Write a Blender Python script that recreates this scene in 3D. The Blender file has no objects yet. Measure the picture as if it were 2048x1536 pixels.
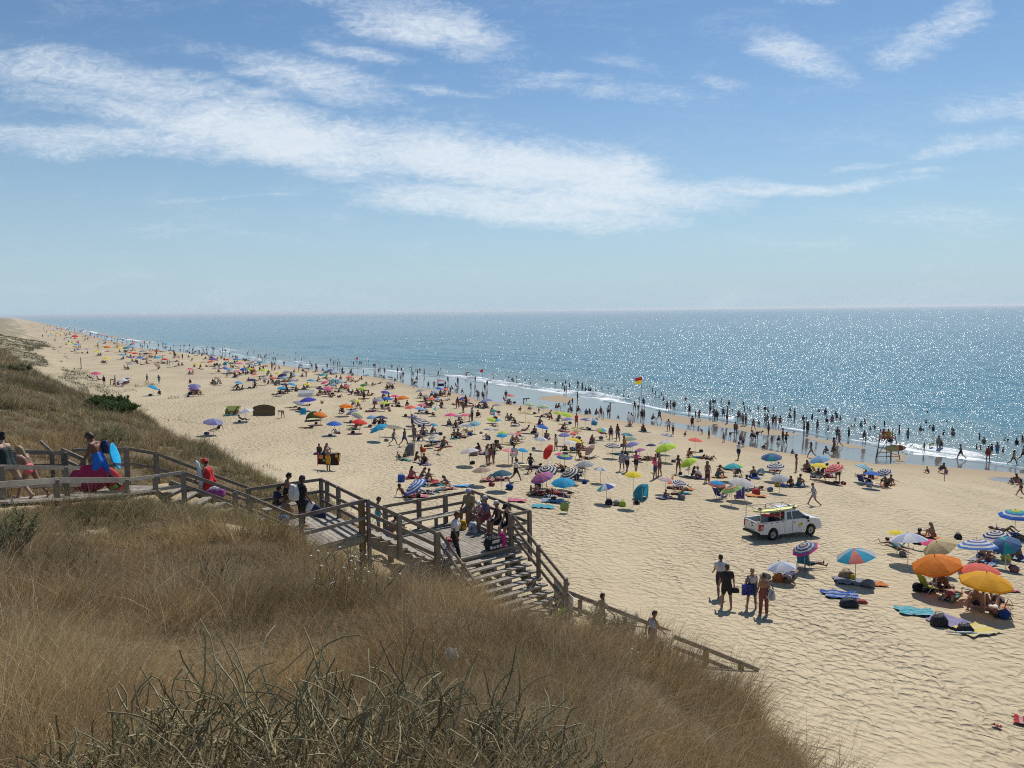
import bpy, bmesh, math, random
import numpy as np
from mathutils import Vector, Matrix, Quaternion
R = math.radians
random.seed(7); rng = np.random.default_rng(11)
scene = bpy.context.scene
COL = scene.collection

# ------------------------------------------------------------------ camera
F_PX, CX, CY = 1535.0, 1024.0, 768.0
CAM = np.array([0.0, 0.0, 16.5])
PITCH, ROLL = R(5.47), R(0.67)
_F = np.array([0, math.cos(PITCH), -math.sin(PITCH)])
_R0 = np.array([1.0, 0, 0]); _U0 = np.array([0, math.sin(PITCH), math.cos(PITCH)])
_R = _R0*math.cos(ROLL) - _U0*math.sin(ROLL)
_U = _U0*math.cos(ROLL) + _R0*math.sin(ROLL)
cam_d = bpy.data.cameras.new('camera'); cam = bpy.data.objects.new('camera', cam_d); COL.objects.link(cam)
cam_d.sensor_width = 36; cam_d.lens = F_PX/2048*36; cam_d.clip_end = 60000; cam_d.clip_start = 0.1
cam.matrix_world = Matrix(((_R[0], _U[0], -_F[0], CAM[0]), (_R[1], _U[1], -_F[1], CAM[1]), (_R[2], _U[2], -_F[2], CAM[2]), (0, 0, 0, 1)))
scene.camera = cam

def ray(px, py):
    return _F + _R*((px-CX)/F_PX) - _U*((py-CY)/F_PX)
def at_depth(px, py, d):
    """point on the sight line at depth d (metres along +Y)"""
    r = ray(px, py); return CAM + r*(d/r[1])
def at_z(px, py, z):
    r = ray(px, py); return CAM + r*((z-CAM[2])/r[2])
def project(p):
    q = np.asarray(p, float)-CAM; w = q@_F
    return CX+F_PX*(q@_R)/w, CY-F_PX*(q@_U)/w

# ------------------------------------------------------------------ noise
def _h(ix, iy, s):
    n = (ix.astype(np.int64)*374761393 + iy.astype(np.int64)*668265263 + s*1274126177) & 0x7fffffff
    n = ((n ^ (n >> 13))*1274126177) & 0x7fffffff
    return ((n ^ (n >> 16)) & 0xffff)/65535.0
def vnoise(x, y, s=0):
    x = np.asarray(x, float); y = np.asarray(y, float)
    ix, iy = np.floor(x), np.floor(y); fx, fy = x-ix, y-iy
    fx, fy = fx*fx*(3-2*fx), fy*fy*(3-2*fy); ix, iy = ix.astype(np.int64), iy.astype(np.int64)
    a = _h(ix, iy, s)*(1-fx)+_h(ix+1, iy, s)*fx; b = _h(ix, iy+1, s)*(1-fx)+_h(ix+1, iy+1, s)*fx
    return a*(1-fy)+b*fy
def fbm(x, y, s=0, o=4):
    t, a, n = 0, .5, 0
    for i in range(o):
        t = t+a*vnoise(x*2**i, y*2**i, s+i*17); n += a; a *= .5
    return t/n
def sstep(a, b, x):
    t = np.clip((np.asarray(x, float)-a)/(b-a), 0, 1); return t*t*(3-2*t)

# ------------------------------------------------------------------ the shore: u along the coast, v towards the sea
UD = np.array([-.545, .839]); VD = np.array([.839, .545])
def uv(x, y): return x*UD[0]+y*UD[1], x*VD[0]+y*VD[1]
def xy(u, v): return u*UD[0]+v*VD[0], u*UD[1]+v*VD[1]
WATERLINE = [(2048,936),(1987,925),(1916,915),(1838,903),(1795,895),(1736,885),(1681,876),(1640,867),(1550,852),(1468,840),(1400,830),(1331,820),(1267,809),(1215,800),(1160,791),(1105,784),(1050,777),(1009,771),(977,766),(940,757),(892,753.5),(851,751),(797,743),(756,738),(660,733.5),(598,727.5),(557,722),(509,716),(461,706),(420,698),(330,690.5),(276,687),(229,679),(167,664),(128,653)]
_w = np.array([uv(*at_z(px, py, 0.0)[:2]) for px, py in WATERLINE]); _w = _w[np.argsort(_w[:, 0])]
_wu = np.concatenate([[-400, -60], _w[:, 0], [1600, 6000]]); _wv = np.concatenate([[_w[0, 1]-6, _w[0, 1]-3], _w[:, 1], [60, 60]])
def shore_v(u):
    return np.interp(u, _wu, _wv)
def beach_z(x, y):
    u, v = uv(np.asarray(x, float), np.asarray(y, float)); vs = shore_v(u)
    near = np.interp(v, [-40, 0, 10, 13, 15, 17.5, 20, 24, 35, 50], [9, 8.6, 7.2, 6.6, 6.1, 5.35, 4.8, 4.35, 3.9, 2.9])
    far = np.interp(v, [-60, -7, 0, 5, 10, 14, 24, 35, 50], [10.5, 8.6, 7.0, 5.7, 4.9, 4.45, 4.2, 3.9, 2.9])
    hum = (fbm(u/22, v/9, 5)-.5)*2.6*sstep(12, -2, v)*sstep(60, 120, u)
    w = sstep(40, 75, u); up = near*(1-w)+(far+hum)*w
    f = (v-50)/(vs-50)
    low = np.where(f <= 1, np.interp(f, [0, .55, .75, 1], [2.9, .85, .38, 0.0]), -0.05*(v-vs))
    low = np.maximum(low, -4)
    z = np.where(v < 50, up, low)
    return z+(fbm(u/9, v/6, 9, 3)-.5)*.22*sstep(.35, .1, np.maximum(f, 0))

# ------------------------------------------------------------------ the dune the photograph was taken from: profiles by bearing t = x/y
DUNE = {
 -1.05: [(1,15.1),(2.5,14.9),(8,13.9),(15,13),(18,12.6),(22,12.6),(30,13),(45,14),(70,15),(95,13.5),(130,6)],
 -.83: [(1,15.1),(2.5,14.9),(8,13.8),(15,12.7),(18,12.3),(22,12.1),(30,12.6),(45,13.5),(70,14.3),(90,13.2),(110,9),(130,5)],
 -.667: [(1,15.1),(2.5,14.95),(4,14.5),(7,13.75),(11,13.0),(15,12.35),(17.5,12.0),(19,11.75),(22,11.5),(26,11.9),(32,12.5),(45,13.0),(60,13.4),(75,13.4),(85,12.3),(100,8.5),(115,3),(130,-9)],
 -.504: [(1,15.1),(2.5,14.95),(4,14.4),(7,13.55),(11,12.65),(15,12.0),(19,11.55),(21,11.1),(24,10.8),(27,10.85),(32,11.05),(38,11.2),(44,11.2),(50,10.3),(58,8),(70,4.5),(80,2.5),(130,-9)],
 -.406: [(1,15.1),(2.5,14.9),(4,14.35),(7,13.5),(11,12.65),(15,12.2),(19,11.55),(22,10.55),(25,9.9),(28,9.9),(32,10.4),(35,10.6),(40,9),(48,6),(58,4),(70,2.5),(130,-9)],
 -.341: [(1,15.1),(2.5,14.9),(4,14.35),(7,13.5),(11,12.65),(15,12.0),(19,11.3),(22,10.3),(25,9.0),(28,8.8),(31,9.5),(33,9.7),(37,8.2),(45,5),(55,3.5),(70,2.5),(130,-9)],
 -.263: [(1,15.1),(2.5,14.9),(4,14.35),(7,13.5),(11,12.55),(15,11.6),(19,10.4),(21,9.75),(24,8.4),(28,8.4),(31,9.1),(33,8.6),(38,6),(46,4.3),(55,3),(70,2.5),(130,-9)],
 -.198: [(1,15.1),(2.5,14.9),(4,14.4),(7,13.55),(11,12.45),(15,11.2),(18,10.2),(20,9.5),(22.5,8.2),(26,7.4),(29,7.7),(31,7.8),(34,6.5),(40,4.8),(50,3),(70,2),(130,-9)],
 -.113: [(1,15.1),(2.5,14.95),(4,14.45),(7,13.6),(11,12.4),(15,11.05),(18.5,9.75),(20.5,8.5),(24,7.1),(27,6.6),(30,6.2),(34,5.4),(40,4.2),(50,2.5),(130,-9)],
 -.048: [(1,15.1),(2.5,14.95),(4,14.45),(7,13.6),(11,12.3),(15,10.85),(17,10.15),(20,8.5),(23,7.0),(26,6.2),(30,5.4),(36,4.0),(45,2.5),(130,-9)],
 .017: [(1,15.1),(2.5,14.95),(4,14.4),(7,13.5),(11,12.05),(15.5,10.3),(18.5,8.7),(21,7.1),(24,6.1),(27,5.4),(32,4.4),(40,2.5),(130,-9)],
 .069: [(1,15.1),(2.5,14.9),(4,14.3),(7,13.3),(11,11.85),(15,10.25),(18,8.6),(21,6.8),(24,5.5),(28,4.2),(36,2.5),(130,-9)],
 .128: [(1,15.1),(2.5,14.9),(4,14.15),(7,13.15),(11,11.6),(14.5,10.15),(17,8.8),(20,6.6),(23,5.0),(28,3.6),(36,2),(130,-9)],
 .18: [(1,15.1),(2.5,14.85),(4,14.05),(7,13.0),(10,11.9),(13.5,10.4),(16,8.9),(19,6.6),(22,4.8),(27,3.2),(36,2),(130,-9)],
 .245: [(1,15.1),(2.5,14.75),(4,13.95),(7,12.7),(11,11.05),(14,9.2),(17,7.0),(20,5.0),(24,3.4),(30,2.3),(130,-9)],
 .31: [(1,15.1),(2.5,14.7),(4,13.9),(6,13.0),(9,11.65),(12,9.7),(15,7.4),(18,5.2),(22,3.4),(28,2.2),(130,-9)],
 .375: [(1,15.1),(2.5,14.65),(4,13.85),(6.5,12.65),(9,10.9),(12,8.7),(15,6.4),(18,4.3),(24,2.2),(130,-9)],
 .44: [(1,15.1),(2.5,14.6),(4,13.9),(6,12.2),(9,9.8),(12,7.5),(15,5.4),(18,3.8),(24,2.2),(130,-9)],
 .505: [(1,15),(2.5,14.2),(4,13.0),(6,11.2),(9,8.8),(12,6.7),(15,4.8),(20,2.5),(130,-9)],
 .70: [(1,14.9),(2.5,13.7),(4,12.4),(6,10.6),(9,8.2),(12,6.1),(16,4.0),(20,2.3),(130,-9)],
 1.05: [(1,14.8),(2.5,13.4),(4,12.0),(6,10.0),(9,7.4),(12,5.4),(16,3.4),(20,2.0),(130,-9)],
}
_T = np.linspace(-1.05, 1.05, 526); _D = np.geomspace(.9, 130, 300)
_ts = np.array(sorted(DUNE))
_cols = np.array([np.interp(np.log(_D), np.log([p[0] for p in DUNE[t]]), [p[1] for p in DUNE[t]]) for t in _ts])
def _smooth(a, n, ax):
    for _ in range(n):
        p = np.pad(a, [(1, 1) if i == ax else (0, 0) for i in range(2)], mode='edge')
        s = [slice(None)]*2; s[ax] = slice(0, -2); l = p[tuple(s)]; s[ax] = slice(2, None); r_ = p[tuple(s)]
        a = .25*l+.5*a+.25*r_
    return a
_Z = np.array([np.interp(_T, _ts, _cols[:, j]) for j in range(len(_D))]).T
_Z = _smooth(_smooth(_Z, 14, 0), 5, 1)
_TT, _DD = np.meshgrid(_T, _D, indexing='ij')
_XX = _TT*_DD
_hum = (fbm(_XX/3.1, _DD/3.1, 21, 3)-.5)*.55*sstep(3, 9, _DD)+(fbm(_XX/.7, _DD/.7, 31, 2)-.5)*.13*sstep(1.5, 4, _DD)
_Z = _Z-.50*sstep(-.17, -.06, _TT)*sstep(.22, .12, _TT)*sstep(5, 16, _DD)*sstep(27, 20, _DD)-.18*sstep(-.26, -.2, _TT)*sstep(-.06, -.12, _TT)*sstep(9, 15, _DD)*sstep(26, 20, _DD)
_Z = _Z+_hum*(1-.6*sstep(16, 20, _DD)*sstep(34, 28, _DD))
def dune_z(x, y):
    x = np.asarray(x, float); y = np.asarray(y, float)
    yy = np.maximum(y, .91); t = np.clip(x/yy, -1.049, 1.049)
    fi = (t+1.05)/(2.1)*(len(_T)-1); fj = np.log(np.clip(yy, .91, 129)/.9)/np.log(130/.9)*(len(_D)-1)
    i = np.clip(fi.astype(int), 0, len(_T)-2); j = np.clip(fj.astype(int), 0, len(_D)-2); a, b = fi-i, fj-j
    z = (_Z[i, j]*(1-a)+_Z[i+1, j]*a)*(1-b)+(_Z[i, j+1]*(1-a)+_Z[i+1, j+1]*a)*b
    return np.where((yy > 128) | (np.abs(x/yy) > 1.05), -5, z)
def ground_z(x, y): return np.maximum(beach_z(x, y), dune_z(x, y))
def on_ground(px, py, lift=0.0, floor=None, skip=0.0):
    """where the sight line through a pixel of the photo meets the ground (raised by lift)"""
    r = ray(px, py); r = r/r[1]
    d = np.concatenate([np.arange(max(1.2, skip), 130, .05), np.geomspace(130, 4000, 4000)])
    x, y, z = r[0]*d, d, CAM[2]+r[2]*d
    g = np.maximum(ground_z(x, y), 0.0 if floor is None else floor)+lift
    k = np.argmax(z <= g)
    if z[k] > g[k]: k = len(d)-1
    if k:
        a, b = z[k-1]-g[k-1], g[k]-z[k]; f = a/(a+b+1e-9); dd = d[k-1]*(1-f)+d[k]*f
    else: dd = d[0]
    return np.array([r[0]*dd, dd, CAM[2]+r[2]*dd-lift])
def on_beach(px, py, lift=0.0):
    """same, but looks past the dune: beach and sea only"""
    r = ray(px, py); r = r/r[1]
    d = np.concatenate([np.arange(14, 130, .05), np.geomspace(130, 4000, 4000)])
    x, y, z = r[0]*d, d, CAM[2]+r[2]*d
    g = np.maximum(beach_z(x, y), 0.0)+lift
    k = int(np.argmax(z <= g)); k = max(k, 1)
    a, b = z[k-1]-g[k-1], g[k]-z[k]; f = a/(a+b+1e-9); dd = d[k-1]*(1-f)+d[k]*f
    return np.array([r[0]*dd, dd, CAM[2]+r[2]*dd-lift])

# ------------------------------------------------------------------ node and mesh helpers
def new_mat(name):
    m = bpy.data.materials.new(name); m.use_nodes = True; nt = m.node_tree
    return m, nt, nt.nodes['Principled BSDF']
def N(nt, typ, **kw):
    n = nt.nodes.new(typ)
    for k, v in kw.items():
        if k.startswith('i_'):
            n.inputs[k[2:].replace('_', ' ')].default_value = v
        else: setattr(n, k, v)
    return n
def L(nt, a, b): nt.links.new(a, b)
def S(nt, v):
    if hasattr(v, 'is_output'): return v
    n = nt.nodes.new('ShaderNodeValue'); n.outputs[0].default_value = v; return n.outputs[0]
def MA(nt, op, a, b=None, c=None, clamp=False):
    n = nt.nodes.new('ShaderNodeMath'); n.operation = op; n.use_clamp = clamp
    for i, v in enumerate((a, b, c)):
        if v is None: continue
        if hasattr(v, 'is_output'): nt.links.new(v, n.inputs[i])
        else: n.inputs[i].default_value = v
    return n.outputs[0]
def MIXC(nt, f, a, b, blend='MIX'):
    n = nt.nodes.new('ShaderNodeMix'); n.data_type = 'RGBA'; n.blend_type = blend
    for i, v in ((0, f), (6, a), (7, b)):
        if hasattr(v, 'is_output'): nt.links.new(v, n.inputs[i])
        elif i == 0: n.inputs[0].default_value = v
        else: n.inputs[i].default_value = (*v, 1) if len(v) == 3 else v
    return n.outputs[2]
def MR(nt, v, a, b, c=0.0, d=1.0, smooth=True):
    n = nt.nodes.new('ShaderNodeMapRange'); n.interpolation_type = 'SMOOTHSTEP' if smooth else 'LINEAR'
    nt.links.new(v, n.inputs[0])
    for i, x in enumerate((a, b, c, d)): n.inputs[i+1].default_value = x
    return n.outputs[0]
def NOISE(nt, vec, scale, detail=3, rough=.55, dist=0.0):
    n = nt.nodes.new('ShaderNodeTexNoise'); n.inputs['Scale'].default_value = scale; n.inputs['Detail'].default_value = detail
    n.inputs['Roughness'].default_value = rough; n.inputs['Distortion'].default_value = dist
    if vec is not None: nt.links.new(vec, n.inputs['Vector'])
    return n.outputs['Fac']
def POS(nt, obj=False):
    if obj: return nt.nodes.new('ShaderNodeTexCoord').outputs['Object']
    return nt.nodes.new('ShaderNodeNewGeometry').outputs['Position']
def VSCALE(nt, v, s, rotz=0.0):
    n = nt.nodes.new('ShaderNodeMapping'); nt.links.new(v, n.inputs['Vector']); n.inputs['Scale'].default_value = s; n.inputs['Rotation'].default_value = (0, 0, rotz)
    return n.outputs['Vector']
def ATTR(nt, name):
    n = nt.nodes.new('ShaderNodeAttribute'); n.attribute_name = name; return n
_mats = {}
def plain(name, c, rough=.75, var=.12, scale=6.0, metal=0.0, translucent=0.0, spec=.35, obj=True, bump=0.0):
    """a simple procedural surface: colour broken up by noise, optional light coming through"""
    if name in _mats: return _mats[name]
    m, nt, p = new_mat(name)
    f = NOISE(nt, POS(nt, obj), scale, 4)
    lo = tuple(max(0, x*(1-var)) for x in c); hi = tuple(min(1, x*(1+var)) for x in c)
    col = MIXC(nt, MR(nt, f, .3, .7), lo, hi)
    L(nt, col, p.inputs['Base Color']); p.inputs['Roughness'].default_value = rough; p.inputs['Metallic'].default_value = metal
    p.inputs['Specular IOR Level'].default_value = spec
    if bump:
        b = N(nt, 'ShaderNodeBump'); b.inputs['Strength'].default_value = .6; b.inputs['Distance'].default_value = bump
        L(nt, f, b.inputs['Height']); L(nt, b.outputs[0], p.inputs['Normal'])
    if translucent:
        t = N(nt, 'ShaderNodeBsdfTranslucent'); L(nt, col, t.inputs['Color'])
        mx = N(nt, 'ShaderNodeMixShader'); mx.inputs[0].default_value = translucent
        L(nt, p.outputs[0], mx.inputs[1]); L(nt, t.outputs[0], mx.inputs[2]); L(nt, mx.outputs[0], nt.nodes['Material Output'].inputs['Surface'])
    _mats[name] = m; return m

def mesh_np(name, verts, faces, smooth=False):
    """verts (n,3) array, faces (m,k) int array with equal k"""
    me = bpy.data.meshes.new(name); v = np.asarray(verts, np.float32); f = np.asarray(faces, np.int32)
    me.vertices.add(len(v)); me.vertices.foreach_set('co', v.ravel())
    k = f.shape[1]; me.loops.add(f.size); me.loops.foreach_set('vertex_index', f.ravel())
    me.polygons.add(len(f)); me.polygons.foreach_set('loop_start', np.arange(0, f.size, k, dtype=np.int32))
    if smooth: me.polygons.foreach_set('use_smooth', np.ones(len(f), bool))
    me.update(calc_edges=True); return me
def fattr(me, name, data, domain='POINT'):
    a = me.attributes.new(name, 'FLOAT', domain); a.data.foreach_set('value', np.asarray(data, np.float32).ravel())
def cattr(me, name, rgb):
    a = me.attributes.new(name, 'FLOAT_COLOR', 'POINT'); d = np.ones((len(rgb), 4), np.float32); d[:, :3] = rgb; a.data.foreach_set('color', d.ravel())
def link(name, me, mat=None, parent=None):
    o = bpy.data.objects.new(name, me)
    if mat is not None:
        for m in (mat if isinstance(mat, (list, tuple)) else [mat]): me.materials.append(m)
    COL.objects.link(o)
    if parent is not None: o.parent = parent
    return o
def tag(o, label=None, cat=None, group=None, kind=None):
    if label: o['label'] = label
    if cat: o['category'] = cat
    if group: o['group'] = group
    if kind: o['kind'] = kind
    return o
def empty(name, loc=(0, 0, 0), rz=0.0):
    o = bpy.data.objects.new(name, None); o.empty_display_size = .2; COL.objects.link(o); o.location = tuple(loc); o.rotation_euler = (0, 0, rz); return o
def grid_faces(n, m):
    i, j = np.meshgrid(np.arange(n-1), np.arange(m-1), indexing='ij'); a = (i*m+j).ravel()
    return np.stack([a, a+m, a+m+1, a+1], 1)
class MB:
    """collects simple shapes into one mesh"""
    def __init__(s): s.v, s.f, s.m = [], [], []
    def add(s, v, f, mi=0):
        o = len(s.v); s.v += [tuple(map(float, p)) for p in v]; s.f += [tuple(i+o for i in q) for q in f]; s.m += [mi]*len(f)
    def hexa(s, c, mi=0):
        s.add(c, [(3, 2, 1, 0), (4, 5, 6, 7), (0, 1, 5, 4), (1, 2, 6, 5), (2, 3, 7, 6), (3, 0, 4, 7)], mi)
    def box(s, c, sz, rz=0.0, mi=0):
        x, y, z = (q/2 for q in sz); co, si = math.cos(rz), math.sin(rz)
        s.hexa([(c[0]+a*co-b*si, c[1]+a*si+b*co, c[2]+d) for d in (-z, z) for a, b in ((-x, -y), (x, -y), (x, y), (-x, y))], mi)
    def beam(s, p, q, w, h, mi=0, up=(0, 0, 1)):
        """bar of width w (sideways) and height h along p-q"""
        p, q = Vector(p), Vector(q); d = (q-p).normalized(); si = d.cross(Vector(up))
        if si.length < 1e-4: si = d.cross(Vector((0, 1, 0)))
        si.normalize(); u = si.cross(d); a, b = si*w/2, u*h/2
        s.hexa([p-a-b, p+a-b, p+a+b, p-a+b, q-a-b, q+a-b, q+a+b, q-a+b], mi)
    def tube(s, pts, rad, n=8, mi=0, cap=True):
        pts = [Vector(p) for p in pts]; rad = rad if isinstance(rad, (list, tuple)) else [rad]*len(pts)
        o = len(s.v); prev = None
        for i, p in enumerate(pts):
            d = (pts[min(i+1, len(pts)-1)]-pts[max(i-1, 0)]).normalized()
            if prev is None:
                a = d.cross(Vector((0, 0, 1)));
                if a.length < 1e-3: a = d.cross(Vector((1, 0, 0)))
            else: a = prev-d*prev.dot(d)
            a.normalize(); prev = a; b = d.cross(a)
            for k in range(n):
                t = 2*math.pi*k/n; s.v.append(tuple(p+(a*math.cos(t)+b*math.sin(t))*rad[i]))
        for i in range(len(pts)-1):
            for k in range(n): s.f.append((o+i*n+k, o+i*n+(k+1) % n, o+(i+1)*n+(k+1) % n, o+(i+1)*n+k)); s.m.append(mi)
        if cap:
            s.f.append(tuple(o+k for k in range(n-1, -1, -1))); s.f.append(tuple(o+(len(pts)-1)*n+k for k in range(n))); s.m += [mi, mi]
    def ball(s, c, r, nu=12, nv=8, mi=0, rot=None):
        r = r if isinstance(r, (list, tuple)) else (r, r, r); o = len(s.v); c = Vector(c)
        for i in range(nv+1):
            th = math.pi*i/nv
            for k in range(nu):
                ph = 2*math.pi*k/nu; p = Vector((r[0]*math.sin(th)*math.cos(ph), r[1]*math.sin(th)*math.sin(ph), r[2]*math.cos(th)))
                s.v.append(tuple(c+(rot @ p if rot else p)))
        for i in range(nv):
            for k in range(nu): s.f.append((o+i*nu+k, o+(i+1)*nu+k, o+(i+1)*nu+(k+1) % nu, o+i*nu+(k+1) % nu)); s.m.append(mi)
    def mesh(s, name, smooth=False, bevel=0.0):
        me = bpy.data.meshes.new(name); me.from_pydata(s.v, [], s.f); me.polygons.foreach_set('material_index', s.m)
        if bevel:
            bm = bmesh.new(); bm.from_mesh(me); bmesh.ops.remove_doubles(bm, verts=bm.verts, dist=1e-5)
            ed = [e for e in bm.edges if len(e.link_faces) == 2 and e.calc_face_angle(0) > .6]
            bmesh.ops.bevel(bm, geom=ed, offset=bevel, segments=2, affect='EDGES', profile=.7, clamp_overlap=True); bm.to_mesh(me); bm.free()
        if smooth: me.polygons.foreach_set('use_smooth', [True]*len(me.polygons))
        me.update(); return me
    def build(s, name, mat, parent=None, smooth=False, bevel=0.0):
        return link(name, s.mesh(name, smooth, bevel), mat, parent)

# ------------------------------------------------------------------ sun, sky
SUN_EL, SUN_AZ = R(52), R(26.5)
SUN = Vector((math.sin(SUN_AZ)*math.cos(SUN_EL), math.cos(SUN_AZ)*math.cos(SUN_EL), math.sin(SUN_EL)))
sd = bpy.data.lights.new('sun', 'SUN'); sd.energy = 4.3; sd.angle = R(.53); sd.color = (1, .955, .88)
so = bpy.data.objects.new('sun', sd); COL.objects.link(so); so.rotation_euler = SUN.to_track_quat('Z', 'Y').to_euler()
world = bpy.data.worlds.new('World'); scene.world = world; world.use_nodes = True
def build_sky():
    nt = world.node_tree; bg = nt.nodes['Background']
    sky = N(nt, 'ShaderNodeTexSky', sky_type='NISHITA', sun_disc=False, sun_elevation=SUN_EL, sun_rotation=SUN_AZ, altitude=0, air_density=1.0, dust_density=.2, ozone_density=1.0)
    bg.inputs['Strength'].default_value = .088
    tc = N(nt, 'ShaderNodeTexCoord'); sp = N(nt, 'ShaderNodeSeparateXYZ'); L(nt, tc.outputs['Generated'], sp.inputs[0])
    yy = MA(nt, 'MAXIMUM', sp.outputs[1], .06)
    a = MA(nt, 'DIVIDE', sp.outputs[0], yy); e = MA(nt, 'DIVIDE', sp.outputs[2], yy)
    # damp sea air: the lowest sky pales to a cool grey blue
    hz = N(nt, 'ShaderNodeVectorMath', operation='SCALE'); L(nt, sky.outputs[0], hz.inputs[0]); hz.inputs['Scale'].default_value = 1.0
    el = MA(nt, 'ABSOLUTE', sp.outputs[2])
    low = MA(nt, 'POWER', MA(nt, 'SUBTRACT', 1.0, MA(nt, 'MULTIPLY', el, 2.9), clamp=True), 1.7)
    tint = MIXC(nt, 1.0, hz.outputs[0], (.73, .92, 1.05), 'MULTIPLY')
    L(nt, MIXC(nt, MA(nt, 'MULTIPLY', low, .96), tint, (5.1, 6.75, 8.05)), bg.inputs['Color'])
    def ae(px, py):
        r = ray(px, py); return r[0]/r[1], r[2]/r[1]
    cv = N(nt, 'ShaderNodeCombineXYZ'); L(nt, a, cv.inputs[0]); L(nt, e, cv.inputs[1])
    warp = NOISE(nt, VSCALE(nt, cv.outputs[0], (4, 9, 1)), 1.6, 4)
    warp2 = NOISE(nt, VSCALE(nt, cv.outputs[0], (5, 11, 1), .4), 1.3, 4)
    aw = MA(nt, 'ADD', a, MA(nt, 'MULTIPLY', MA(nt, 'SUBTRACT', warp, .5), .11)); ew = MA(nt, 'ADD', e, MA(nt, 'MULTIPLY', MA(nt, 'SUBTRACT', warp2, .5), .05))
    blobs = [(300,190,380,66,11,.80),(200,285,330,38,3,.72),(600,275,340,60,6,1.05),(1050,335,420,60,8,1.1),(1020,412,340,44,5,.95),(1530,374,310,18,0,.80),
             (600,150,240,38,16,.66),(850,52,255,50,14,.78),(720,112,140,16,8,.5),(1200,175,220,26,6,.56),(1610,122,120,40,18,.66),(1880,72,130,44,-24,.68),(1450,165,70,22,8,.4),
             (2010,212,130,28,-6,.62),(1960,285,140,25,-14,.56),(1715,333,110,8,-2,.55),(1860,352,110,9,2,.45),(2045,380,50,10,0,.5),(1850,452,330,48,-6,.30),(350,465,280,22,4,.26),(450,395,120,7,0,.44),(1000,252,100,16,4,.34),(1620,2,70,14,0,.5),(1240,130,110,14,10,.35),(60,130,150,40,8,.45),(900,180,120,9,3,.45),(1330,490,420,24,-3,.22)]
    tot = None
    for px, py, l, w, ang, amp in blobs:
        c = ae(px, py); an = R(-ang)
        dx = MA(nt, 'SUBTRACT', aw, c[0]); dy = MA(nt, 'SUBTRACT', ew, c[1])
        p = MA(nt, 'ADD', MA(nt, 'MULTIPLY', dx, math.cos(an)*F_PX/l), MA(nt, 'MULTIPLY', dy, math.sin(an)*F_PX/l))
        q = MA(nt, 'ADD', MA(nt, 'MULTIPLY', dx, -math.sin(an)*F_PX/w), MA(nt, 'MULTIPLY', dy, math.cos(an)*F_PX/w))
        rr = MA(nt, 'ADD', MA(nt, 'MULTIPLY', p, p), MA(nt, 'MULTIPLY', q, q))
        g = MA(nt, 'MULTIPLY', MA(nt, 'SUBTRACT', 1.0, MA(nt, 'MULTIPLY', rr, .62), clamp=True), amp)
        tot = g if tot is None else MA(nt, 'SMOOTH_MAX', tot, g, .25)
    n1 = NOISE(nt, VSCALE(nt, cv.outputs[0], (4.0, 17, 1), R(-10)), 1.4, 8, .60, .8)
    n2 = NOISE(nt, VSCALE(nt, cv.outputs[0], (26, 60, 1), R(24)), 1.8, 7, .7, 1.4)
    nn = MA(nt, 'ADD', MA(nt, 'MULTIPLY', n1, .65), MA(nt, 'MULTIPLY', n2, .35))
    dens = MA(nt, 'ADD', tot, MA(nt, 'MULTIPLY', MA(nt, 'SUBTRACT', nn, .5), 2.1))
    mask = MR(nt, dens, .12, 1.12)
    gate = MR(nt, tot, .0, .35); mask = MA(nt, 'MULTIPLY', mask, gate)
    fine = MA(nt, 'ADD', .72, MA(nt, 'MULTIPLY', n2, .5)); mask = MA(nt, 'MULTIPLY', mask, fine, clamp=True)
    mask = MA(nt, 'MULTIPLY', mask, .84)
    cb = N(nt, 'ShaderNodeBackground'); cb.inputs['Color'].default_value = (.80, .87, .93, 1); cb.inputs['Strength'].default_value = 1.0
    mx = N(nt, 'ShaderNodeMixShader'); L(nt, mask, mx.inputs[0]); L(nt, bg.outputs[0], mx.inputs[1]); L(nt, cb.outputs[0], mx.inputs[2])
    L(nt, mx.outputs[0], nt.nodes['World Output'].inputs['Surface'])
build_sky()
scene.view_settings.view_transform = 'Standard'; scene.view_settings.look = 'None'; scene.view_settings.exposure = 0; scene.view_settings.gamma = 1
scene.render.engine = 'CYCLES'
cy = scene.cycles
cy.max_bounces = 6; cy.diffuse_bounces = 2; cy.glossy_bounces = 2; cy.transmission_bounces = 3; cy.transparent_max_bounces = 6; cy.volume_bounces = 0
cy.caustics_reflective = False; cy.caustics_refractive = False
cy.use_denoising = False; cy.sample_clamp_direct = 34.0; cy.filter_width = 1.05
# ------------------------------------------------------------------ beach
def poly_mask(x, y, pix):
    """soft-free point in polygon test; the outline is traced on the photo and laid on the beach"""
    P = np.array([on_beach(px, py)[:2] for px, py, z in pix]); ins = np.zeros(x.shape, bool); n = len(P)
    for i in range(n):
        a, b = P[i], P[(i+1) % n]; c = ((a[1] > y) != (b[1] > y)); 
        with np.errstate(divide='ignore', invalid='ignore'):
            xi = (b[0]-a[0])*(y-a[1])/(b[1]-a[1]+1e-12)+a[0]
        ins ^= c & (x < xi)
    return ins
DRYLINE = [(1811,927),(1763,929),(1708,922),(1632,911),(1550,903),(1496,893),(1441,877),(1420,866),(1351,855),(1297,849),(1256,842),(1201,834),(1180,829),(1132,824),(1078,814),(1009,806),(955,799),(900,783),(831,774),(797,763),(742,753),(680,747),(618,739),(557,730),(488,720),(440,713),(354,704),(276,696),(171,669)]
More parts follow.
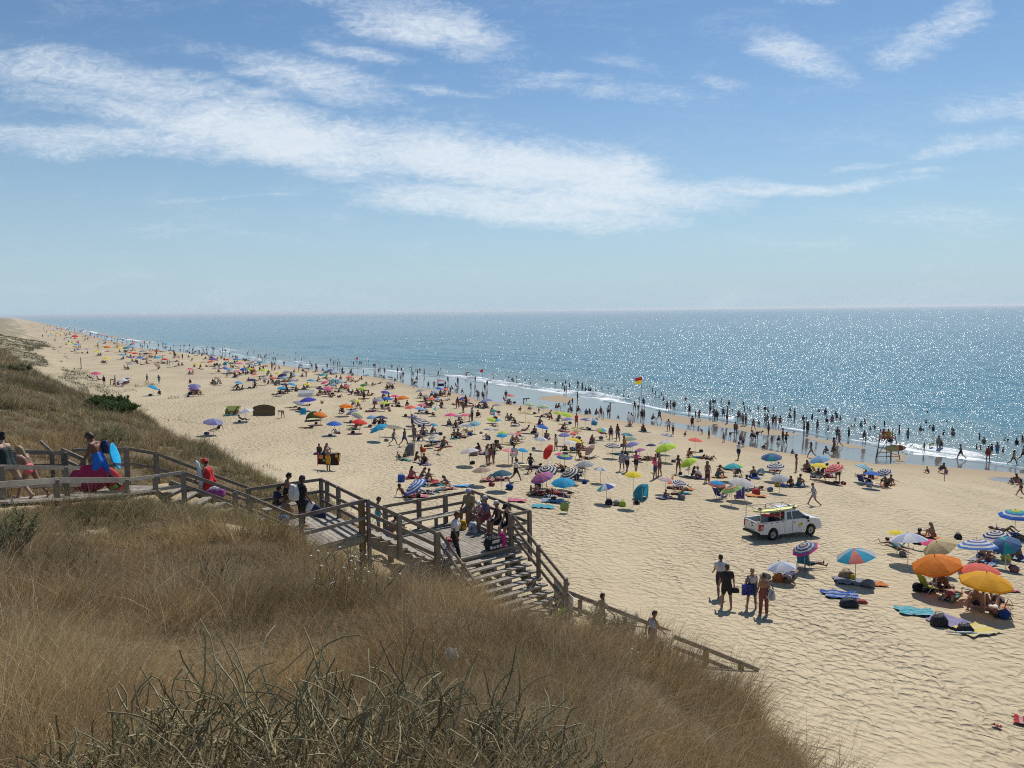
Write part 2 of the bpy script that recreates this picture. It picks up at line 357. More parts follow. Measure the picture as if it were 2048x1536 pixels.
SANDBARS = [[(1071,797),(1139,808),(1152,796),(1110,789),(1085,792)],[(1019,774),(1085,787),(1060,779),(1035,775)],
            [(1317,836),(1335,827),(1379,826),(1427,834),(1480,843),(1420,850),(1392,850),(1341,843)],
            [(1400,829),(1495,843),(1560,855),(1605,866),(1560,870),(1530,868),(1441,855),(1425,846)],
            [(1600,866),(1640,877),(1729,884),(1718,895),(1690,893),(1650,888),(1615,878)],
            [(1760,893),(1800,905),(1815,912),(1812,930),(1790,920),(1770,905),(1745,897)]]
def wetness(x, y):
    u, v = uv(x, y); vs = shore_v(u)
    q = np.array([uv(*on_beach(px, py)[:2]) for px, py in DRYLINE]); q = q[np.argsort(q[:, 0])]
    wob = (fbm(u/7, v/7, 40, 3)-.5)*3.0
    dv = np.interp(u, np.concatenate([[q[0, 0]-8], q[:, 0], [1500]]), np.concatenate([[shore_v(q[0, 0]-8)-3.5], q[:, 1], [52]]))
    w = sstep(-.7, .5, v-dv+wob*.35)
    bar = np.zeros(x.shape, bool)
    for p in SANDBARS: bar |= poly_mask(x+(fbm(u/5, v/5, 50, 2)-.5)*2.0, y+(fbm(u/5, v/5, 51, 2)-.5)*4, [(a, b, .3) for a, b in p])
    w = np.where(bar, .12, w)
    film = sstep(-4.5, -3.2, v-vs+wob*.6); w = np.maximum(w, film*.9)
    pool = poly_mask(x, y, [(1976,955,1.2),(1990,954,1.2),(2060,957,1.2),(2060,968,1.2),(2010,965,1.2),(1985,960,1.2)]); w = np.where(pool, 1.0, w)
    damp = sstep(-13, -1, v-dv+wob)
    return w, damp
def build_beach():
    us = [-45.0]
    while us[-1] < 5000: us.append(us[-1]+max(.45, (us[-1]+10)*.0045))
    us = np.array(us); vv = np.concatenate([np.arange(-70, 8, 3.0), np.arange(8, 40, .8), np.arange(40, 104, .42), np.arange(104, 140, 4)])
    U, V = np.meshgrid(us, vv, indexing='ij'); X, Y = xy(U, V); Z = beach_z(X, Y)
    wet, damp = wetness(X, Y)
    vs = shore_v(U); inner = (V < vs-1.5)
    Z = Z-np.where(inner, wet*.05, 0)
    me = mesh_np('beach', np.stack([X.ravel(), Y.ravel(), Z.ravel()], 1), grid_faces(*U.shape)[:, ::-1], True)
    fattr(me, 'wet', wet.ravel()); fattr(me, 'damp', damp.ravel())
    veg = sstep(15, 7, V)*sstep(.43, .55, fbm(U/45, V/5, 61, 4)+.14*sstep(8, -8, V)+.05)*sstep(55, 90, U)
    fattr(me, 'veg', veg.ravel())
    m, nt, p = new_mat('beach_sand')
    P = POS(nt); wetA = ATTR(nt, 'wet').outputs['Fac']; dampA = ATTR(nt, 'damp').outputs['Fac']; vegA = ATTR(nt, 'veg').outputs['Fac']
    big = NOISE(nt, P, .12, 4); mid = NOISE(nt, P, 1.3, 5); gr = NOISE(nt, P, 60, 2)
    dry = MIXC(nt, MR(nt, big, .3, .7), (.455, .365, .23), (.51, .415, .27)); dry = MIXC(nt, MR(nt, gr, .35, .65, 0, .35), dry, (.37, .30, .19))
    dry = MIXC(nt, MR(nt, mid, .45, .75, 0, .4), dry, (.40, .32, .205))
    c = MIXC(nt, dampA, dry, (.35, .26, .155)); c = MIXC(nt, wetA, c, (.15, .125, .10))
    vg = MA(nt, 'MULTIPLY', vegA, MR(nt, NOISE(nt, P, 1.1, 5, .7), .35, .6)); c = MIXC(nt, vg, c, (.15, .135, .08))
    L(nt, c, p.inputs['Base Color'])
    L(nt, MR(nt, wetA, .35, .9, .9, .07), p.inputs['Roughness']); p.inputs['Specular IOR Level'].default_value = .45
    # footprints: smooth dimples of walked dry sand
    st = VSCALE(nt, P, (1.0, 1.0, .3), R(33))
    wv = N(nt, 'ShaderNodeTexVoronoi', feature='SMOOTH_F1'); wv.inputs['Scale'].default_value = 3.2; wv.inputs['Smoothness'].default_value = .55; wv.inputs['Randomness'].default_value = 1
    dn = N(nt, 'ShaderNodeTexNoise'); dn.inputs['Scale'].default_value = 1.7; dn.inputs['Detail'].default_value = 2; L(nt, st, dn.inputs['Vector'])
    ad = N(nt, 'ShaderNodeVectorMath', operation='MULTIPLY_ADD'); L(nt, dn.outputs['Color'], ad.inputs[0]); ad.inputs[1].default_value = (.5, .5, .5); L(nt, st, ad.inputs[2])
    L(nt, ad.outputs[0], wv.inputs['Vector'])
    wv2 = N(nt, 'ShaderNodeTexVoronoi', feature='SMOOTH_F1'); wv2.inputs['Scale'].default_value = 6.5; wv2.inputs['Smoothness'].default_value = .6; L(nt, ad.outputs[0], wv2.inputs['Vector'])
    n2 = MA(nt, 'ADD', NOISE(nt, P, 4.5, 3), wv2.outputs['Distance']); n3 = NOISE(nt, P, .8, 2); worn = MR(nt, NOISE(nt, VSCALE(nt, P, (.25, .06, .1), R(33)), 1.0, 4, .6), .36, .60, .42, 1.05)
    h = MA(nt, 'ADD', MA(nt, 'MULTIPLY', MA(nt, 'POWER', MR(nt, wv.outputs['Distance'], .0, .7, 0, 1, False), 1.6), 1.15), MA(nt, 'ADD', MA(nt, 'MULTIPLY', n2, .30), MA(nt, 'MULTIPLY', n3, .5)))
    amt = MA(nt, 'MULTIPLY', MA(nt, 'SUBTRACT', 1.0, MR(nt, dampA, .05, .75)), worn)
    bp = N(nt, 'ShaderNodeBump'); bp.inputs['Distance'].default_value = .13; L(nt, h, bp.inputs['Height']); L(nt, MA(nt, 'ADD', MA(nt, 'MULTIPLY', amt, .95), .03), bp.inputs['Strength'])
    L(nt, bp.outputs[0], p.inputs['Normal'])
    o = link('beach', me, m); tag(o, 'pale trampled sand beach running along the sea with wet runnels', kind='structure')
build_beach()

# ------------------------------------------------------------------ sea
def build_sea():
    us = [-140.0]
    while us[-1] < 26000: us.append(us[-1]+max(.55, abs(us[-1])*.006, (us[-1]-200)*.03))
    us = np.array(us)
    ss = [-3.0]
    while ss[-1] < 26000: ss.append(ss[-1]+max(.32, (ss[-1]-12)*.012, (ss[-1]-300)*.05))
    ss = np.array(ss)
    uu = np.concatenate([-np.geomspace(26000, 150, 26), us])
    U, Sg = np.meshgrid(uu, ss, indexing='ij'); vs = shore_v(np.clip(U, -60, 1600)); V = vs+Sg; X, Y = xy(U, V)
    dist = np.hypot(X, Y)
    chop = (fbm(U/2.6, V/1.2, 70, 3)-.5)*.34*sstep(420, 150, dist)*sstep(2, 12, Sg)
    swell = .16*np.sin((Sg+6*fbm(U/30, V/30, 3, 2))*2*np.pi/17+1.2*fbm(U/25, V/40, 71, 2)*6)*sstep(4, 25, Sg)*sstep(900, 350, dist)
    # small shore break: a low curling ridge whose height changes along the coast
    amp = sstep(.46, .66, fbm(U/16, U*0+3.3, 80, 2))*.42+.05
    bk = np.exp(-((U-150)/32)**2)*.30+np.exp(-((U-118)/16)**2)*.2; amp = amp*.55+bk
    pos = 2.4+1.3*(fbm(U/9, U*0+1, 81, 2)-.5)*2
    ridge = amp*np.exp(-((Sg-pos)/np.where(Sg < pos, .55, 1.5))**2)*(.75+.5*fbm(U/.9, V/.9, 82, 2))
    Z = .012+chop+swell+ridge*sstep(-3, 0, Sg)
    swash = sstep(0.4, -2.6, Sg); Z = np.where(Sg < 1.2, np.maximum(beach_z(X, Y)+.014, Z*(1-swash)), Z)
    # the thin tongue of water ends on an uneven edge
    edge = -1.5+2.6*(fbm(U/5, U*0+7, 83, 3)-.5)
    Z = np.where(Sg < edge-.2, beach_z(X, Y)-.25, Z)
    lace = .35+1.0*sstep(.40, .66, fbm(U/2.6, Sg/1.1, 88, 3)); foam = np.exp(-((Sg-.2)/1.15)**2)*.62*lace*sstep(edge-.3, edge+.5, Sg)+.55*np.exp(-((Sg-edge)/.22)**2) + np.exp(-((Sg-pos)/1.5)**2)*np.clip(amp*2.6-.12, 0, 1.05)*(.45+.8*fbm(U/1.6, Sg/.8, 89, 3))
    foam += .50*sstep(.50, .72, fbm(U/9, Sg/2.2, 84, 3))*sstep(16, 3, Sg)
    foam += .55*np.exp(-((Sg-9-5*fbm(U/30, U*0, 85, 2))/1.2)**2)*sstep(.52, .7, fbm(U/14, U*0+9, 86, 2))
    foam += 1.0*np.exp(-((Sg-6-3*fbm(U/30, U*0, 87, 2))/3.0)**2)*np.clip(np.exp(-((U-560)/70)**2)+np.exp(-((U-375)/45)**2)*.8+np.exp(-((U-860)/140)**2), 0, 1)
    me = mesh_np('sea', np.stack([X.ravel(), Y.ravel(), Z.ravel()], 1), grid_faces(*U.shape)[:, ::-1], True)
    fattr(me, 'foam', np.clip(foam, 0, 1.3).ravel()); fattr(me, 'off', np.clip(Sg, -5, 2000).ravel())
    m, nt, p = new_mat('sea_water')
    P = POS(nt); fo = ATTR(nt, 'foam').outputs['Fac']; off = ATTR(nt, 'off').outputs['Fac']
    shallow = MR(nt, off, 0, 40); deep = MR(nt, off, 30, 900, 0, 1, False); deep = MA(nt, 'POWER', deep, .55)
    patch = NOISE(nt, VSCALE(nt, P, (.006, .02, 1), R(33)), 1.0, 5)
    c = MIXC(nt, shallow, (.20, .26, .25), (.075, .215, .265)); c = MIXC(nt, deep, c, (.036, .125, .195))
    c = MIXC(nt, MR(nt, patch, .38, .66, 0, .35), c, (.05, .165, .215))
    d = MA(nt, 'ADD', fo, MA(nt, 'MULTIPLY', MA(nt, 'SUBTRACT', NOISE(nt, P, 2.2, 6, .7, .5), .5), 1.5)); fm = MR(nt, d, .46, 1.08)
    c = MIXC(nt, fm, c, (.80, .82, .82)); L(nt, c, p.inputs['Base Color'])
    p.inputs['IOR'].default_value = 1.33
    L(nt, MA(nt, 'ADD', MA(nt, 'MULTIPLY', fm, .6), .10), p.inputs['Roughness'])
    w1 = NOISE(nt, VSCALE(nt, P, (.8, 1.3, .5), R(-28)), 1.0, 2, .5, .6); w2 = NOISE(nt, VSCALE(nt, P, (2.2, 4.0, 1), R(12)), 1.0, 3, .6, .4)
    w3 = NOISE(nt, VSCALE(nt, P, (.10, .30, .1), R(-30)), 1.0, 3, .55, .4)
    h = MA(nt, 'ADD', MA(nt, 'ADD', MA(nt, 'MULTIPLY', w1, .62), MA(nt, 'MULTIPLY', w2, .16)), MA(nt, 'MULTIPLY', w3, 1.3))
    bp = N(nt, 'ShaderNodeBump'); bp.inputs['Distance'].default_value = 1.0; L(nt, h, bp.inputs['Height'])
    L(nt, MR(nt, off, -1.5, 3.5, .08, .68), bp.inputs['Strength'])
    L(nt, bp.outputs[0], p.inputs['Normal'])
    o = link('sea', me, m); tag(o, 'blue green sea with small waves breaking on the sand and sun glitter', kind='structure')
build_sea()

# ------------------------------------------------------------------ dune ground
SAND_PATHS = []   # (x0,y0,x1,y1,half width): bare sand strips, filled by the boardwalk part
def seg_dist(x, y, a, b):
    ax, ay, bx, by = a[0], a[1], b[0], b[1]; dx, dy = bx-ax, by-ay; t = np.clip(((x-ax)*dx+(y-ay)*dy)/(dx*dx+dy*dy+1e-9), 0, 1)
    return np.hypot(x-ax-t*dx, y-ay-t*dy)
# ------------------------------------------------------------------ boardwalk geometry (worked out from the sight lines and the height of the people on it)
zA = [(-80, 17.0, 12.35), (60, 19.3, 11.85), (205, 22.3, 11.3), (300, 24.6, 10.95)]
WALK = [np.array([(px-CX)/F_PX*d, d, z]) for px, d, z in zA]
C_NL, C_NR, C_FR, C_FL = [np.array(p+(9.3,)) for p in ((-6.5, 22.75), (-4.85, 24.6), (-7.1, 27.9), (-8.9, 26.1))]
STB0 = WALK[-1]; STB1 = (C_NL+C_FL)/2+np.array([.05, 0, 0])
E_FL, E_R, E_Q, E_RL = [np.array(p+(8.1,)) for p in ((-2.5, 25.2), (.58, 27.4), (-1.68, 30.7), (-4.7, 28.5))]
E_FR = np.array([-.09, 27.0, 8.1])
STEP = np.array([.176, -.2, -.17]); NSTEP = 12
def pin(p, quad):
    s = None
    for i in range(4):
        a, b = quad[i], quad[(i+1) % 4]; c = (b[0]-a[0])*(p[1]-a[1])-(b[1]-a[1])*(p[0]-a[0]); s = c > 0 if s is None else (s & (c > 0))
    return s
def carve():
    global _Z
    x, y = _XX, _DD
    for a, b in zip(WALK[:-1]+[STB0], WALK[1:]+[STB1]):
        d = b-a; t = np.clip(((x-a[0])*d[0]+(y-a[1])*d[1])/(d[0]**2+d[1]**2), 0, 1); r = np.hypot(x-a[0]-t*d[0], y-a[1]-t*d[1]); zt = a[2]+t*d[2]
        w = sstep(1.5, 1.0, r); _Z = _Z*(1-w)+np.minimum(_Z, zt-.06)*w
        w = sstep(1.3, .7, r); _Z = _Z*(1-w)+(zt-.10)*w
    for q, z in (([C_NL, C_NR, C_FR, C_FL], 8.75), ([E_FL, E_R, E_Q, E_RL], 7.0), ([C_NR, np.array([-2.5, 25, 8.]), np.array([-3.75, 26.9, 8.]), C_FR], 7.4)):
        c = sum(p for p in q)/4; big = [c[:2]+(p[:2]-c[:2])*1.12 for p in q]
        m = pin((x, y), big); _Z = np.where(m, np.minimum(_Z, z), _Z)
    a, b = (E_FL+E_FR)/2, (E_FL+E_FR)/2+STEP*NSTEP; d = b-a
    t = ((x-a[0])*d[0]+(y-a[1])*d[1])/(d[0]**2+d[1]**2); r = np.abs((x-a[0])*d[1]-(y-a[1])*d[0])/np.hypot(d[0], d[1])
    m = (t > -.1) & (t < 1.3) & (r < 1.65); _Z = np.where(m, np.minimum(_Z, a[2]+np.clip(t, 0, 1.2)*d[2]-.75), _Z)
    _Z = _smooth(_Z, 1, 0)
carve()
def build_dune():
    me = mesh_np('dune', np.stack([_XX.ravel(), _DD.ravel(), _Z.ravel()], 1), grid_faces(*_XX.shape)[:, ::-1], True)
    bare = np.zeros(_XX.shape)
    for a, b in zip(WALK[:-1]+[STB0], WALK[1:]+[STB1]): bare = np.maximum(bare, sstep(1.25, .75, seg_dist(_XX, _DD, a, b)))
    bare = np.maximum(bare, sstep(.56, .66, fbm(_XX/2.3, _DD/2.3, 91, 4)+.10*sstep(8, 20, _DD))*.3*sstep(6, 12, _DD)*(1-.5*sstep(22, 28, _DD)))
    q = on_ground(490, 1055); bare = np.maximum(bare, sstep(1.1, .4, np.hypot(_XX-q[0], (_DD-q[1])*.6)))
    q0, q1 = on_ground(45, 1067), on_ground(200, 1064); bare = np.maximum(bare, sstep(.3, .1, seg_dist(_XX, _DD, q0, q1)))
    low = sstep(1.2, .1, _Z-beach_z(_XX, _DD)); bare = np.maximum(bare, low)
    fattr(me, 'bare', bare.ravel())
    m, nt, p = new_mat('dune_ground'); P = POS(nt)
    c = MIXC(nt, MR(nt, NOISE(nt, P, .9, 6, .65), .35, .68), (.10, .075, .04), (.21, .16, .095)); c = MIXC(nt, MR(nt, NOISE(nt, P, 14, 4), .45, .7), c, (.08, .06, .03))
    bf = MA(nt, 'ADD', ATTR(nt, 'bare').outputs['Fac'], MA(nt, 'MULTIPLY', MA(nt, 'SUBTRACT', NOISE(nt, P, 3, 5), .5), .7))
    c = MIXC(nt, MR(nt, bf, .35, .75), c, (.42, .33, .20))
    L(nt, c, p.inputs['Base Color']); p.inputs['Roughness'].default_value = .95; p.inputs['Specular IOR Level'].default_value = .1
    b = N(nt, 'ShaderNodeBump'); b.inputs['Distance'].default_value = .08; L(nt, NOISE(nt, P, 5, 5), b.inputs['Height']); L(nt, b.outputs[0], p.inputs['Normal'])
    o = link('dune', me, m); tag(o, 'dune slope covered in dry grass above the beach', kind='structure')
    return bare
_BARE = build_dune()
def bare_at(x, y):
    fi = (np.clip(x/y, -1.049, 1.049)+1.05)/2.1*(len(_T)-1); fj = np.log(np.clip(y, .91, 129)/.9)/np.log(130/.9)*(len(_D)-1)
    return _BARE[fi.astype(int), fj.astype(int)]

# ------------------------------------------------------------------ wood
def wood(name, lo, hi, rough=.85):
    m, nt, p = new_mat(name); g = N(nt, 'ShaderNodeNewGeometry'); P = g.outputs['Position']
    oi = N(nt, 'ShaderNodeObjectInfo')
    f = NOISE(nt, VSCALE(nt, P, (3, 3, 26)), 2.0, 5, .6, .4); f2 = NOISE(nt, P, 1.4, 4); f3 = NOISE(nt, P, 30, 3)
    c = MIXC(nt, MR(nt, f, .3, .7), lo, hi); c = MIXC(nt, MR(nt, f2, .4, .75, 0, .55), c, tuple(x*.6 for x in lo)); c = MIXC(nt, MR(nt, f3, .55, .8, 0, .4), c, tuple(min(1, x*1.3) for x in hi))
    ri = N(nt, 'ShaderNodeHueSaturation'); L(nt, c, ri.inputs['Color']); L(nt, MR(nt, g.outputs['Random Per Island'], 0, 1, .78, 1.18, False), ri.inputs['Value'])
    L(nt, ri.outputs[0], p.inputs['Base Color']); p.inputs['Roughness'].default_value = rough; p.inputs['Specular IOR Level'].default_value = .25
    b = N(nt, 'ShaderNodeBump'); b.inputs['Distance'].default_value = .006; L(nt, f, b.inputs['Height']); L(nt, b.outputs[0], p.inputs['Normal'])
    return m
W_RAIL = wood('weathered_rail_wood', (.165, .13, .10), (.33, .285, .235)); W_DECK = wood('grey_deck_wood', (.27, .23, .185), (.42, .375, .31)); W_NEW = wood('brown_post_wood', (.22, .13, .06), (.36, .23, .12)); W_BEAM = wood('grey_beam_wood', (.22, .185, .14), (.34, .29, .23))
def post(root, p, top, bottom, w=.12, mat=None, name='post'):
    b = MB(); b.box((p[0], p[1], (top+bottom)/2), (w, w, top-bottom), rz=R(35)); return b.build(name, mat or W_RAIL, root, bevel=.012)
def rail(root, p, q, w=.045, h=.12, mat=None, name='rail', flat=False):
    b = MB(); p, q = Vector(p), Vector(q); e = (q-p).normalized()*.06
    b.beam(p-e, q+e, *((h, w) if flat else (w, h))); return b.build(name, mat or W_RAIL, root, bevel=.008)
def deck(root, quad, along, plank=.145, gap=.018, th=.045, name='deck', mat=None):
    """planks running in direction along, clipped to the quad"""
    q = [Vector(p) for p in quad]; z = q[0].z; al = Vector((along[0], along[1], 0)).normalized(); ac = Vector((-al.y, al.x, 0))
    s0 = min(p.dot(ac) for p in q); s1 = max(p.dot(ac) for p in q); b = MB(); s = s0
    while s < s1-.03:
        a0, a1 = s, min(s+plank, s1)
        def span(c):
            ts = []
            for i in range(4):
                u, v = q[i], q[(i+1) % 4]; cu, cv = u.dot(ac), v.dot(ac)
                if (cu-c)*(cv-c) <= 0 and abs(cu-cv) > 1e-6: ts.append((u+(v-u)*((c-cu)/(cv-cu))).dot(al))
            return (min(ts), max(ts)) if len(ts) > 1 else None
        t0, t1 = span(a0+.004), span(a1-.004)
        if t0 and t1 and t0[1]-t0[0] > .05 and t1[1]-t1[0] > .05:
            dz = random.uniform(-.004, .004); P = lambda t, c, zz: al*t+ac*c+Vector((0, 0, zz+dz))
            b.hexa([P(t0[0], a0, z-th), P(t0[1], a0, z-th), P(t1[1], a1, z-th), P(t1[0], a1, z-th), P(t0[0], a0, z), P(t0[1], a0, z), P(t1[1], a1, z), P(t1[0], a1, z)])
        s += plank+gap
    return b.build(name, mat or W_DECK, root)
def off(p, dz): return (p[0], p[1], p[2]+dz)
def fence_run(root, pts, offs, zbase, post_w=.12, rail_h=.12, mat=None, posts=True):
    for k, p in enumerate(pts):
        if posts: post(root, p, p[2]+.0, zbase[k] if isinstance(zbase, (list, tuple)) else zbase, post_w, mat)
    for o in offs:
        for a, b in zip(pts[:-1], pts[1:]): rail(root, off(a, o-.06), off(b, o-.06), h=rail_h, mat=mat)
def build_walkway():
    r = empty('walkway', WALK[1]); r.location = (0, 0, 0); tag(r, 'sandy plank walkway with grey wooden rails climbing the dune to the left', 'boardwalk')
    for a, b in zip(WALK[:-1], WALK[1:]):
        d = (b-a); n = np.array([-d[1], d[0], 0])/np.hypot(d[0], d[1])*.85
        b_ = MB(); L_ = np.hypot(d[0], d[1]); n_ = int(L_/.16)
        for i in range(n_):
            p, q = a+d*(i/n_), a+d*((i+.9)/n_); b_.hexa([p-n-(0,0,.05), q-n-(0,0,.05), q+n-(0,0,.05), p+n-(0,0,.05), p-n, q-n, q+n, p+n])
        b_.build('deck', W_DECK, r)
    # low rail on the near side
    near = [at_depth(-60, 974, 16.6), at_depth(112, 961, 19.4), at_depth(252, 960, 21.8)]
    for i, p in enumerate(near): post(r, p, p[2]+.02, p[2]-1.0, .14, W_BEAM)
    for a, b in zip(near[:-1], near[1:]): rail(r, a, b, .06, .15, W_DECK)
    for a, b in zip(near[:-1], near[1:]): rail(r, off(a, -.50), off(b, -.52), .05, .16, W_DECK, name='kick_board')
    # second rail just behind it
    sec = [at_depth(-60, 931, 17.2), at_depth(2, 934, 18.2), at_depth(131, 936, 20.3), at_depth(156, 936, 20.8)]
    for p in sec[1:3]: post(r, p, p[2]+.03, p[2]-.85, .13, W_BEAM)
    for a, b in zip(sec[:-1], sec[1:]): rail(r, a, b, .05, .12); rail(r, off(a, -.47), off(b, -.47), .05, .10)
    # rear rail with the gate like corner
    rear = [at_depth(-60, 903, 21), at_depth(28, 904, 22), at_depth(103, 905, 23), at_depth(130, 906, 23.4)]
    for p in rear: post(r, p, p[2]+.02, p[2]-1.1, .12)
    for a, b in zip(rear[:-1], rear[1:]): rail(r, a, b, .05, .13); rail(r, off(a, -.40), off(b, -.40), .05, .1)
    rail(r, at_depth(82, 884, 25.5), at_depth(105, 904, 24.4), .05, .1); g = [at_depth(126, 900, 24), at_depth(166, 918, 23.2)]
    rail(r, *g, .06, .12); rail(r, off(g[0], -.3), off(g[1], -.3), .06, .1); post(r, g[0], g[0][2], g[0][2]-.8, .14); post(r, g[1], g[1][2], g[1][2]-.8, .14)
    top = [at_depth(150, 900, 24.6), at_depth(180, 899, 24.8), at_depth(250, 897, 25.2)]
    for p in top[1:2]: post(r, p, p[2], p[2]-1.0, .13, W_BEAM)
    for a, b in zip(top[:-1], top[1:]): rail(r, a, b, .06, .1, W_BEAM)
    rail(r, off(top[1], -.55), off(top[2], -.55), .05, .1)
    # rope mesh mat laid on the boards
    mat = empty('rope_mat'); tag(mat, 'black open mesh mat lying on the walkway boards', 'mat'); b = MB(); c = WALK[2]; d = (WALK[2]-WALK[1]); d = d/np.linalg.norm(d); n = np.array([-d[1], d[0], 0]); n /= np.linalg.norm(n)
    for i in range(13): b.beam(c+d*(i*.09-.9)-n*.55+(0,0,.02), c+d*(i*.09-.9)+n*.25+(0,0,.02), .022, .018)
    for i in range(8): b.beam(c-d*.9+n*(i*.115-.55)+(0,0,.024), c+d*.2+n*(i*.115-.55)+(0,0,.024), .022, .018)
    b.build('mesh', plain('black_rope', (.03, .03, .03)), mat)
def stairs_treads(root, p0, p1, half, n, wdir, th=.05, depth=.30, name='tread'):
    d = (p1-p0)/n
    for i in range(n):
        c = p0+d*(i+1); f = np.array([d[0], d[1], 0]); f = f/np.linalg.norm(f)*depth/2; w = wdir*half; b = MB()
        for s in (-1, 1):
            m = c+f*s*.52; e = f*.46
            b.hexa([m-w-e-(0,0,th), m-w+e-(0,0,th), m+w+e-(0,0,th), m+w-e-(0,0,th), m-w-e, m-w+e, m+w+e, m+w-e])
        b.build(name, W_DECK, root)
def build_upper_stairs():
    r = empty('upper_stairs'); tag(r, 'narrow plank steps with handrails leading from walkway down to upper landing', 'stairs')
    d = STB1-STB0; w = np.array([-d[1], d[0], 0]); w /= np.linalg.norm(w); stairs_treads(r, STB0, STB1, .75, 9, w)
    for s in (-1, 1):
        b = MB(); b.beam(STB0+w*s*.8-(0,0,.1), STB1+w*s*.8-(0,0,.1), .06, .25); b.build('stringer', W_BEAM, r)
    near = [at_depth(252, 960, 21.85), at_depth(310, 953, 23.2), at_depth(366, 945, 24.2), at_depth(470, 983, 25.0), at_depth(500, 994, 25.2), at_depth(587, 1032, 24.0)]
    for p in near[1:5]: post(r, p, p[2]+.02, p[2]-1.15, .14, W_BEAM)
    for i, (a, b) in enumerate(zip(near[:-1], near[1:])):
        m = W_DECK if i < 2 else W_RAIL; rail(r, a, b, .06, .11, m); rail(r, off(a, -.42), off(b, -.42), .05, .10, m)
    far = [at_depth(252, 897, 25.3), at_depth(312, 907, 26), at_depth(405, 943, 27), at_depth(497, 976, 27.6)]
    for p in far: post(r, p, p[2]+.02, p[2]-1.2, .15)
    for a, b in zip(far[:-1], far[1:]): rail(r, a, b, .06, .1); rail(r, off(a, -.5), off(b, -.5), .05, .1)
def build_landing():
    r = empty('upper_landing'); tag(r, 'square plank landing with bench and rails at the top of the stepped descent', 'platform')
    deck(r, [C_NL, C_NR, C_FR, C_FL], C_FR-C_NR)
    for a, b in ((C_NL, C_NR), (C_NR, C_FR), (C_FR, C_FL), (C_FL, C_NL)):
        m = MB(); m.beam(off(a, -.19), off(b, -.19), .07, .25); m.build('beam', W_BEAM, r)
    zt = 10.42; tops = lambda p: np.array([p[0], p[1], zt])
    n = [tops(C_NL+(.05, .05, 0)), tops(C_NR)]
    post(r, n[0], zt, 8.4, .12); post(r, C_NR+(-.12, 0, 0), zt-.03, 7.4, .17, W_NEW); post(r, C_NR+(.12, -.1, 0), zt+.02, 7.2, .11)
    for o in (-.05, -.62): rail(r, off(n[0], o), off(n[1], o), .05, .12, W_RAIL if o > -.1 else W_DECK)
    s = [tops(C_NR), tops(C_NR*.42+C_FR*.58), tops(C_FR*.85+C_NR*.15), tops(C_FR)]
    for p in s[1:]: post(r, p, zt, 8.4, .13)
    for a, b in zip(s[:-1], s[1:]):
        for o in (-.05, -.45, -.82): rail(r, off(a, o), off(b, o), .05, .11)
    k = [tops(C_FR), tops(C_FL+(-.4, .3, 0))]
    post(r, k[1], zt, 8.4)
    for o in (-.05, -.5): rail(r, off(k[0], o), off(k[1], o), .05, .11)
    b = MB(); a0, a1 = C_FL*.9+C_FR*.1+(.1, -.35, 0), C_FR*.75+C_FL*.25+(.1, -.35, 0); b.beam(off(a0, .45), off(a1, .45), .36, .05); b.build('bench_seat', W_DECK, r)
    for f in (.05, .95):
        p = a0*(1-f)+a1*f; post(r, p, 9.72, 9.3, .1, name='bench_leg')
def build_middle_stairs():
    r = empty('middle_stairs'); tag(r, 'flight of plank steps with solid stringer between upper landing and lower platform', 'stairs')
    T, B = C_NR+(.1, 0, 0), np.array([-2.55, 25.0, 8.1]); w = np.array([-.55, .83, 0]); n = 8; d = (B-T)/n; wid = w*2.1
    for i in range(n-1):
        c = T+d*(i+1); f = np.array([d[0], d[1], 0])*.53; b = MB(); c = c+w*.02
        b.hexa([c-f*.1-(0,0,.05), c+f*1.9-(0,0,.05)-f*.9, c+f+wid-(0,0,.05), c-f*.1+wid-(0,0,.05), c-f*.1, c+f*1.0, c+f+wid, c-f*.1+wid]); b.build('tread', W_DECK, r)
    for k, o in ((0, -.02), (1, 2.1)):
        b = MB(); p, q = T+w*o+(0, 0, -.06), B+w*o+(0, 0, -.10)
        for i in range(n):   # cut string: stepped upper edge
            c0, c1 = p+(q-p)*(i/n), p+(q-p)*((i+1)/n); e = w*.03
            b.hexa([c0-e-(0,0,.42), c1-e-(0,0,.42+0), c1+e-(0,0,.42), c0+e-(0,0,.42), c0-e-(0,0,.10), np.array([c1[0], c1[1], c0[2]])-e-(0,0,.10), np.array([c1[0], c1[1], c0[2]])+e-(0,0,.10), c0+e-(0,0,.10)])
        b.build('stringer', W_BEAM, r)
    t0, t1 = np.array([T[0], T[1]-.1, 10.42]), np.array([B[0], B[1]-.1, 9.2]); mid = t0*.55+t1*.45
    post(r, mid, mid[2]+.0, mid[2]-1.45, .14, W_BEAM); post(r, t1, 9.22, 7.2, .17)
    for o in (-.05, -.45, -.80): rail(r, off(t0, o), off(t1, o), .05, .12)
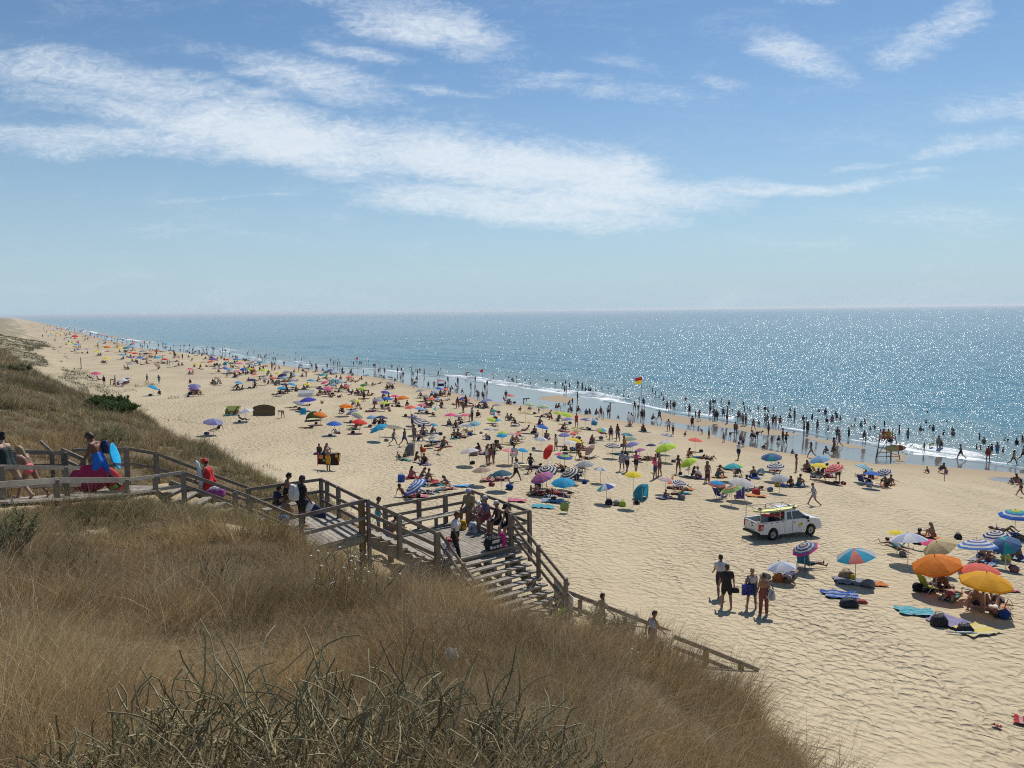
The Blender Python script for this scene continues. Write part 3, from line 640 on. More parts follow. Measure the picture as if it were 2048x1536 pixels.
def build_platform():
    r = empty('lower_platform'); tag(r, 'wide plank platform with benches and dark wooden railing above the beach', 'platform')
    deck(r, [E_FL, E_R, E_Q, E_RL], E_Q-E_R)
    for a, b in ((E_FL, E_R), (E_R, E_Q), (E_Q, E_RL), (E_RL, E_FL)):
        m = MB(); m.beam(off(a, -.17), off(b, -.17), .07, .22); m.build('beam', W_BEAM, r)
    for f in (.25, .5, .75):
        m = MB(); m.beam(off(E_FL*(1-f)+E_R*f, -.30), off(E_RL*(1-f)+E_Q*f, -.30), .08, .2); m.build('joist', W_BEAM, r)
    for p in (E_FL*.9+E_Q*.1, E_R*.85+E_RL*.15, E_Q, E_RL, E_FL*.5+E_R*.5): post(r, p, 7.95, float(ground_z(p[0], p[1]))-.3, .18, W_BEAM, name='support')
    zt = 9.22; tp = lambda p: np.array([p[0], p[1], zt])
    rr = [tp(E_RL+(-.15, -.1, 0)), tp(E_RL*.66+E_Q*.34), tp(E_RL*.34+E_Q*.66), tp(E_Q)]
    for p in rr: post(r, p, zt, 7.6, .15)
    for a, b in zip(rr[:-1], rr[1:]):
        for o in (-.02, -.42): rail(r, off(a, o), off(b, o), .06, .11)
    qr = [tp(E_Q), tp(E_Q*.8+E_R*.2), tp(E_Q*.33+E_R*.67), tp(E_R)]
    for p in qr[1:]: post(r, p, zt, 7.35, .13)
    for a, b in zip(qr[:-1], qr[1:]):
        for o in (-.02, -.42, -.80): rail(r, off(a, o), off(b, o), .06, .11)
    post(r, E_FR, zt+.02, 7.5, .15)
    for o in (-.02, -.42, -.80): rail(r, off(tp(E_R), o), off(tp(E_FR), o), .06, .11, W_BEAM)
    inw = (E_RL-E_Q); inw = inw/np.linalg.norm(inw); toR = (E_R-E_Q); toR /= np.linalg.norm(toR)
    for a, b, sh, nm in ((E_RL*.97+E_Q*.03, E_Q*.95+E_RL*.05, toR*.32, 'bench_seat'), (E_Q*.95+E_R*.05, E_R*.9+E_Q*.1, inw*.34, 'bench_seat')):
        m = MB(); m.beam(off(a+sh*.7, .44), off(b+sh*.7, .44), .18, .05); m.beam(off(a+sh*1.45, .44), off(b+sh*1.45, .44), .18, .05); m.build(nm, W_DECK, r)
        for f in (.08, .5, .92):
            p = a*(1-f)+b*f+sh*1.1; post(r, p, 8.51, 8.1, .11, name='bench_leg')
def build_lower_stairs():
    r = empty('lower_stairs'); tag(r, 'broad open plank steps going down from platform to the sand', 'stairs')
    a, b = E_FL+(.15, .1, 0), E_FR+(-.02, -.02, 0); w = (b-a); W = np.linalg.norm(w); w /= W; mid = (a+b)/2
    for i in range(NSTEP):
        c = mid+STEP*(i+1)+STEP*np.array([.15, .15, 0]); f = np.array([STEP[0], STEP[1], 0]); f /= np.linalg.norm(f); m = MB(); e = w*(W/2+.12)
        for k in (-.075, .075):
            g = c+f*k; h = f*.068; m.hexa([g-e-h-(0,0,.06), g+e-h-(0,0,.06), g+e+h-(0,0,.06), g-e+h-(0,0,.06), g-e-h, g+e-h, g+e+h, g-e+h])
        m.build('tread', W_DECK, r)
        for k in (-.36, .05, .42):
            m = MB(); p = c+w*W*k-(0,0,.14); m.box(p, (.12, .3, .16), rz=math.atan2(f[1], f[0])-R(90)); m.build('step_block', W_BEAM, r)
    for k in (-.5, -.05, .5):
        m = MB(); p = mid+w*W*k*.86; m.beam(p-(0,0,.34), p+STEP*(NSTEP+.6)-(0,0,.34), .08, .24); m.build('stringer', W_BEAM, r)
    m = MB(); m.beam(off(a, -.05), off(b, -.05), .26, .07); m.build('edge_board', W_DECK, r)
    for base, n in ((E_FR+(.06, 0, 0), 12), (E_FL+(-.02, -.05, 0), 9)):
        t = np.array([base[0], base[1], 9.2]); e = t+STEP*(n-1.6)
        for o in (-.04, -.42, -.78): rail(r, off(t, o), off(e, o), .05, .11)
        for k in ((5, 10) if n == 12 else (5, 9)):
            p = t+STEP*k; post(r, p, p[2]+.05, p[2]-1.25, .12)
    p0 = E_FR+STEP*7.6+np.array([.1, .05, .05]); p1 = E_FR+STEP*11+np.array([.1, .05, .15]); m = MB(); m.hexa([p0-(0,0,.35), p1-(0,0,.35), p1+(.02,.02,-.35), p0+(.02,.02,-.35), p0+(0,0,.55), p1+(0,0,.55), p1+(.02,.02,.55), p0+(.02,.02,.55)])
    m.build('side_panel', plain('pale_panel', (.55, .56, .56), .5), r)
def build_handrails():
    far = [at_depth(1124, 1180, 26.0), at_depth(1160, 1194, 26.3), at_depth(1250, 1228, 26.6), at_depth(1383, 1281, 26.6)]
    r = empty('beach_handrail'); tag(r, 'long wooden handrail on the seaward side of the sand path below the stairs', 'handrail')
    for p in far[1:]: post(r, p, p[2]-.10, float(ground_z(p[0], p[1]))-.3, .12)
    for a, b in zip(far[:-1], far[1:]): rail(r, a, b, .06, .14); rail(r, off(a, -.5), off(b, -.5), .05, .12)
    near = [at_depth(1352, 1275, 23.0), at_depth(1412, 1298, 23.1), at_depth(1482, 1326, 23.3)]; end = at_depth(1514, 1339, 23.4)
    r = empty('beach_handrail'); tag(r, 'short wooden handrail with two posts ending on open sand beside dune grass', 'handrail')
    for p in near[1:]: post(r, p, p[2]+.0, float(ground_z(p[0], p[1]))-.3, .13, W_NEW)
    for a, b in zip(near, near[1:]+[end]): rail(r, a, b, .07, .13, W_BEAM if b is not end else W_RAIL)
    for a, b in zip(near[:-1], near[1:]): rail(r, off(a, -.34), off(b, -.34), .06, .12)
build_walkway(); build_upper_stairs(); build_landing(); build_middle_stairs(); build_platform(); build_lower_stairs(); build_handrails()
# ------------------------------------------------------------------ dune grass: one mesh of many bent blades
def grass_mat(name, trans=.35):
    m, nt, p = new_mat(name); c = ATTR(nt, 'tint').outputs['Color']
    L(nt, c, p.inputs['Base Color']); p.inputs['Roughness'].default_value = .7; p.inputs['Specular IOR Level'].default_value = .2
    t = N(nt, 'ShaderNodeBsdfTranslucent'); L(nt, c, t.inputs['Color']); mx = N(nt, 'ShaderNodeMixShader'); mx.inputs[0].default_value = trans
    L(nt, p.outputs[0], mx.inputs[1]); L(nt, t.outputs[0], mx.inputs[2]); L(nt, mx.outputs[0], nt.nodes['Material Output'].inputs['Surface'])
    return m
def blades(x, y, z, h, w, lean, curl, az, tint, seg=3):
    n = len(x); k = np.linspace(0, 1, seg+1); fa = rng.uniform(0, np.pi, n); wx, wy = np.cos(fa), np.sin(fa)
    V = np.zeros((n, seg*2+1, 3)); C = np.zeros((n, seg*2+1, 3))
    for i, t in enumerate(k):
        out = h*(lean*t+curl*t*t); up = h*t*np.sqrt(np.clip(1-(lean*.5+curl*.7*t)**2, .15, 1))
        cx, cy, cz = x+np.cos(az)*out, y+np.sin(az)*out, z+up; hw = w*(1-t)**.7*.5
        if i < seg:
            V[:, i*2] = np.stack([cx-wx*hw, cy-wy*hw, cz], 1); V[:, i*2+1] = np.stack([cx+wx*hw, cy+wy*hw, cz], 1)
            C[:, i*2] = C[:, i*2+1] = tint
        else: V[:, seg*2] = np.stack([cx, cy, cz], 1); C[:, seg*2] = tint
    b = (np.arange(n)*(seg*2+1))[:, None]; F = []
    for i in range(seg-1): F += [b+np.array([[i*2, i*2+1, i*2+3]]), b+np.array([[i*2, i*2+3, i*2+2]])]
    F.append(b+np.array([[seg*2-2, seg*2-1, seg*2]]))
    return V.reshape(-1, 3), np.concatenate(F), C.reshape(-1, 3)
def build_grass():
    bands = [(1.55, 3.2, -.95, .62, 2800), (3.2, 6, -.85, .62, 2100), (6, 10, -.8, .6, 1250), (10, 16, -.76, .45, 900), (16, 26, -.74, .32, 560), (26, 46, -.73, -.12, 460), (46, 92, -.76, -.42, 170)]
    VV, FF, CC = [], [], []; base = 0
    for d0, d1, t0, t1, den in bands:
        area = .5*(d1*d1-d0*d0)*(t1-t0); n = int(area*den)
        d = np.sqrt(rng.uniform(d0*d0, d1*d1, n)); t = rng.uniform(t0, t1, n); x = t*d
        clump = fbm(x/.36, d/.36, 101, 2); keep = rng.random(n) < (.10+1.25*sstep(.36, .62, clump))*(.48+.62*sstep(.34, .56, fbm(x/1.15, d/1.15, 102, 2)))
        bare = bare_at(x, d); keep &= rng.random(n) > bare*.96
        z = dune_z(x, d); keep &= (z > beach_z(x, d)-.02)
        for a, b in zip(WALK[:-1]+[STB0], WALK[1:]+[STB1]): keep &= seg_dist(x, d, a, b) > 1.0
        for q in ([C_NL, C_NR, C_FR, C_FL], [E_FL, E_R, E_Q, E_RL]):
            c = sum(q)/4; keep &= ~pin((x, d), [c[:2]+(p[:2]-c[:2])*.97 for p in q])
        a, b = (E_FL+E_FR)/2, (E_FL+E_FR)/2+STEP*(NSTEP+3); keep &= seg_dist(x, d, a, b) > 1.5
        x, d, z = x[keep], d[keep], z[keep]; n = len(x)
        tall = fbm(x/1.9, d/1.9, 103, 3); cl = fbm(x/.36, d/.36, 101, 2); h = (.17+.22*sstep(.25, .75, tall))*(.55+1.0*sstep(.36, .68, cl))*(.7+.55*sstep(.36, .6, fbm(x/1.15, d/1.15, 102, 2)))*rng.uniform(.5, 1.3, n)*np.interp(d, [1.5, 4, 8, 14, 26], [.75, 1.05, 1.25, 1.2, .95])
        w = np.maximum(.0025, .00056*d)*rng.uniform(.6, 1.3, n)
        drift = (fbm(x/3, d/3, 107, 2)-.5)*3.0+(fbm(x/.6, d/.6, 108, 2)-.5)*3.4
        az = np.where(rng.random(n) < .66, -.55+drift+rng.normal(0, .6, n), rng.uniform(0, 2*np.pi, n))
        lean = rng.uniform(.02, .45, n); curl = rng.uniform(.05, .95, n)
        big = fbm(x/3.5, d/3.5, 109, 4); dark = fbm(x/1.3, d/1.3, 113, 3); deep = sstep(.50, .36, fbm(x/2.2, d/2.2, 119, 3)); gr = sstep(.52, .66, fbm(x/3.0, d/4.2, 117, 3)+.06*sstep(13, 24, d)*sstep(40, 28, d))*rng.random(n)
        straw = np.array([.54, .385, .19]); brown = np.array([.29, .18, .075]); grey = np.array([.36, .31, .21]); green = np.array([.17, .19, .08])
        m1 = np.clip(rng.random(n)*.7+sstep(.3, .7, big)*.5-.1, 0, 1)[:, None]; tint = brown*(1-m1)+straw*m1
        m2 = (rng.random(n)*sstep(.45, .7, dark))[:, None]; tint = tint*(1-m2)+grey*m2
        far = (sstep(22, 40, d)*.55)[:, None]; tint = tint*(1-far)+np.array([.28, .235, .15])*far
        tint = tint*(1-gr[:, None]*.75)+green*gr[:, None]*.75
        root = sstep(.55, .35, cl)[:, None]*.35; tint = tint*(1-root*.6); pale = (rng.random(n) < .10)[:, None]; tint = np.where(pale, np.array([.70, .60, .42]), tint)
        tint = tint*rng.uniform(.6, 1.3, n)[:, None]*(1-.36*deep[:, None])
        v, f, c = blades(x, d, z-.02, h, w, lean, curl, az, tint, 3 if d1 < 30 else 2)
        VV.append(v); FF.append(f+base); CC.append(c); base += len(v)
    for d0, d1, t0, t1, den in ((1.6, 4, -.95, .6, 1500), (4, 9, -.85, .6, 1300), (9, 20, -.76, .42, 560)):   # short thatch between the tufts
        n = int(.5*(d1*d1-d0*d0)*(t1-t0)*den); d = np.sqrt(rng.uniform(d0*d0, d1*d1, n)); t = rng.uniform(t0, t1, n); x = t*d; keep = rng.random(n) > bare_at(x, d); z = dune_z(x, d); keep &= z > beach_z(x, d)-.02
        for a, b in zip(WALK[:-1]+[STB0], WALK[1:]+[STB1]): keep &= seg_dist(x, d, a, b) > 1.0
        x, d, z = x[keep], d[keep], z[keep]; n = len(x); k = fbm(x/.8, d/.8, 131, 3)[:, None]; tint = np.array([.20, .135, .065])*(1-k)+np.array([.44, .33, .18])*k; tint = tint*rng.uniform(.55, 1.25, n)[:, None]
        v, f, c = blades(x, d, z-.01, rng.uniform(.06, .2, n), np.maximum(.0026, .0006*d), rng.uniform(.2, .9, n), rng.uniform(.2, 1.0, n), rng.uniform(0, 6.28, n), tint, 2); VV.append(v); FF.append(f+base); CC.append(c); base += len(v)
    me = mesh_np('dune_grass', np.concatenate(VV), np.concatenate(FF)); cattr(me, 'tint', np.concatenate(CC))
    o = link('dune_grass', me, grass_mat('dry_grass')); tag(o, 'dry brown dune grass covering the slope', 'grass', kind='stuff')
    print('blades verts', base)
    # sparse marram on the sand at the foot of the far dunes
    n = 130000; u = rng.uniform(80, 420, n); v = rng.uniform(-55, 14, n); x, y = xy(u, v); keep = (fbm(u/45, v/5, 61, 4)+.14*sstep(8, -8, v) > .43) & (fbm(u/3, v/2.2, 63, 2) > .44) & (v < 14-5*rng.random(n))
    x, y = x[keep], y[keep]; z = beach_z(x, y); n = len(x); d = y
    v_, f_, c_ = blades(x, y, z-.03, rng.uniform(.2, .5, n), .0006*d+.01, rng.uniform(0, .4, n), rng.uniform(.1, .6, n), rng.uniform(0, 6.28, n), np.array([.20, .175, .095])*rng.uniform(.6, 1.2, n)[:, None], 2)
    # a green creeping patch and grass tufts on the near beach edge
    n = 9000; u = rng.uniform(30, 150, n); v = rng.uniform(8, 21, n); x, y = xy(u, v); keep = (fbm(u/8, v/2.5, 65, 3) > .56+.012*(v-8)) & (dune_z(x, y) < beach_z(x, y)); x, y = x[keep], y[keep]; n = len(x)
    v2, f2, c2 = blades(x, y, beach_z(x, y)-.02, rng.uniform(.12, .4, n), .0005*y+.008, rng.uniform(0, .5, n), rng.uniform(.1, .6, n), rng.uniform(0, 6.28, n), np.array([.23, .20, .11])*rng.uniform(.6, 1.2, n)[:, None], 2)
    me = mesh_np('marram_grass', np.concatenate([v_, v2]), np.concatenate([f_, f2+len(v_)])); cattr(me, 'tint', np.concatenate([c_, c2]))
    o = link('marram_grass', me, bpy.data.materials['dry_grass']); tag(o, 'sparse grey green grass tufts on the far sand dunes', 'grass', kind='stuff')
build_grass()

# ------------------------------------------------------------------ shrubs and plants on the dune
def leaf_quads(b, p, dirv, ln, wd, mi):
    d = Vector(dirv).normalized(); s = d.cross(Vector((random.uniform(-1, 1), random.uniform(-1, 1), .3))).normalized()*wd; m = Vector(p)+d*ln*.5; u = d.cross(s).normalized()*ln*.08
    b.add([Vector(p), m+s+u, Vector(p)+d*ln, m-s+u], [(0, 1, 2), (0, 2, 3)], mi)
def stem_mat():
    m, nt, p = new_mat('everlasting_stem'); g = N(nt, 'ShaderNodeNewGeometry'); r = N(nt, 'ShaderNodeValToRGB'); L(nt, g.outputs['Random Per Island'], r.inputs[0]); e = r.color_ramp
    for i, c in enumerate(((.13, .105, .055), (.24, .225, .10), (.36, .31, .17), (.20, .21, .085))):
        if i > 1: e.elements.new(.5)
    for i, c in enumerate(((.14, .10, .05), (.27, .225, .10), (.44, .36, .20), (.22, .20, .085))): e.elements[i].position = i/3; e.elements[i].color = (*c, 1)
    L(nt, MIXC(nt, MR(nt, NOISE(nt, g.outputs['Position'], 30, 3), .3, .7, 0, .4), r.outputs[0], (.08, .06, .03)), p.inputs['Base Color']); p.inputs['Roughness'].default_value = .75; return m
M_STEM = stem_mat(); M_LEAF = plain('everlasting_leaf', (.225, .225, .115), .8, .35, 20, translucent=.35); M_DRY = plain('dry_stem', (.085, .06, .04), .85, .3, 20); M_GREEN = plain('bush_leaf', (.075, .125, .03), .7, .4, 8, translucent=.35); M_OLIVE = plain('olive_leaf', (.21, .215, .105), .75, .35, 8, translucent=.35); M_FLOWER = plain('white_petal', (.8, .78, .74), .6)
M_GREYLEAF = plain('sea_grey_leaf', (.28, .285, .20), .8, .35, 12, translucent=.3)
def curly_shrub(base, h, rad, nst, label, leafy=.5):
    r = empty('everlasting_shrub', base); tag(r, label, 'shrub', 'everlasting shrubs in the near grass'); st, lf = MB(), MB()
    for i in range(nst):
        a = random.uniform(0, 6.28); rr = rad*math.sqrt(random.random()); p = Vector((rr*math.cos(a), rr*math.sin(a), -.03)); hh = h*random.uniform(.5, 1.25)
        d = Vector((math.cos(a)*.5+random.gauss(0, .4), math.sin(a)*.5+random.gauss(0, .4), 1)).normalized(); pts = [p.copy()]; bend = Vector((random.gauss(0, .75), random.gauss(0, .75), random.uniform(-.25, .25))); n = 8
        droop = random.random() < .42
        for k in range(n):
            if k == 4: bend = -bend*1.3+Vector((random.gauss(0, .3), random.gauss(0, .3), 0))
            d = (d+bend*(.55 if droop and k > 3 else .42)+Vector((random.gauss(0, .13), random.gauss(0, .13), .08 if not droop else -.05))).normalized(); p = p+d*hh/n; pts.append(p.copy())
        w0 = random.uniform(.0032, .0056); st.tube(pts, [w0*(1-.45*k/n) for k in range(n+1)], 5)
        if random.random() < .5:
            q = pts[4]; dd = (d+Vector((random.gauss(0, .8), random.gauss(0, .8), .3))).normalized(); sp = [q]
            for k in range(4): dd = (dd+Vector((random.gauss(0, .15), random.gauss(0, .15), .12))).normalized(); q = q+dd*hh*.1; sp.append(q)
            st.tube(sp, [w0*.8, w0*.75, w0*.7, w0*.6, w0*.5], 4)
        if random.random() < leafy:
            for k in range(random.randint(20, 42)):
                f = random.uniform(.25, 1.0); q = pts[min(n-1, int(f*n))].lerp(pts[min(n, int(f*n)+1)], random.random()); a2 = random.uniform(0, 6.28)
                leaf_quads(lf, q, (math.cos(a2), math.sin(a2), random.uniform(.5, 1.6)), random.uniform(.012, .028), random.uniform(.0018, .0032), 0)
    st.build('stems', M_STEM, r); 
    if lf.v: lf.build('leaves', M_LEAF, r)
    return r
def twig_bush(name, base, h, rad, nst, label, leaf_m, nleaf, cat='bush', stem_m=None, flowers=0, group=None, leaf=.035, up=.7):
    r = empty(name, base); tag(r, label, cat, group); st, lf, fl = MB(), MB(), MB()
    for i in range(nst):
        a = random.uniform(0, 6.28); rr = rad*.45*math.sqrt(random.random()); p = Vector((rr*math.cos(a), rr*math.sin(a), -.05)); hh = h*random.uniform(.55, 1.1); d = Vector((math.cos(a)*(1-up)+random.gauss(0, .3), math.sin(a)*(1-up)+random.gauss(0, .3), 1)).normalized(); pts = [p.copy()]; n = 5
        for k in range(n): d = (d+Vector((random.gauss(0, .16), random.gauss(0, .16), .02))).normalized(); p = p+d*hh/n; pts.append(p.copy())
        st.tube(pts, [.008*(1-.7*k/n)*max(1, h) for k in range(n+1)], 4)
        for j in range(3):
            q = pts[random.randint(2, n)]; dd = (d+Vector((random.gauss(0, .6), random.gauss(0, .6), .2))).normalized(); e = q+dd*hh*.28; st.tube([q, q.lerp(e, .5)+Vector((0, 0, .01)), e], [.005, .004, .002], 3)
            for k in range(nleaf//3):
                f = random.random(); leaf_quads(lf, q.lerp(e, f)+Vector((random.gauss(0, .02), random.gauss(0, .02), random.gauss(0, .02)))*h, (random.gauss(0, 1), random.gauss(0, 1), random.uniform(0, 1.6)), leaf*random.uniform(.6, 1.4), leaf*.13, 0)
            if flowers and random.random() < flowers:
                fl = MB(); fl.ball(e, (.02, .02, .011), 6, 4); fl.build('flower', M_FLOWER, r)
    st.build('stems', stem_m or M_DRY, r)
    if lf.v: lf.build('leaves', leaf_m, r)
    
    return r
SH = [(20,2.35,.16,.16,'low leafy everlasting shrub at the lower left corner'),(125,2.4,.2,.2,'small leafy everlasting shrub just right of the corner one'),(215,2.6,.26,.2,'leafy everlasting shrub where the curly stems begin'),
 (310,2.7,.33,.22,'everlasting shrub with drooping stem tip, left of the tallest clump'),(405,2.75,.42,.24,'tall everlasting shrub at the left of the dense curly clump'),(480,3.0,.36,.24,'everlasting shrub half hidden at the back of the dense curly clump'),(500,2.55,.44,.22,'dense tangled everlasting shrub left of the middle of the clump'),(585,2.75,.46,.24,'tallest curly everlasting shrub with arching pale stems'),
 (660,2.5,.40,.22,'tangled everlasting shrub in front of the tallest one'),(720,2.9,.38,.2,'everlasting shrub with long stems leaning left'),(800,2.75,.44,.2,'upright leafy everlasting shrub below the white plastic bag'),(880,2.6,.38,.22,'everlasting shrub with crossed curly stems right of the upright one'),(960,2.65,.30,.2,'everlasting shrub with a stem reaching right'),(1045,2.55,.27,.18,'thin everlasting shrub near the right end of the clump'),(1110,2.4,.22,.13,'last small everlasting shrub at the right end of the clump')]
for i, (px, d, h, rad, lab) in enumerate(SH):
    x = (px-CX)/F_PX*d*1.0; curly_shrub((x, d, float(dune_z(x, d))), h*(1.12 if 400 < px < 620 else 1), rad, 40 if 2 < i < 13 else 30, lab, .4 if i < 4 or i in (10, 12) else .14)
def plant(px, py, *a, **k):
    g = on_ground(px, py); return twig_bush(k.pop('name', 'bush'), g, *a, **k)
plant(8, 1105, .62, .55, 46, 'dense olive green bush at the left edge of the dune', M_OLIVE, 60, leaf=.05)
plant(160, 1050, .42, .7, 40, 'low leafy olive bush in front of the walkway', M_OLIVE, 30, leaf=.04)
plant(100, 1165, .40, .55, 26, 'dark dead flower stalks left of a larger dead clump', M_DRY, 12, cat='dead plant', leaf=.02)
plant(145, 1150, .5, .5, 30, 'large clump of dark dead flower stalks', M_DRY, 12, cat='dead plant', leaf=.02)
plant(425, 1185, .45, .6, 30, 'clump of dark dead stalks in the middle of the slope', M_DRY, 12, cat='dead plant', leaf=.02)
plant(700, 1195, .6, .8, 40, 'straggly bush with small white flowers in front of the stairs', M_OLIVE, 30, flowers=.25, leaf=.035)
plant(1195, 1262, .75, .6, 46, 'grey green bush beside the girl with plaits', M_GREYLEAF, 66, leaf=.06, up=.85)
plant(1250, 1274, .75, .7, 46, 'grey green bush between the girl with plaits and the boy in blue', M_GREYLEAF, 66, leaf=.06, up=.85)
plant(1225, 1275, .5, .6, 36, 'low grey green bush filling the gap between two taller ones', M_GREYLEAF, 60, leaf=.06, up=.85)
plant(196, 800, .42, 1.8, 60, 'bright green creeping bush highest on the dune edge', M_GREEN, 60, leaf=.2, up=.25)
plant(214, 812, .45, 2.0, 60, 'bright green creeping bush in the middle of the dune edge patch', M_GREEN, 60, leaf=.2, up=.25)
plant(232, 824, .40, 1.7, 60, 'bright green creeping bush lowest on the dune edge', M_GREEN, 60, leaf=.2, up=.25)
plant(15, 742, .35, 2.6, 50, 'faint green bush high on the dune at the left edge', M_OLIVE, 60, leaf=.22, up=.3)
plant(212, 890, .55, 1.1, 50, 'green bush on the dune behind the walkway', M_OLIVE, 60, leaf=.09, up=.6)
plant(1290, 1345, .3, .6, 30, 'low green weed with small white flowers on the slope', M_OLIVE, 45, flowers=.1, leaf=.04)
plant(790, 1045, .55, .7, 24, 'thin grey leaved bush under the middle stairs', M_GREYLEAF, 40, leaf=.05) if False else None
# plastic bag snagged in the grass
def plastic_bag():
    g = on_ground(903, 1340); b = MB(); rr = random.Random(4)
    b.ball((0, 0, .04), (.045, .04, .04), 16, 10); b.v = [(x*rr.uniform(.75, 1.2), y*rr.uniform(.75, 1.2), z*rr.uniform(.8, 1.2)) for x, y, z in b.v]
    o = b.build('plastic_bag', plain('thin_plastic', (.75, .75, .75), .3, translucent=.4), smooth=False); o.location = g; o.location.z += .06; tag(o, 'crumpled clear plastic bag caught in the dry grass', 'plastic bag')
plastic_bag()
# ------------------------------------------------------------------ figures: bones posed by angles, fleshed with tapered capsules, fused into one skin
def obj_color_mat(name, rough=.7, trans=0.0, ramp=None, base=None):
    m, nt, p = new_mat(name); oi = N(nt, 'ShaderNodeObjectInfo')
    if ramp:
        r = N(nt, 'ShaderNodeValToRGB'); L(nt, oi.outputs['Random'], r.inputs[0]); e = r.color_ramp; e.interpolation = 'CONSTANT' if len(ramp) > 4 else 'LINEAR'
        while len(e.elements) < len(ramp): e.elements.new(.5)
        for i, c in enumerate(ramp): e.elements[i].position = i/len(ramp) if len(ramp) > 4 else i/(len(ramp)-1); e.elements[i].color = (*c, 1)
        col = r.outputs[0]
    else: col = oi.outputs['Color']
    f = NOISE(nt, POS(nt, True), 14, 3); col = MIXC(nt, MR(nt, f, .3, .7, 0, .22), col, (.02, .015, .01)); L(nt, col, p.inputs['Base Color'])
    p.inputs['Roughness'].default_value = rough; p.inputs['Specular IOR Level'].default_value = .3
    return m
SKIN_R = [(.11, .05, .032), (.19, .092, .06), (.26, .135, .09), (.36, .21, .145)]
M_SKIN = obj_color_mat('sun_tanned_skin', .5, ramp=SKIN_R)
M_TOP = obj_color_mat('swim_cloth', .7)
M_BOT = obj_color_mat('trunks_cloth', .75, ramp=[(.02,.025,.05),(.02,.02,.02),(.03,.06,.2),(.30,.03,.03),(.015,.015,.02),(.05,.16,.2),(.03,.03,.04),(.12,.13,.14),(.02,.03,.09),(.25,.06,.10)])
M_HAIR = obj_color_mat('hair', .6, ramp=[(.012,.008,.006),(.03,.018,.01),(.02,.012,.008),(.06,.035,.018),(.015,.01,.008),(.22,.15,.075)])
def V3(*a): return np.array(a, float)
def figure(lean=0, side=0, hip=(0, 0), abd=(4, 4), knee=(0, 0), sh=(0, 0), shab=(12, 12), elb=(12, 12), inw=(0, 0), head=0, yaw=0, root=None, toe=0, bust=0, hipw=0, fat=1.0, long_hair=0):
    """joints and capsules of a 1.75 m figure facing +Y; pairs are (left, right)"""
    J = {}; pel = V3(0, 0, .93); Lr, Sd = R(lean), R(side)
    up = V3(math.sin(Sd)*math.cos(Lr), math.sin(Lr), math.cos(Lr)*math.cos(Sd)); fw = V3(0, math.cos(Lr), -math.sin(Lr)); rt = np.cross(fw, up); rt /= np.linalg.norm(rt)
    J['pel'] = pel; J['waist'] = pel+up*.17; J['chest'] = pel+up*.37; J['neck'] = pel+up*.53; hd = R(lean+head); hu = V3(math.sin(Sd)*.7, math.sin(hd), math.cos(hd)); hu /= np.linalg.norm(hu)
    hf = V3(math.sin(R(yaw)), math.cos(hd)*math.cos(R(yaw)), -math.sin(hd)); J['headc'] = J['neck']+hu*.17; J['hu'], J['hf'] = hu, hf; J['up'], J['fw'], J['rt'] = up, fw, rt
    C = []
    def cap(a, b, ra, rb, t): C.append((a, b, ra*fat if t not in ('hair', 'head') else ra, rb*fat if t not in ('hair', 'head') else rb, t))
    for i, s in enumerate((-1, 1)):
        f, a, k = R(hip[i]), R(abd[i]), R(knee[i]); hj = pel+V3(s*(.085+hipw*.012), 0, -.02); th = V3(s*math.sin(a), math.sin(f)*math.cos(a), -math.cos(f)*math.cos(a)); g = f-k; shk = V3(s*math.sin(a)*.55, math.sin(g), -math.cos(g)); shk /= np.linalg.norm(shk)
        kn = hj+th*.43; an = kn+shk*.42; ft = V3(0, math.cos(g+R(toe)), math.sin(g+R(toe))); ft += V3(s*.15, 0, 0); ft /= np.linalg.norm(ft)
        J['hip%d' % i], J['knee%d' % i], J['ank%d' % i], J['toe%d' % i] = hj, kn, an, an+ft*.15+shk*.035
        m1, m2 = hj+th*.2, hj+th*.215
        cap(hj, m1, .092+.008*hipw, .080, 'thigh_up'); cap(m2, kn, .078, .054, 'thigh'); cap(kn, kn+shk*.14, .052, .055, 'shank'); cap(kn+shk*.14, an, .055, .036, 'shank'); cap(an+shk*.035-ft*.03, J['toe%d' % i], .037, .027, 'foot')
        al, b, e = R(sh[i]), R(shab[i]), R(elb[i]); dn = -up; ua = (dn*math.cos(al)+fw*math.sin(al))*math.cos(b)+rt*s*math.sin(b); be = al+e; fa = (dn*math.cos(be)+fw*math.sin(be))*math.cos(b*.5)+rt*s*math.sin(b*.5)-rt*s*inw[i]; fa /= np.linalg.norm(fa)
        sj = pel+up*.475+rt*s*(.175-.012*hipw); el = sj+ua*.29; wr = el+fa*.25; J['sh%d' % i], J['elb%d' % i], J['wr%d' % i], J['fa%d' % i] = sj, el, wr, fa
        cap(sj, sj+ua*.15, .052, .045, 'arm_up'); cap(sj+ua*.15, el, .045, .036, 'arm'); cap(el, wr, .037, .024, 'fore'); cap(wr+fa*.02, wr+fa*.13, .030, .022, 'hand')
        cap(pel+rt*s*(.062+.012*hipw)+up*.0, J['waist']+rt*s*.05, .098+.008*hipw, .086, 'pelvis'); cap(J['waist']+rt*s*.048, J['chest']+rt*s*.07, .086, .098, 'belly'); cap(J['chest']+rt*s*.07, pel+up*.45+rt*s*.10, .097, .068, 'chest'); cap(sj, pel+up*.49+rt*s*.05, .052, .058, 'shoulder')
        if bust: cap(J['chest']+rt*s*.075+fw*.065, J['chest']+rt*s*.075+fw*.085-up*.01, .062, .056, 'bust')
    cap(J['neck']-up*.04, J['headc']-hu*.06, .056, .050, 'neck')
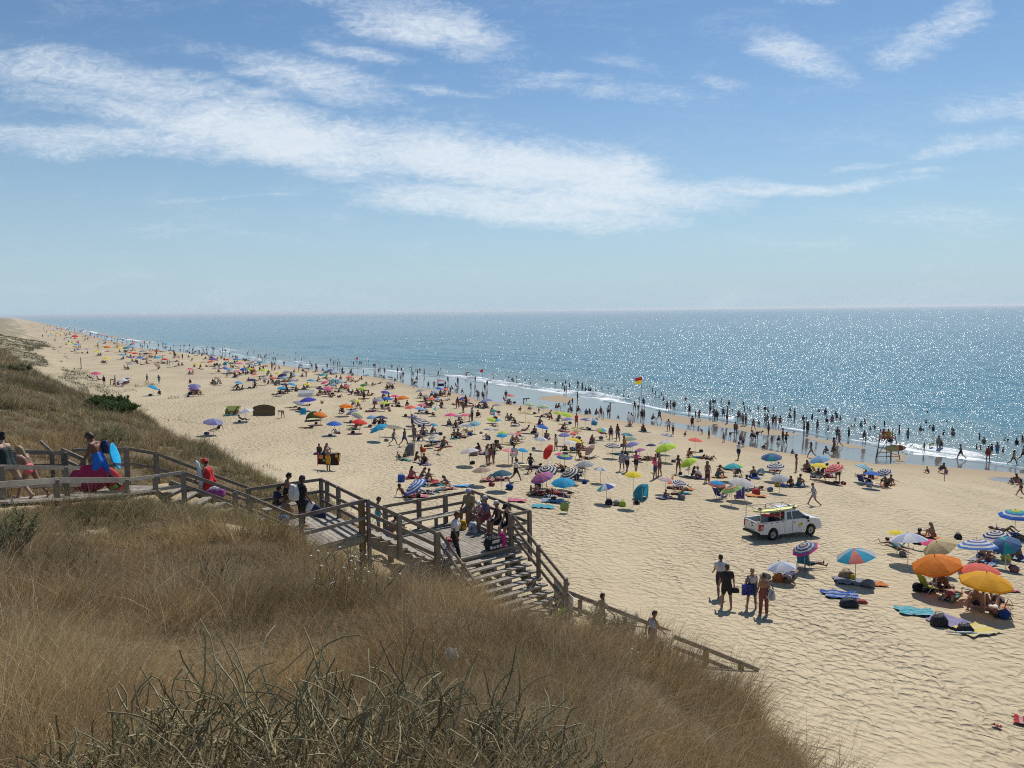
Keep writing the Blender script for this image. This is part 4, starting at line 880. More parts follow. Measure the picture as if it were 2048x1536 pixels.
    cap(J['headc']+hu*.035-hf*.012, J['headc']+hu*.02+hf*.01, .092, .090, 'head'); cap(J['headc']-hu*.04+hf*.02, J['headc']-hu*.075+hf*.045, .066, .045, 'head'); cap(J['headc']+hf*.095-hu*.01, J['headc']+hf*.108-hu*.03, .013, .016, 'head')
    cap(J['headc']+hu*.062-hf*.03, J['headc']+hu*.01-hf*.045, .092, .088, 'hair')
    if long_hair: cap(J['headc']-hf*.07, J['headc']-hf*.085-up*.28*long_hair, .07, .045, 'hair')
    if root is not None:
        M = np.array(Matrix.Rotation(R(root[1]), 3, root[0]))
        tr = lambda p: M@p
        J = {k: tr(v) for k, v in J.items()}; C = [(tr(a), tr(b), ra, rb, t) for a, b, ra, rb, t in C]
    zmin = min(min(a[2]-ra, b[2]-rb) for a, b, ra, rb, t in C); cen = J['pel'].copy() if root is not None or zmin > .2 else V3(0, 0, 0)
    sh_ = V3(-cen[0], -cen[1], -zmin)
    for k in J:
        if k not in ('hu', 'hf', 'up', 'fw', 'rt', 'fa0', 'fa1'): J[k] = J[k]+sh_
    C = [(a+sh_, b+sh_, ra, rb, t) for a, b, ra, rb, t in C]
    return J, C
_UNIT = None
def capsule_mesh(caps, seg=10):
    V, F = [], []; o = 0
    for a, b, ra, rb, *_ in caps:
        d = b-a; ln = np.linalg.norm(d); z = d/ln if ln > 1e-6 else V3(0, 0, 1); x = np.cross(z, V3(0, 0, 1) if abs(z[2]) < .9 else V3(1, 0, 0)); x /= np.linalg.norm(x); y = np.cross(z, x)
        rings = [(a-z*ra*math.cos(t), ra*math.sin(t)) for t in (.05, .55, 1.05, 1.55)]+[(b-z*rb*math.cos(t), rb*math.sin(t)) for t in (1.6, 2.1, 2.6, 3.09)]
        ph = np.linspace(0, 2*np.pi, seg, endpoint=False); cs, sn = np.cos(ph)[:, None], np.sin(ph)[:, None]
        for c, r in rings: V.append(c+(x*cs+y*sn)*r)
        n = len(rings)
        for i in range(n-1):
            for k in range(seg): F.append((o+i*seg+k, o+i*seg+(k+1) % seg, o+(i+1)*seg+(k+1) % seg, o+(i+1)*seg+k))
        F.append(tuple(o+k for k in range(seg-1, -1, -1))); F.append(tuple(o+(n-1)*seg+k for k in range(seg))); o += n*seg
    me = bpy.data.meshes.new('tmp'); me.from_pydata(np.concatenate(V).tolist(), [], F); return me
def fuse(caps, voxel=.03, smooth=3, name='person'):
    me = capsule_mesh(caps); o = bpy.data.objects.new('tmp', me); COL.objects.link(o)
    m = o.modifiers.new('r', 'REMESH'); m.mode = 'VOXEL'; m.voxel_size = voxel
    if smooth: s = o.modifiers.new('s', 'SMOOTH'); s.iterations = smooth; s.factor = .5
    dg = bpy.context.evaluated_depsgraph_get(); ev = o.evaluated_get(dg); out = bpy.data.meshes.new_from_object(ev); out.name = name
    bpy.data.objects.remove(o); bpy.data.meshes.remove(me); out.polygons.foreach_set('use_smooth', np.ones(len(out.polygons), bool)); return out
def classify(me, caps, slot):
    n = len(me.polygons); c = np.empty(n*3, np.float32); me.polygons.foreach_get('center', c); c = c.reshape(-1, 3).astype(float)
    best = np.full(n, 1e9); mi = np.zeros(n, np.int32)
    for a, b, ra, rb, t in caps:
        d = b-a; tt = np.clip(((c-a)@d)/(d@d+1e-9), 0, 1); s = np.linalg.norm(c-a-tt[:, None]*d, axis=1)-(ra+(rb-ra)*tt); k = s < best; best[k] = s[k]; mi[k] = slot.get(t, 0)
    me.polygons.foreach_set('material_index', mi)
POSES = {
 'S': dict(hip=(3, -3), knee=(2, 4), elb=(14, 18)), 'H': dict(hip=(2, -3), abd=(7, 7), shab=(42, 42), elb=(40, 40), inw=(.85, .85), sh=(-14, -14)), 'C': dict(sh=(28, 28), elb=(80, 80), inw=(.5, .5), abd=(5, 5), lean=3),
 'W': dict(hip=(26, -20), knee=(14, 24), sh=(-20, 24), elb=(18, 28), lean=5), 'V': dict(hip=(-16, 30), knee=(30, 12), sh=(26, -22), elb=(30, 16), lean=7, head=8),
 'B': dict(lean=82, hip=(-4, 6), knee=(8, 10), sh=(60, 70), elb=(15, 15), head=10), 'K': dict(lean=35, hip=(112, 95), knee=(135, 140), abd=(14, 14), sh=(40, 50), elb=(20, 30), toe=-10),
 'I': dict(lean=18, hip=(139, 134), knee=(122, 117), abd=(10, 10), sh=(70, 66), elb=(24, 30), head=5), 'J': dict(lean=-28, hip=(87, 92), knee=(6, 22), sh=(-38, -38), shab=(22, 22), elb=(4, 4), head=25), 'X': dict(lean=26, hip=(104, 106), knee=(166, 158), abd=(40, 40), sh=(42, 50), elb=(50, 44), head=15),
 'P': dict(root=('X', -90), hip=(0, 0), abd=(8, 6), knee=(4, 12), sh=(150, 150), shab=(45, 45), elb=(60, 60), inw=(.6, .6), toe=-60, head=-18), 'Q': dict(root=('X', 90), hip=(2, 2), abd=(7, 7), knee=(3, 5), shab=(24, 24), sh=(-6, -6), elb=(8, 8), toe=-15),
 'U': dict(root=('X', 90), hip=(58, 44), abd=(8, 8), knee=(100, 84), shab=(28, 28), sh=(0, 30), elb=(10, 60)), 'L': dict(lean=-48, side=22, hip=(86, 102), knee=(10, 88), sh=(-32, 10), shab=(25, 12), elb=(30, 40), head=38),
 'A': dict(sh=(70, 55), shab=(50, 60), elb=(20, 25), lean=8, hip=(6, -6)),
 'R': dict(hip=(18, -14), knee=(8, 18), sh=(85, 70), shab=(10, 14), elb=(25, 20), lean=4),
}
STY = {'m': dict(), 'f': dict(bust=1, hipw=1, fat=.93, long_hair=1), 'o': dict(bust=1, hipw=1, fat=1.0, long_hair=.5), 't': dict(), 'd': dict(bust=1, hipw=1, fat=1.05), 'b': dict(fat=1.18)}
SLOT = {'m': {'pelvis': 2, 'thigh_up': 2, 'hair': 3}, 'b': {'pelvis': 2, 'thigh_up': 2, 'hair': 3}, 'f': {'pelvis': 1, 'bust': 1, 'hair': 3}, 'o': {'pelvis': 1, 'bust': 1, 'belly': 1, 'chest': 1, 'hair': 3},
        't': {'chest': 1, 'belly': 1, 'shoulder': 1, 'arm_up': 1, 'pelvis': 2, 'thigh_up': 2, 'hair': 3}, 'd': {'chest': 1, 'belly': 1, 'shoulder': 1, 'arm_up': 1, 'pelvis': 1, 'thigh_up': 1, 'hair': 3, 'bust': 1}}
_crowd = {}
def crowd_mesh(pose, sty):
    k = pose+sty
    if k not in _crowd:
        kw = dict(POSES[pose]); kw.update(STY[sty]); J, C = figure(**kw); C2 = []
        for a, b, ra, rb, t in C:
            g = .014 if SLOT[sty].get(t) in (1, 2) and sty in 'mtdb' else 0.0; C2.append((a, b, ra+g, rb+g, t))
        me = fuse(C2, .031, 2); classify(me, C2, SLOT[sty])
        for m in (M_SKIN, M_TOP, M_BOT, M_HAIR): me.materials.append(m)
        _crowd[k] = me
    return _crowd[k]

# ------------------------------------------------------------------ near people: finer skin, fingers, separate clothes and hair
def flat(name, c, rough=.75, **k): return plain(name, c, rough, k.pop('var', .14), k.pop('scale', 9), **k)
SK = [plain('skin_tan_deep', (.17, .08, .05), .5, .12, 8), plain('skin_tan', (.28, .145, .095), .5, .12, 8), plain('skin_light', (.42, .255, .18), .5, .12, 8)]
HR = {'black': plain('black_hair', (.012, .009, .008), .55, .3, 40), 'brown': plain('brown_hair', (.045, .026, .015), .55, .3, 40), 'blond': plain('blond_hair', (.30, .21, .11), .55, .3, 40), 'auburn': plain('auburn_hair', (.09, .04, .02), .55, .3, 40), 'grey': plain('grey_hair', (.45, .42, .38), .6, .2, 40)}
M_EYE = plain('dark_lens', (.01, .01, .012), .2)
def hand_caps(J, i, s, curl):
    """palm and five fingers of different lengths, thumb off the side"""
    fa, wr = J['fa%d' % i], J['wr%d' % i]; pn = np.cross(fa, V3(0, 1, 0)) if abs(fa[1]) < .8 else np.cross(fa, V3(1, 0, 0)); pn = pn/np.linalg.norm(pn)*(-s); lat = np.cross(fa, pn); lat /= np.linalg.norm(lat)
    out = []
    for k, (o, ln) in enumerate(((-.027, .068), (-.009, .078), (.009, .074), (.026, .058))):
        p = wr+fa*.085+lat*o; d = fa
        for j in range(3):
            an = R(curl)*(.5+.5*j); d2 = d*math.cos(an)-pn*s*math.sin(an)*-1; d2 /= np.linalg.norm(d2); q = p+d2*ln*(.44, .32, .24)[j]; out.append((p, q, .0085-.0008*j, .0077-.0008*j, 'finger')); p, d = q, d2
    p = wr+fa*.03+lat*-.028; d = fa*.65-lat*.7; d /= np.linalg.norm(d); q = p+d*.036; out.append((p, q, .011, .009, 'finger')); d = fa*.9-lat*.25; out.append((q, q+d*.03, .009, .007, 'finger'))
    return out
def inflate(C, tags, g, extra=()):
    return [(a, b, ra+g, rb+g, t) for a, b, ra, rb, t in C if t in tags]+list(extra)
def lathe(prof, n=20, axis_up=(0, 0, 1), c=(0, 0, 0), fw=None, mb=None, mi=0):
    b = mb or MB(); up = Vector(axis_up).normalized(); x = up.orthogonal().normalized(); y = up.cross(x); o = len(b.v); c = Vector(c)
    for r, h in prof:
        for k in range(n): t = 2*math.pi*k/n; b.v.append(tuple(c+up*h+(x*math.cos(t)+y*math.sin(t))*r))
    for i in range(len(prof)-1):
        for k in range(n): b.f.append((o+i*n+k, o+i*n+(k+1) % n, o+(i+1)*n+(k+1) % n, o+(i+1)*n+k)); b.m.append(mi)
    return b
def hero(loc, deg, pose, label, clothes=(), hair=('short', 'brown'), skin=1, h=1.75, hat=None, glasses=False, curl=25, sty='m', group=None, z=None):
    kw = dict(POSES[pose]) if isinstance(pose, str) else dict(pose); kw.update({k: v for k, v in STY[sty].items() if k != 'long_hair'}); kw['fat'] = kw.get('fat', 1)*1.13; J, C = figure(**kw)
    body = [c for c in C if c[4] != 'hair']; hc, hu, hf = J['headc'], J['hu'], J['hf']; hs = np.cross(hf, hu)
    for s in (-1, 1): body += [(hc+hs*s*.088-hu*.005, hc+hs*s*.092-hu*.03-hf*.005, .016, .012, 'head'), (hc+hf*.075+hs*s*.03+hu*.028, hc+hf*.07+hs*s*.055+hu*.02, .016, .014, 'head')]
    body.append((hc+hf*.083-hu*.062+hs*.014, hc+hf*.083-hu*.062-hs*.014, .014, .014, 'head'))
    me = fuse(body, .0165, 3)
    fm = capsule_mesh(hand_caps(J, 0, -1, curl)+hand_caps(J, 1, 1, curl), 6); bm = bmesh.new(); bm.from_mesh(me); bm.from_mesh(fm); bm.to_mesh(me); bm.free(); bpy.data.meshes.remove(fm)
    me.polygons.foreach_set('use_smooth', np.ones(len(me.polygons), bool))
    o = link('person', me, SK[skin]); tag(o, label, 'person', group); o.location = tuple(loc); o.rotation_euler = (0, 0, -R(deg)); s = h/1.75; o.scale = (s, s, s)
    for item in clothes:
        kind, col = item[0], item[1]
        if kind == 'tee': caps = inflate(C, ('belly', 'chest', 'shoulder', 'bust', 'arm_up'), .024)+inflate(C, ('pelvis',), .012); nm = 'shirt'
        elif kind == 'tank': caps = inflate(C, ('belly', 'chest', 'bust'), .013)+inflate(C, ('pelvis',), .008); nm = 'tank_top'
        elif kind == 'shorts': caps = inflate(C, ('pelvis', 'thigh_up'), .024)+[(c[0], c[0]*.55+c[1]*.45, c[2]+.022, c[3]+.028, 't') for c in C if c[4] == 'thigh']; nm = 'shorts'
        elif kind == 'trousers': caps = inflate(C, ('pelvis', 'thigh_up', 'thigh'), .017)+[(c[0], c[1], c[2]+.02, c[3]+.024, 't') for c in C if c[4] == 'shank']; nm = 'trousers'
        elif kind == 'capri': caps = inflate(C, ('pelvis', 'thigh_up', 'thigh'), .015)+[(c[0], c[0]*.3+c[1]*.7, c[2]+.014, c[3]+.02, 't') for c in C if c[4] == 'shank']; nm = 'trousers'
        elif kind == 'bottom': caps = inflate(C, ('pelvis',), .009)+[(c[0], c[0]*.75+c[1]*.25, c[2]+.008, c[3]+.012, 't') for c in C if c[4] == 'thigh_up']; nm = 'swim_bottom'
        elif kind == 'suit': caps = inflate(C, ('pelvis', 'belly', 'bust'), .009)+[(c[0], c[0]*.6+c[1]*.4, c[2]+.009, c[3]+.012, 't') for c in C if c[4] == 'chest']; nm = 'swimsuit'
        elif kind == 'dress': caps = inflate(C, ('pelvis', 'belly', 'chest', 'bust'), .018)+inflate(C, ('thigh_up',), .035); nm = 'dress'
        elif kind == 'bikini': caps = inflate(C, ('bust',), .008)+[(J['chest']-J['fw']*.075-J['rt']*.12, J['chest']-J['fw']*.075+J['rt']*.12, .02, .02, 't')]; nm = 'bikini_top'
        g = fuse(caps, .0165, 2, nm); link(nm, g, col, o)
    st, hcol = hair
    if st and st != 'none':
        hcaps = [(hc+hu*.062-hf*.025, hc+hu*.0-hf*.05, .094, .083, 'h'), (hc+hu*.075+hf*.02, hc+hu*.06-hf*.02, .078, .085, 'h')]
        if st == 'long': hcaps += [(hc-hf*.065-hu*.02, hc-hf*.10-J['up']*.33, .075, .05, 'h'), (hc-hf*.04+hs*.06-hu*.04, hc-hf*.06+hs*.075-J['up']*.25, .045, .03, 'h'), (hc-hf*.04-hs*.06-hu*.04, hc-hf*.06-hs*.075-J['up']*.25, .045, .03, 'h')]
        if st == 'bun': hcaps += [(hc+hu*.07-hf*.115, hc+hu*.09-hf*.12, .042, .04, 'h')]
        if st == 'pony': hcaps += [(hc+hu*.10-hf*.09, hc-hf*.15-J['up']*.02, .04, .03, 'h'), (hc-hf*.15-J['up']*.02, hc-hf*.14-J['up']*.18, .032, .015, 'h')]
        if st == 'plaits': hcaps += [(hc+hs*q*.085-hu*.05, hc+hs*q*.11+hf*.03-J['up']*.30, .026, .014, 'h') for q in (-1, 1)]+[(hc+hu*.11-hf*.04, hc+hu*.12-hf*.05, .04, .04, 'h')]
        if st == 'curly': hcaps += [(hc+V3(*(rng.normal(0, .045, 3)))-hf*.03+hu*.04,)*2+(.062, .06, 'h') for _ in range(22)]
        link('hair', fuse(hcaps, .014, 1 if st == 'curly' else 2, 'hair'), HR[hcol], o)
    if hat:
        kind, col = hat; base = hc+hu*.045-hf*.008; b = MB()
        if kind == 'bucket': lathe([(.098, .0), (.102, .03), (.088, .10), (.05, .113), (.001, .115)], 20, hu, base, mb=b); lathe([(.10, .02), (.150, -.028), (.146, -.03), (.098, .012)], 20, hu, base, mb=b)
        else:
            lathe([(.104, .0), (.104, .03), (.092, .075), (.06, .103), (.001, .112)], 20, hu, base, mb=b); q = len(b.v); n = 10; up_, f_, s_ = Vector(hu), Vector(hf), Vector(hs); c_ = Vector(base)+up_*.012
            for k in range(n+1):
                t = math.pi*k/n; e = s_*math.cos(t); b.v += [tuple(c_+e*.10+f_*math.sin(t)*.10), tuple(c_+e*.092+f_*(.095+.09*math.sin(t))-up_*.02*math.sin(t))]
            b.f += [(q+2*k, q+2*k+1, q+2*k+3, q+2*k+2) for k in range(n)]; b.m += [0]*n
        b.build('hat', col, o, smooth=True)
    b = MB()
    if glasses:
        for q in (-1, 1): b.ball(hc+hf*.088+hs*q*.034+hu*.012, (.026, .02, .018), 8, 6)
        b.tube([hc+hf*.09+hs*.09+hu*.014-hf*.09, hc+hf*.10+hs*.03+hu*.016, hc+hf*.10-hs*.03+hu*.016, hc+hf*.09-hs*.09+hu*.014-hf*.09], .004, 5); b.build('sunglasses', M_EYE, o)
    else:
        for q in (-1, 1):
            b = MB(); b.ball(hc+hf*.083+hs*q*.033+hu*.012, (.012, .01, .008), 8, 6); b.build('eye', M_EYE, o)
    Rz = Matrix.Rotation(-R(deg), 3, 'Z'); W = lambda p: Vector(loc)+Rz@(Vector(p)*s)
    return o, J, W
# ------------------------------------------------------------------ the people on the boardwalk and the walkers on the sand
def on_deck(px, py, z): return at_z(px, py, z)
C_ = lambda n, c, **k: flat(n, c, **k)
K_BLACK = C_('black_cloth', (.015, .015, .017)); K_WHITE = C_('white_cloth', (.80, .79, .81), translucent=.35); K_RED = C_('red_cloth', (.62, .025, .03), translucent=.1); K_BLUE = C_('blue_cloth', (.02, .16, .62)); K_NAVY = C_('navy_cloth', (.02, .03, .09)); K_PINK = C_('coral_pink_cloth', (.85, .16, .17)); K_KHAKI = C_('khaki_cloth', (.30, .235, .13)); K_TEAL = C_('teal_print_cloth', (.06, .35, .45), var=.5, scale=25); K_DENIM = C_('denim_cloth', (.035, .06, .12)); K_RUST = C_('rust_cloth', (.20, .06, .05)); K_LBLUE = C_('pale_blue_cloth', (.30, .42, .62)); K_CREAM = C_('cream_canvas', (.70, .68, .62)); K_DGREEN = C_('dark_green_cloth', (.02, .035, .03)); K_STRIPE = None
def ring_mat(name, c1, c2, scale, axis=2, rough=.7, trans=0.0):
    if name in _mats: return _mats[name]
    m, nt, p = new_mat(name); s = N(nt, 'ShaderNodeSeparateXYZ'); L(nt, POS(nt, True), s.inputs[0]); f = MA(nt, 'FRACT', MA(nt, 'MULTIPLY', s.outputs[axis], scale))
    L(nt, MIXC(nt, MA(nt, 'GREATER_THAN', f, .5), c1, c2), p.inputs['Base Color']); p.inputs['Roughness'].default_value = rough; _mats[name] = m; return m
K_STRIPE = ring_mat('red_striped_cloth', (.6, .6, .6), (.5, .06, .08), 16)
def board(name, pts_len, wid, thick, mat, label, cat, nose=.5, loc=(0, 0, 0), rot=None, stripe=None, group=None):
    """a bodyboard or surfboard: rounded outline lofted to a lens section"""
    b = MB(); n = 18; o = []
    for k in range(n+1):
        t = k/n; y = (t-.5)*pts_len; w = wid/2*(1-abs(2*t-1)**(2.2 if t < .5 else 1/(nose+.15)*1.3))**.62 if 0 < t < 1 else .002; rock = .05*pts_len*(abs(2*t-1)**3)*.6; o.append(len(b.v))
        for a, zz in ((-1, 0), (-.7, .5), (0, .6), (.7, .5), (1, 0), (.7, -.5), (0, -.55), (-.7, -.5)): b.v.append((a*w, y, zz*thick+rock))
    for k in range(n):
        for j in range(8):
            b.f.append((o[k]+j, o[k]+(j+1) % 8, o[k+1]+(j+1) % 8, o[k+1]+j)); b.m.append(1 if stripe and abs(k/n-stripe) < .06 else 0)
    me = b.mesh(name, True); ob = link(name, me, mat); tag(ob, label, cat, group); ob.location = tuple(loc)
    if rot is not None: ob.rotation_euler = rot
    return ob
def sack(name, label, cat, loc, sz, mat, lump=.18, handle=None, seed=1, group=None, rz=0.0, squash=.35):
    """a soft bag: bulging sides, flat base, optional handles"""
    rr = random.Random(seed); b = MB(); nu, nv = 14, 8; o = 0
    for i in range(nv+1):
        f = i/nv; w = (.86+.22*math.sin(math.pi*f*.9))*(1-squash*f*f)
        for k in range(nu):
            t = 2*math.pi*k/nu; c, s_ = math.cos(t), math.sin(t); e = .55; x = abs(c)**e*math.copysign(1, c); y = abs(s_)**e*math.copysign(1, s_)
            b.v.append((x*sz[0]/2*w*(1+rr.uniform(-lump, lump)*.4), y*sz[1]/2*w*(1+rr.uniform(-lump, lump)*.4), f*sz[2]*(1+rr.uniform(-lump, lump)*.3*(f > .8))))
    for i in range(nv):
        for k in range(nu): b.f.append((i*nu+k, i*nu+(k+1) % nu, (i+1)*nu+(k+1) % nu, (i+1)*nu+k)); b.m.append(0)
    b.f.append(tuple(range(nu-1, -1, -1))); b.f.append(tuple(nv*nu+k for k in range(nu))); b.m += [0, 0]
    ob = b.build(name, mat, smooth=True); tag(ob, label, cat, group); ob.location = tuple(loc); ob.rotation_euler = (0, 0, rz)
    if handle:
        for s in (-1, 1):
            h = MB(); h.tube([(-sz[0]*.22, s*sz[1]*.2, sz[2]*.93), (-sz[0]*.16, s*sz[1]*.2, sz[2]*1.28), (sz[0]*.16, s*sz[1]*.2, sz[2]*1.28), (sz[0]*.22, s*sz[1]*.2, sz[2]*.93)], .012, 6); h.build('strap', handle, ob)
    return ob
def text_obj(body, size, mat, loc, rot, parent, name='lettering', extrude=.002, sx=1.0):
    cu = bpy.data.curves.new('t', 'FONT'); cu.body = body; cu.size = size; cu.extrude = extrude; cu.align_x = 'CENTER'; cu.align_y = 'CENTER'; t = bpy.data.objects.new('t', cu); COL.objects.link(t)
    dg = bpy.context.evaluated_depsgraph_get(); me = bpy.data.meshes.new_from_object(t.evaluated_get(dg)); bpy.data.objects.remove(t); o = link(name, me, mat, parent); o.location = loc; o.rotation_euler = rot; o.scale = (sx, 1, 1); return o
def boardwalk_people():
    lw = lambda t: WALK[1]*(1-t)+WALK[2]*t
    climb = dict(hip=(34, -26), knee=(20, 12), lean=13, head=4, sh=(20, 30), elb=(20, 25))
    hero(at_depth(22, 1003, 18.8), 278, climb, 'woman in open backed dark green swimsuit walking off at the left edge of walkway', [('suit', K_DGREEN)], ('bun', 'black'), 2, 1.80, sty='o')
    hero(at_depth(64, 998, 19.6), 280, dict(climb, lean=24, head=15), 'girl with long blond hair and coral bikini bottom leaning forward on the walkway', [('bottom', K_PINK)], ('long', 'blond'), 1, 1.5, sty='f')
    g = at_depth(203, 987, 22.2)
    o, J, W = hero(g, 275, dict(hip=(14, -22), knee=(16, 22), lean=14, head=26, sh=(30, 34), shab=(12, 12), elb=(20, 24)), 'bare chested man in blue shorts looking down and carrying boards on walkway', [('shorts', K_BLUE)], ('short', 'brown'), 0, 1.86)
    cb = board('bodyboard', .86, .40, .035, [flat('cyan_board', (.015, .42, .75), .35), K_NAVY], 'bright cyan bodyboard slung on the back of man in blue shorts', 'bodyboard', .5, at_depth(230, 912, 22.5), (R(62), R(15), R(72)), .12)
    sack('backpack', 'dark blue bag on the back of man carrying boards', 'backpack', at_depth(211, 905, 22.4), (.24, .2, .36), K_NAVY, seed=3)
    b = MB(); b.ball((0, 0, 0), (.54, .10, .40), 26, 14); ob = b.build('pink_swim_disc', flat('magenta_vinyl', (.42, .015, .075), .35), smooth=True); tag(ob, 'large dark pink oval float held against railing by man in blue shorts', 'float'); ob.location = tuple(at_depth(178, 957, 22.0)); ob.rotation_euler = (R(-8), 0, R(12))
    bb = board('bodyboard', 1.0, .52, .04, [flat('red_board', (.38, .02, .02), .4), flat('green_print', (.20, .32, .05), .4)], 'red bodyboard with green print leaning by the walkway rail beside man', 'bodyboard', .5, at_depth(227, 962, 22.6), (R(68), R(-22), R(55)), .3)
    g = at_depth(424, 1012, 26.2)
    hero(g, 285, dict(hip=(30, -12), knee=(34, 14), lean=16, head=6, sh=(38, 6), elb=(35, 12)), 'woman in red swimsuit and red bucket hat climbing the upper stairs', [('dress', K_RED)], ('short', 'brown'), 1, 1.66, hat=('bucket', K_RED), glasses=True, sty='o')
    b = MB(); b.tube([(0, 0, 0), (.03, 0, .35), (0, .02, .7), (-.05, 0, 1.0), (-.12, 0, 1.08)], [.06, .075, .07, .06, .05], 10); ob = b.build('clear_tube', plain('clear_vinyl', (.62, .70, .76), .2, translucent=.3), smooth=True); tag(ob, 'tall clear plastic float tube carried by woman in red hat', 'float'); ob.location = tuple(at_depth(401, 984, 26.0))
    s = sack('beach_basket', 'purple striped basket full of white things beside woman in red', 'basket', at_depth(432, 997, 25.6), (.55, .3, .32), flat('purple_straw', (.30, .05, .25), var=.4, scale=30), squash=-.1, seed=5)
    b = MB(); b.tube([(-.2, 0, .33), (-.05, .04, .37), (.08, -.03, .35), (.2, .02, .34)], [.04, .06, .055, .04], 8); b.build('contents', K_WHITE, s)
    # upper landing
    seat = 9.3
    hero(on_deck(566, 1040, seat), 30, dict(POSES['I'], lean=24, sh=(35, 30)), 'boy with curly hair sitting with bare back to us on upper landing', [('bottom', K_NAVY)], ('curly', 'auburn'), 1, 1.45)
    hero(on_deck(553, 1030, seat), 40, dict(lean=10, hip=(80, 84), knee=(80, 84), sh=(20, 20), elb=(40, 40), head=20), 'child in dark cap sitting behind curly haired boy on landing', [('tee', K_NAVY), ('shorts', K_BLACK)], ('short', 'black'), 1, 1.3, hat=('cap', K_NAVY))
    hero(on_deck(575, 1030, seat), 60, dict(hip=(2, 2), lean=5, sh=(20, 20), elb=(30, 30), head=18), 'bare shouldered boy in black bucket hat standing on upper landing', [('shorts', K_BLACK)], ('short', 'black'), 1, 1.5, hat=('bucket', K_BLACK))
    g = on_deck(605, 1052, seat)
    hero(g, 48, dict(hip=(2, -2), sh=(16, 12), elb=(22, 20), lean=2, head=10), 'woman in black with purple cap and cream rucksack standing on upper landing', [('tee', K_BLACK), ('capri', K_BLACK)], ('short', 'brown'), 0, 1.70, hat=('cap', C_('plum_cloth', (.05, .025, .06))), sty='o')
    sack('rucksack', 'cream canvas rucksack on the back of woman in black', 'rucksack', g+V3(-.20, -.17, .95), (.40, .26, .52), K_CREAM, seed=8, rz=R(-40))
    board('bodyboard', 1.35, .42, .03, [K_NAVY, K_WHITE], 'navy bodyboard with white edge held by woman in black', 'bodyboard', .5, g+V3(.28, .05, .62), (R(62), R(-60), R(15)), .5)
    sack('blue_bag', 'dark blue bag beside the curly haired boy on landing', 'bag', on_deck(566, 1047, seat), (.42, .3, .3), flat('blue_print', (.06, .12, .28), var=.6, scale=14), seed=9)
    # middle stairs
    zs = 8.75; hero(on_deck(757, 1066, zs), 70, dict(hip=(6, -4), sh=(8, 10), elb=(20, 20), head=20), 'small boy in turquoise shorts standing on middle stairs behind the rail', [('shorts', K_TEAL)], ('short', 'brown'), 1, 1.28)
    hero(on_deck(776, 1078, 8.5), 75, dict(POSES['I'], lean=25, head=24), 'dark haired girl in blue bikini bottom sitting on middle stairs', [('bottom', K_BLUE)], ('short', 'black'), 1, 1.6, sty='f')
    # lower platform
    g = on_deck(911, 1120, 8.1)
    hero(g, 112, dict(hip=(-14, 20), knee=(18, 6), sh=(-8, 14), elb=(8, 20), lean=4, head=16), 'woman in white tee shirt and black cropped trousers striding across platform', [('tee', K_WHITE), ('capri', K_BLACK)], ('short', 'auburn'), 0, 1.68, glasses=True, sty='o')
    s = empty('shopping_bag', on_deck(898, 1118, 8.1)+V3(0, -.05, .12)); tag(s, 'white shopping bag with blue letters carried by woman in white tee shirt', 'shopping bag'); s.rotation_euler = (0, 0, R(8))
    b = MB(); b.hexa([(-.2, -.09, 0), (.2, -.09, 0), (.2, .09, 0), (-.2, .09, 0), (-.23, -.07, .50), (.23, -.07, .50), (.23, .07, .50), (-.23, .07, .50)]); b.build('bag_body', K_WHITE, s, bevel=.02)
    text_obj('AC', .30, flat('blue_print_ink', (.01, .02, .22)), (.05, -.093, .27), (R(88), 0, 0), s)
    b = MB(); b.hexa([(-.16, -.091, .06), (-.11, -.091, .06), (-.11, -.088, .06), (-.16, -.088, .06), (-.22, -.083, .44), (-.17, -.083, .44), (-.17, -.08, .44), (-.22, -.08, .44)]); b.build('print_stripe', flat('pale_blue_ink', (.2, .4, .6)), s)
    for q in (-1, 1): b = MB(); b.tube([(-.09, q*.05, .49), (-.06, q*.03, .66), (.06, q*.03, .66), (.09, q*.05, .49)], .014, 6); b.build('handle', K_RED, s)
    b = MB(); b.ball((0, 0, .5), (.14, .06, .09), 10, 6); b.build('contents', K_RED, s, smooth=True)
    bench = lambda px, py: on_deck(px, py, 8.1)
    sit = dict(lean=6, hip=(86, 82), knee=(82, 86), abd=(9, 9), sh=(24, 22), elb=(38, 42), inw=(.25, .25))
    inw = (E_RL-E_Q); inw = inw/np.linalg.norm(inw); dg = math.degrees(math.atan2(inw[0], inw[1])) % 360
    def seated(f, *a, **k):
        p = E_Q*(1-f)+E_R*f+inw*.45; p = V3(p[0], p[1], 8.1); return hero(p, *a, **k)
    seated(.14, dg-25, dict(sit, head=6), 'man in khaki shirt and patterned cap sitting at rear corner of platform bench', [('tee', K_KHAKI), ('shorts', K_KHAKI)], ('short', 'grey'), 1, 1.74, hat=('cap', C_('white_print_cap', (.5, .5, .58), var=.6, scale=18)), sty='b')
    seated(.33, dg-20, dict(sit, head=20), 'child in red striped top and white sun hat sitting on platform bench', [('tee', K_STRIPE), ('shorts', C_('red_shorts', (.35, .03, .05)))], ('short', 'brown'), 1, 1.30, hat=('bucket', C_('white_hat', (.75, .75, .76))))
    seated(.46, dg+8, dict(sit, head=8), 'person in blue and white top and grey cap on platform bench', [('tank', C_('blue_white_top', (.06, .10, .34), var=.8, scale=12)), ('shorts', C_('wine_shorts', (.25, .05, .08)))], ('short', 'brown'), 1, 1.68, hat=('cap', C_('grey_cap', (.4, .4, .4))))
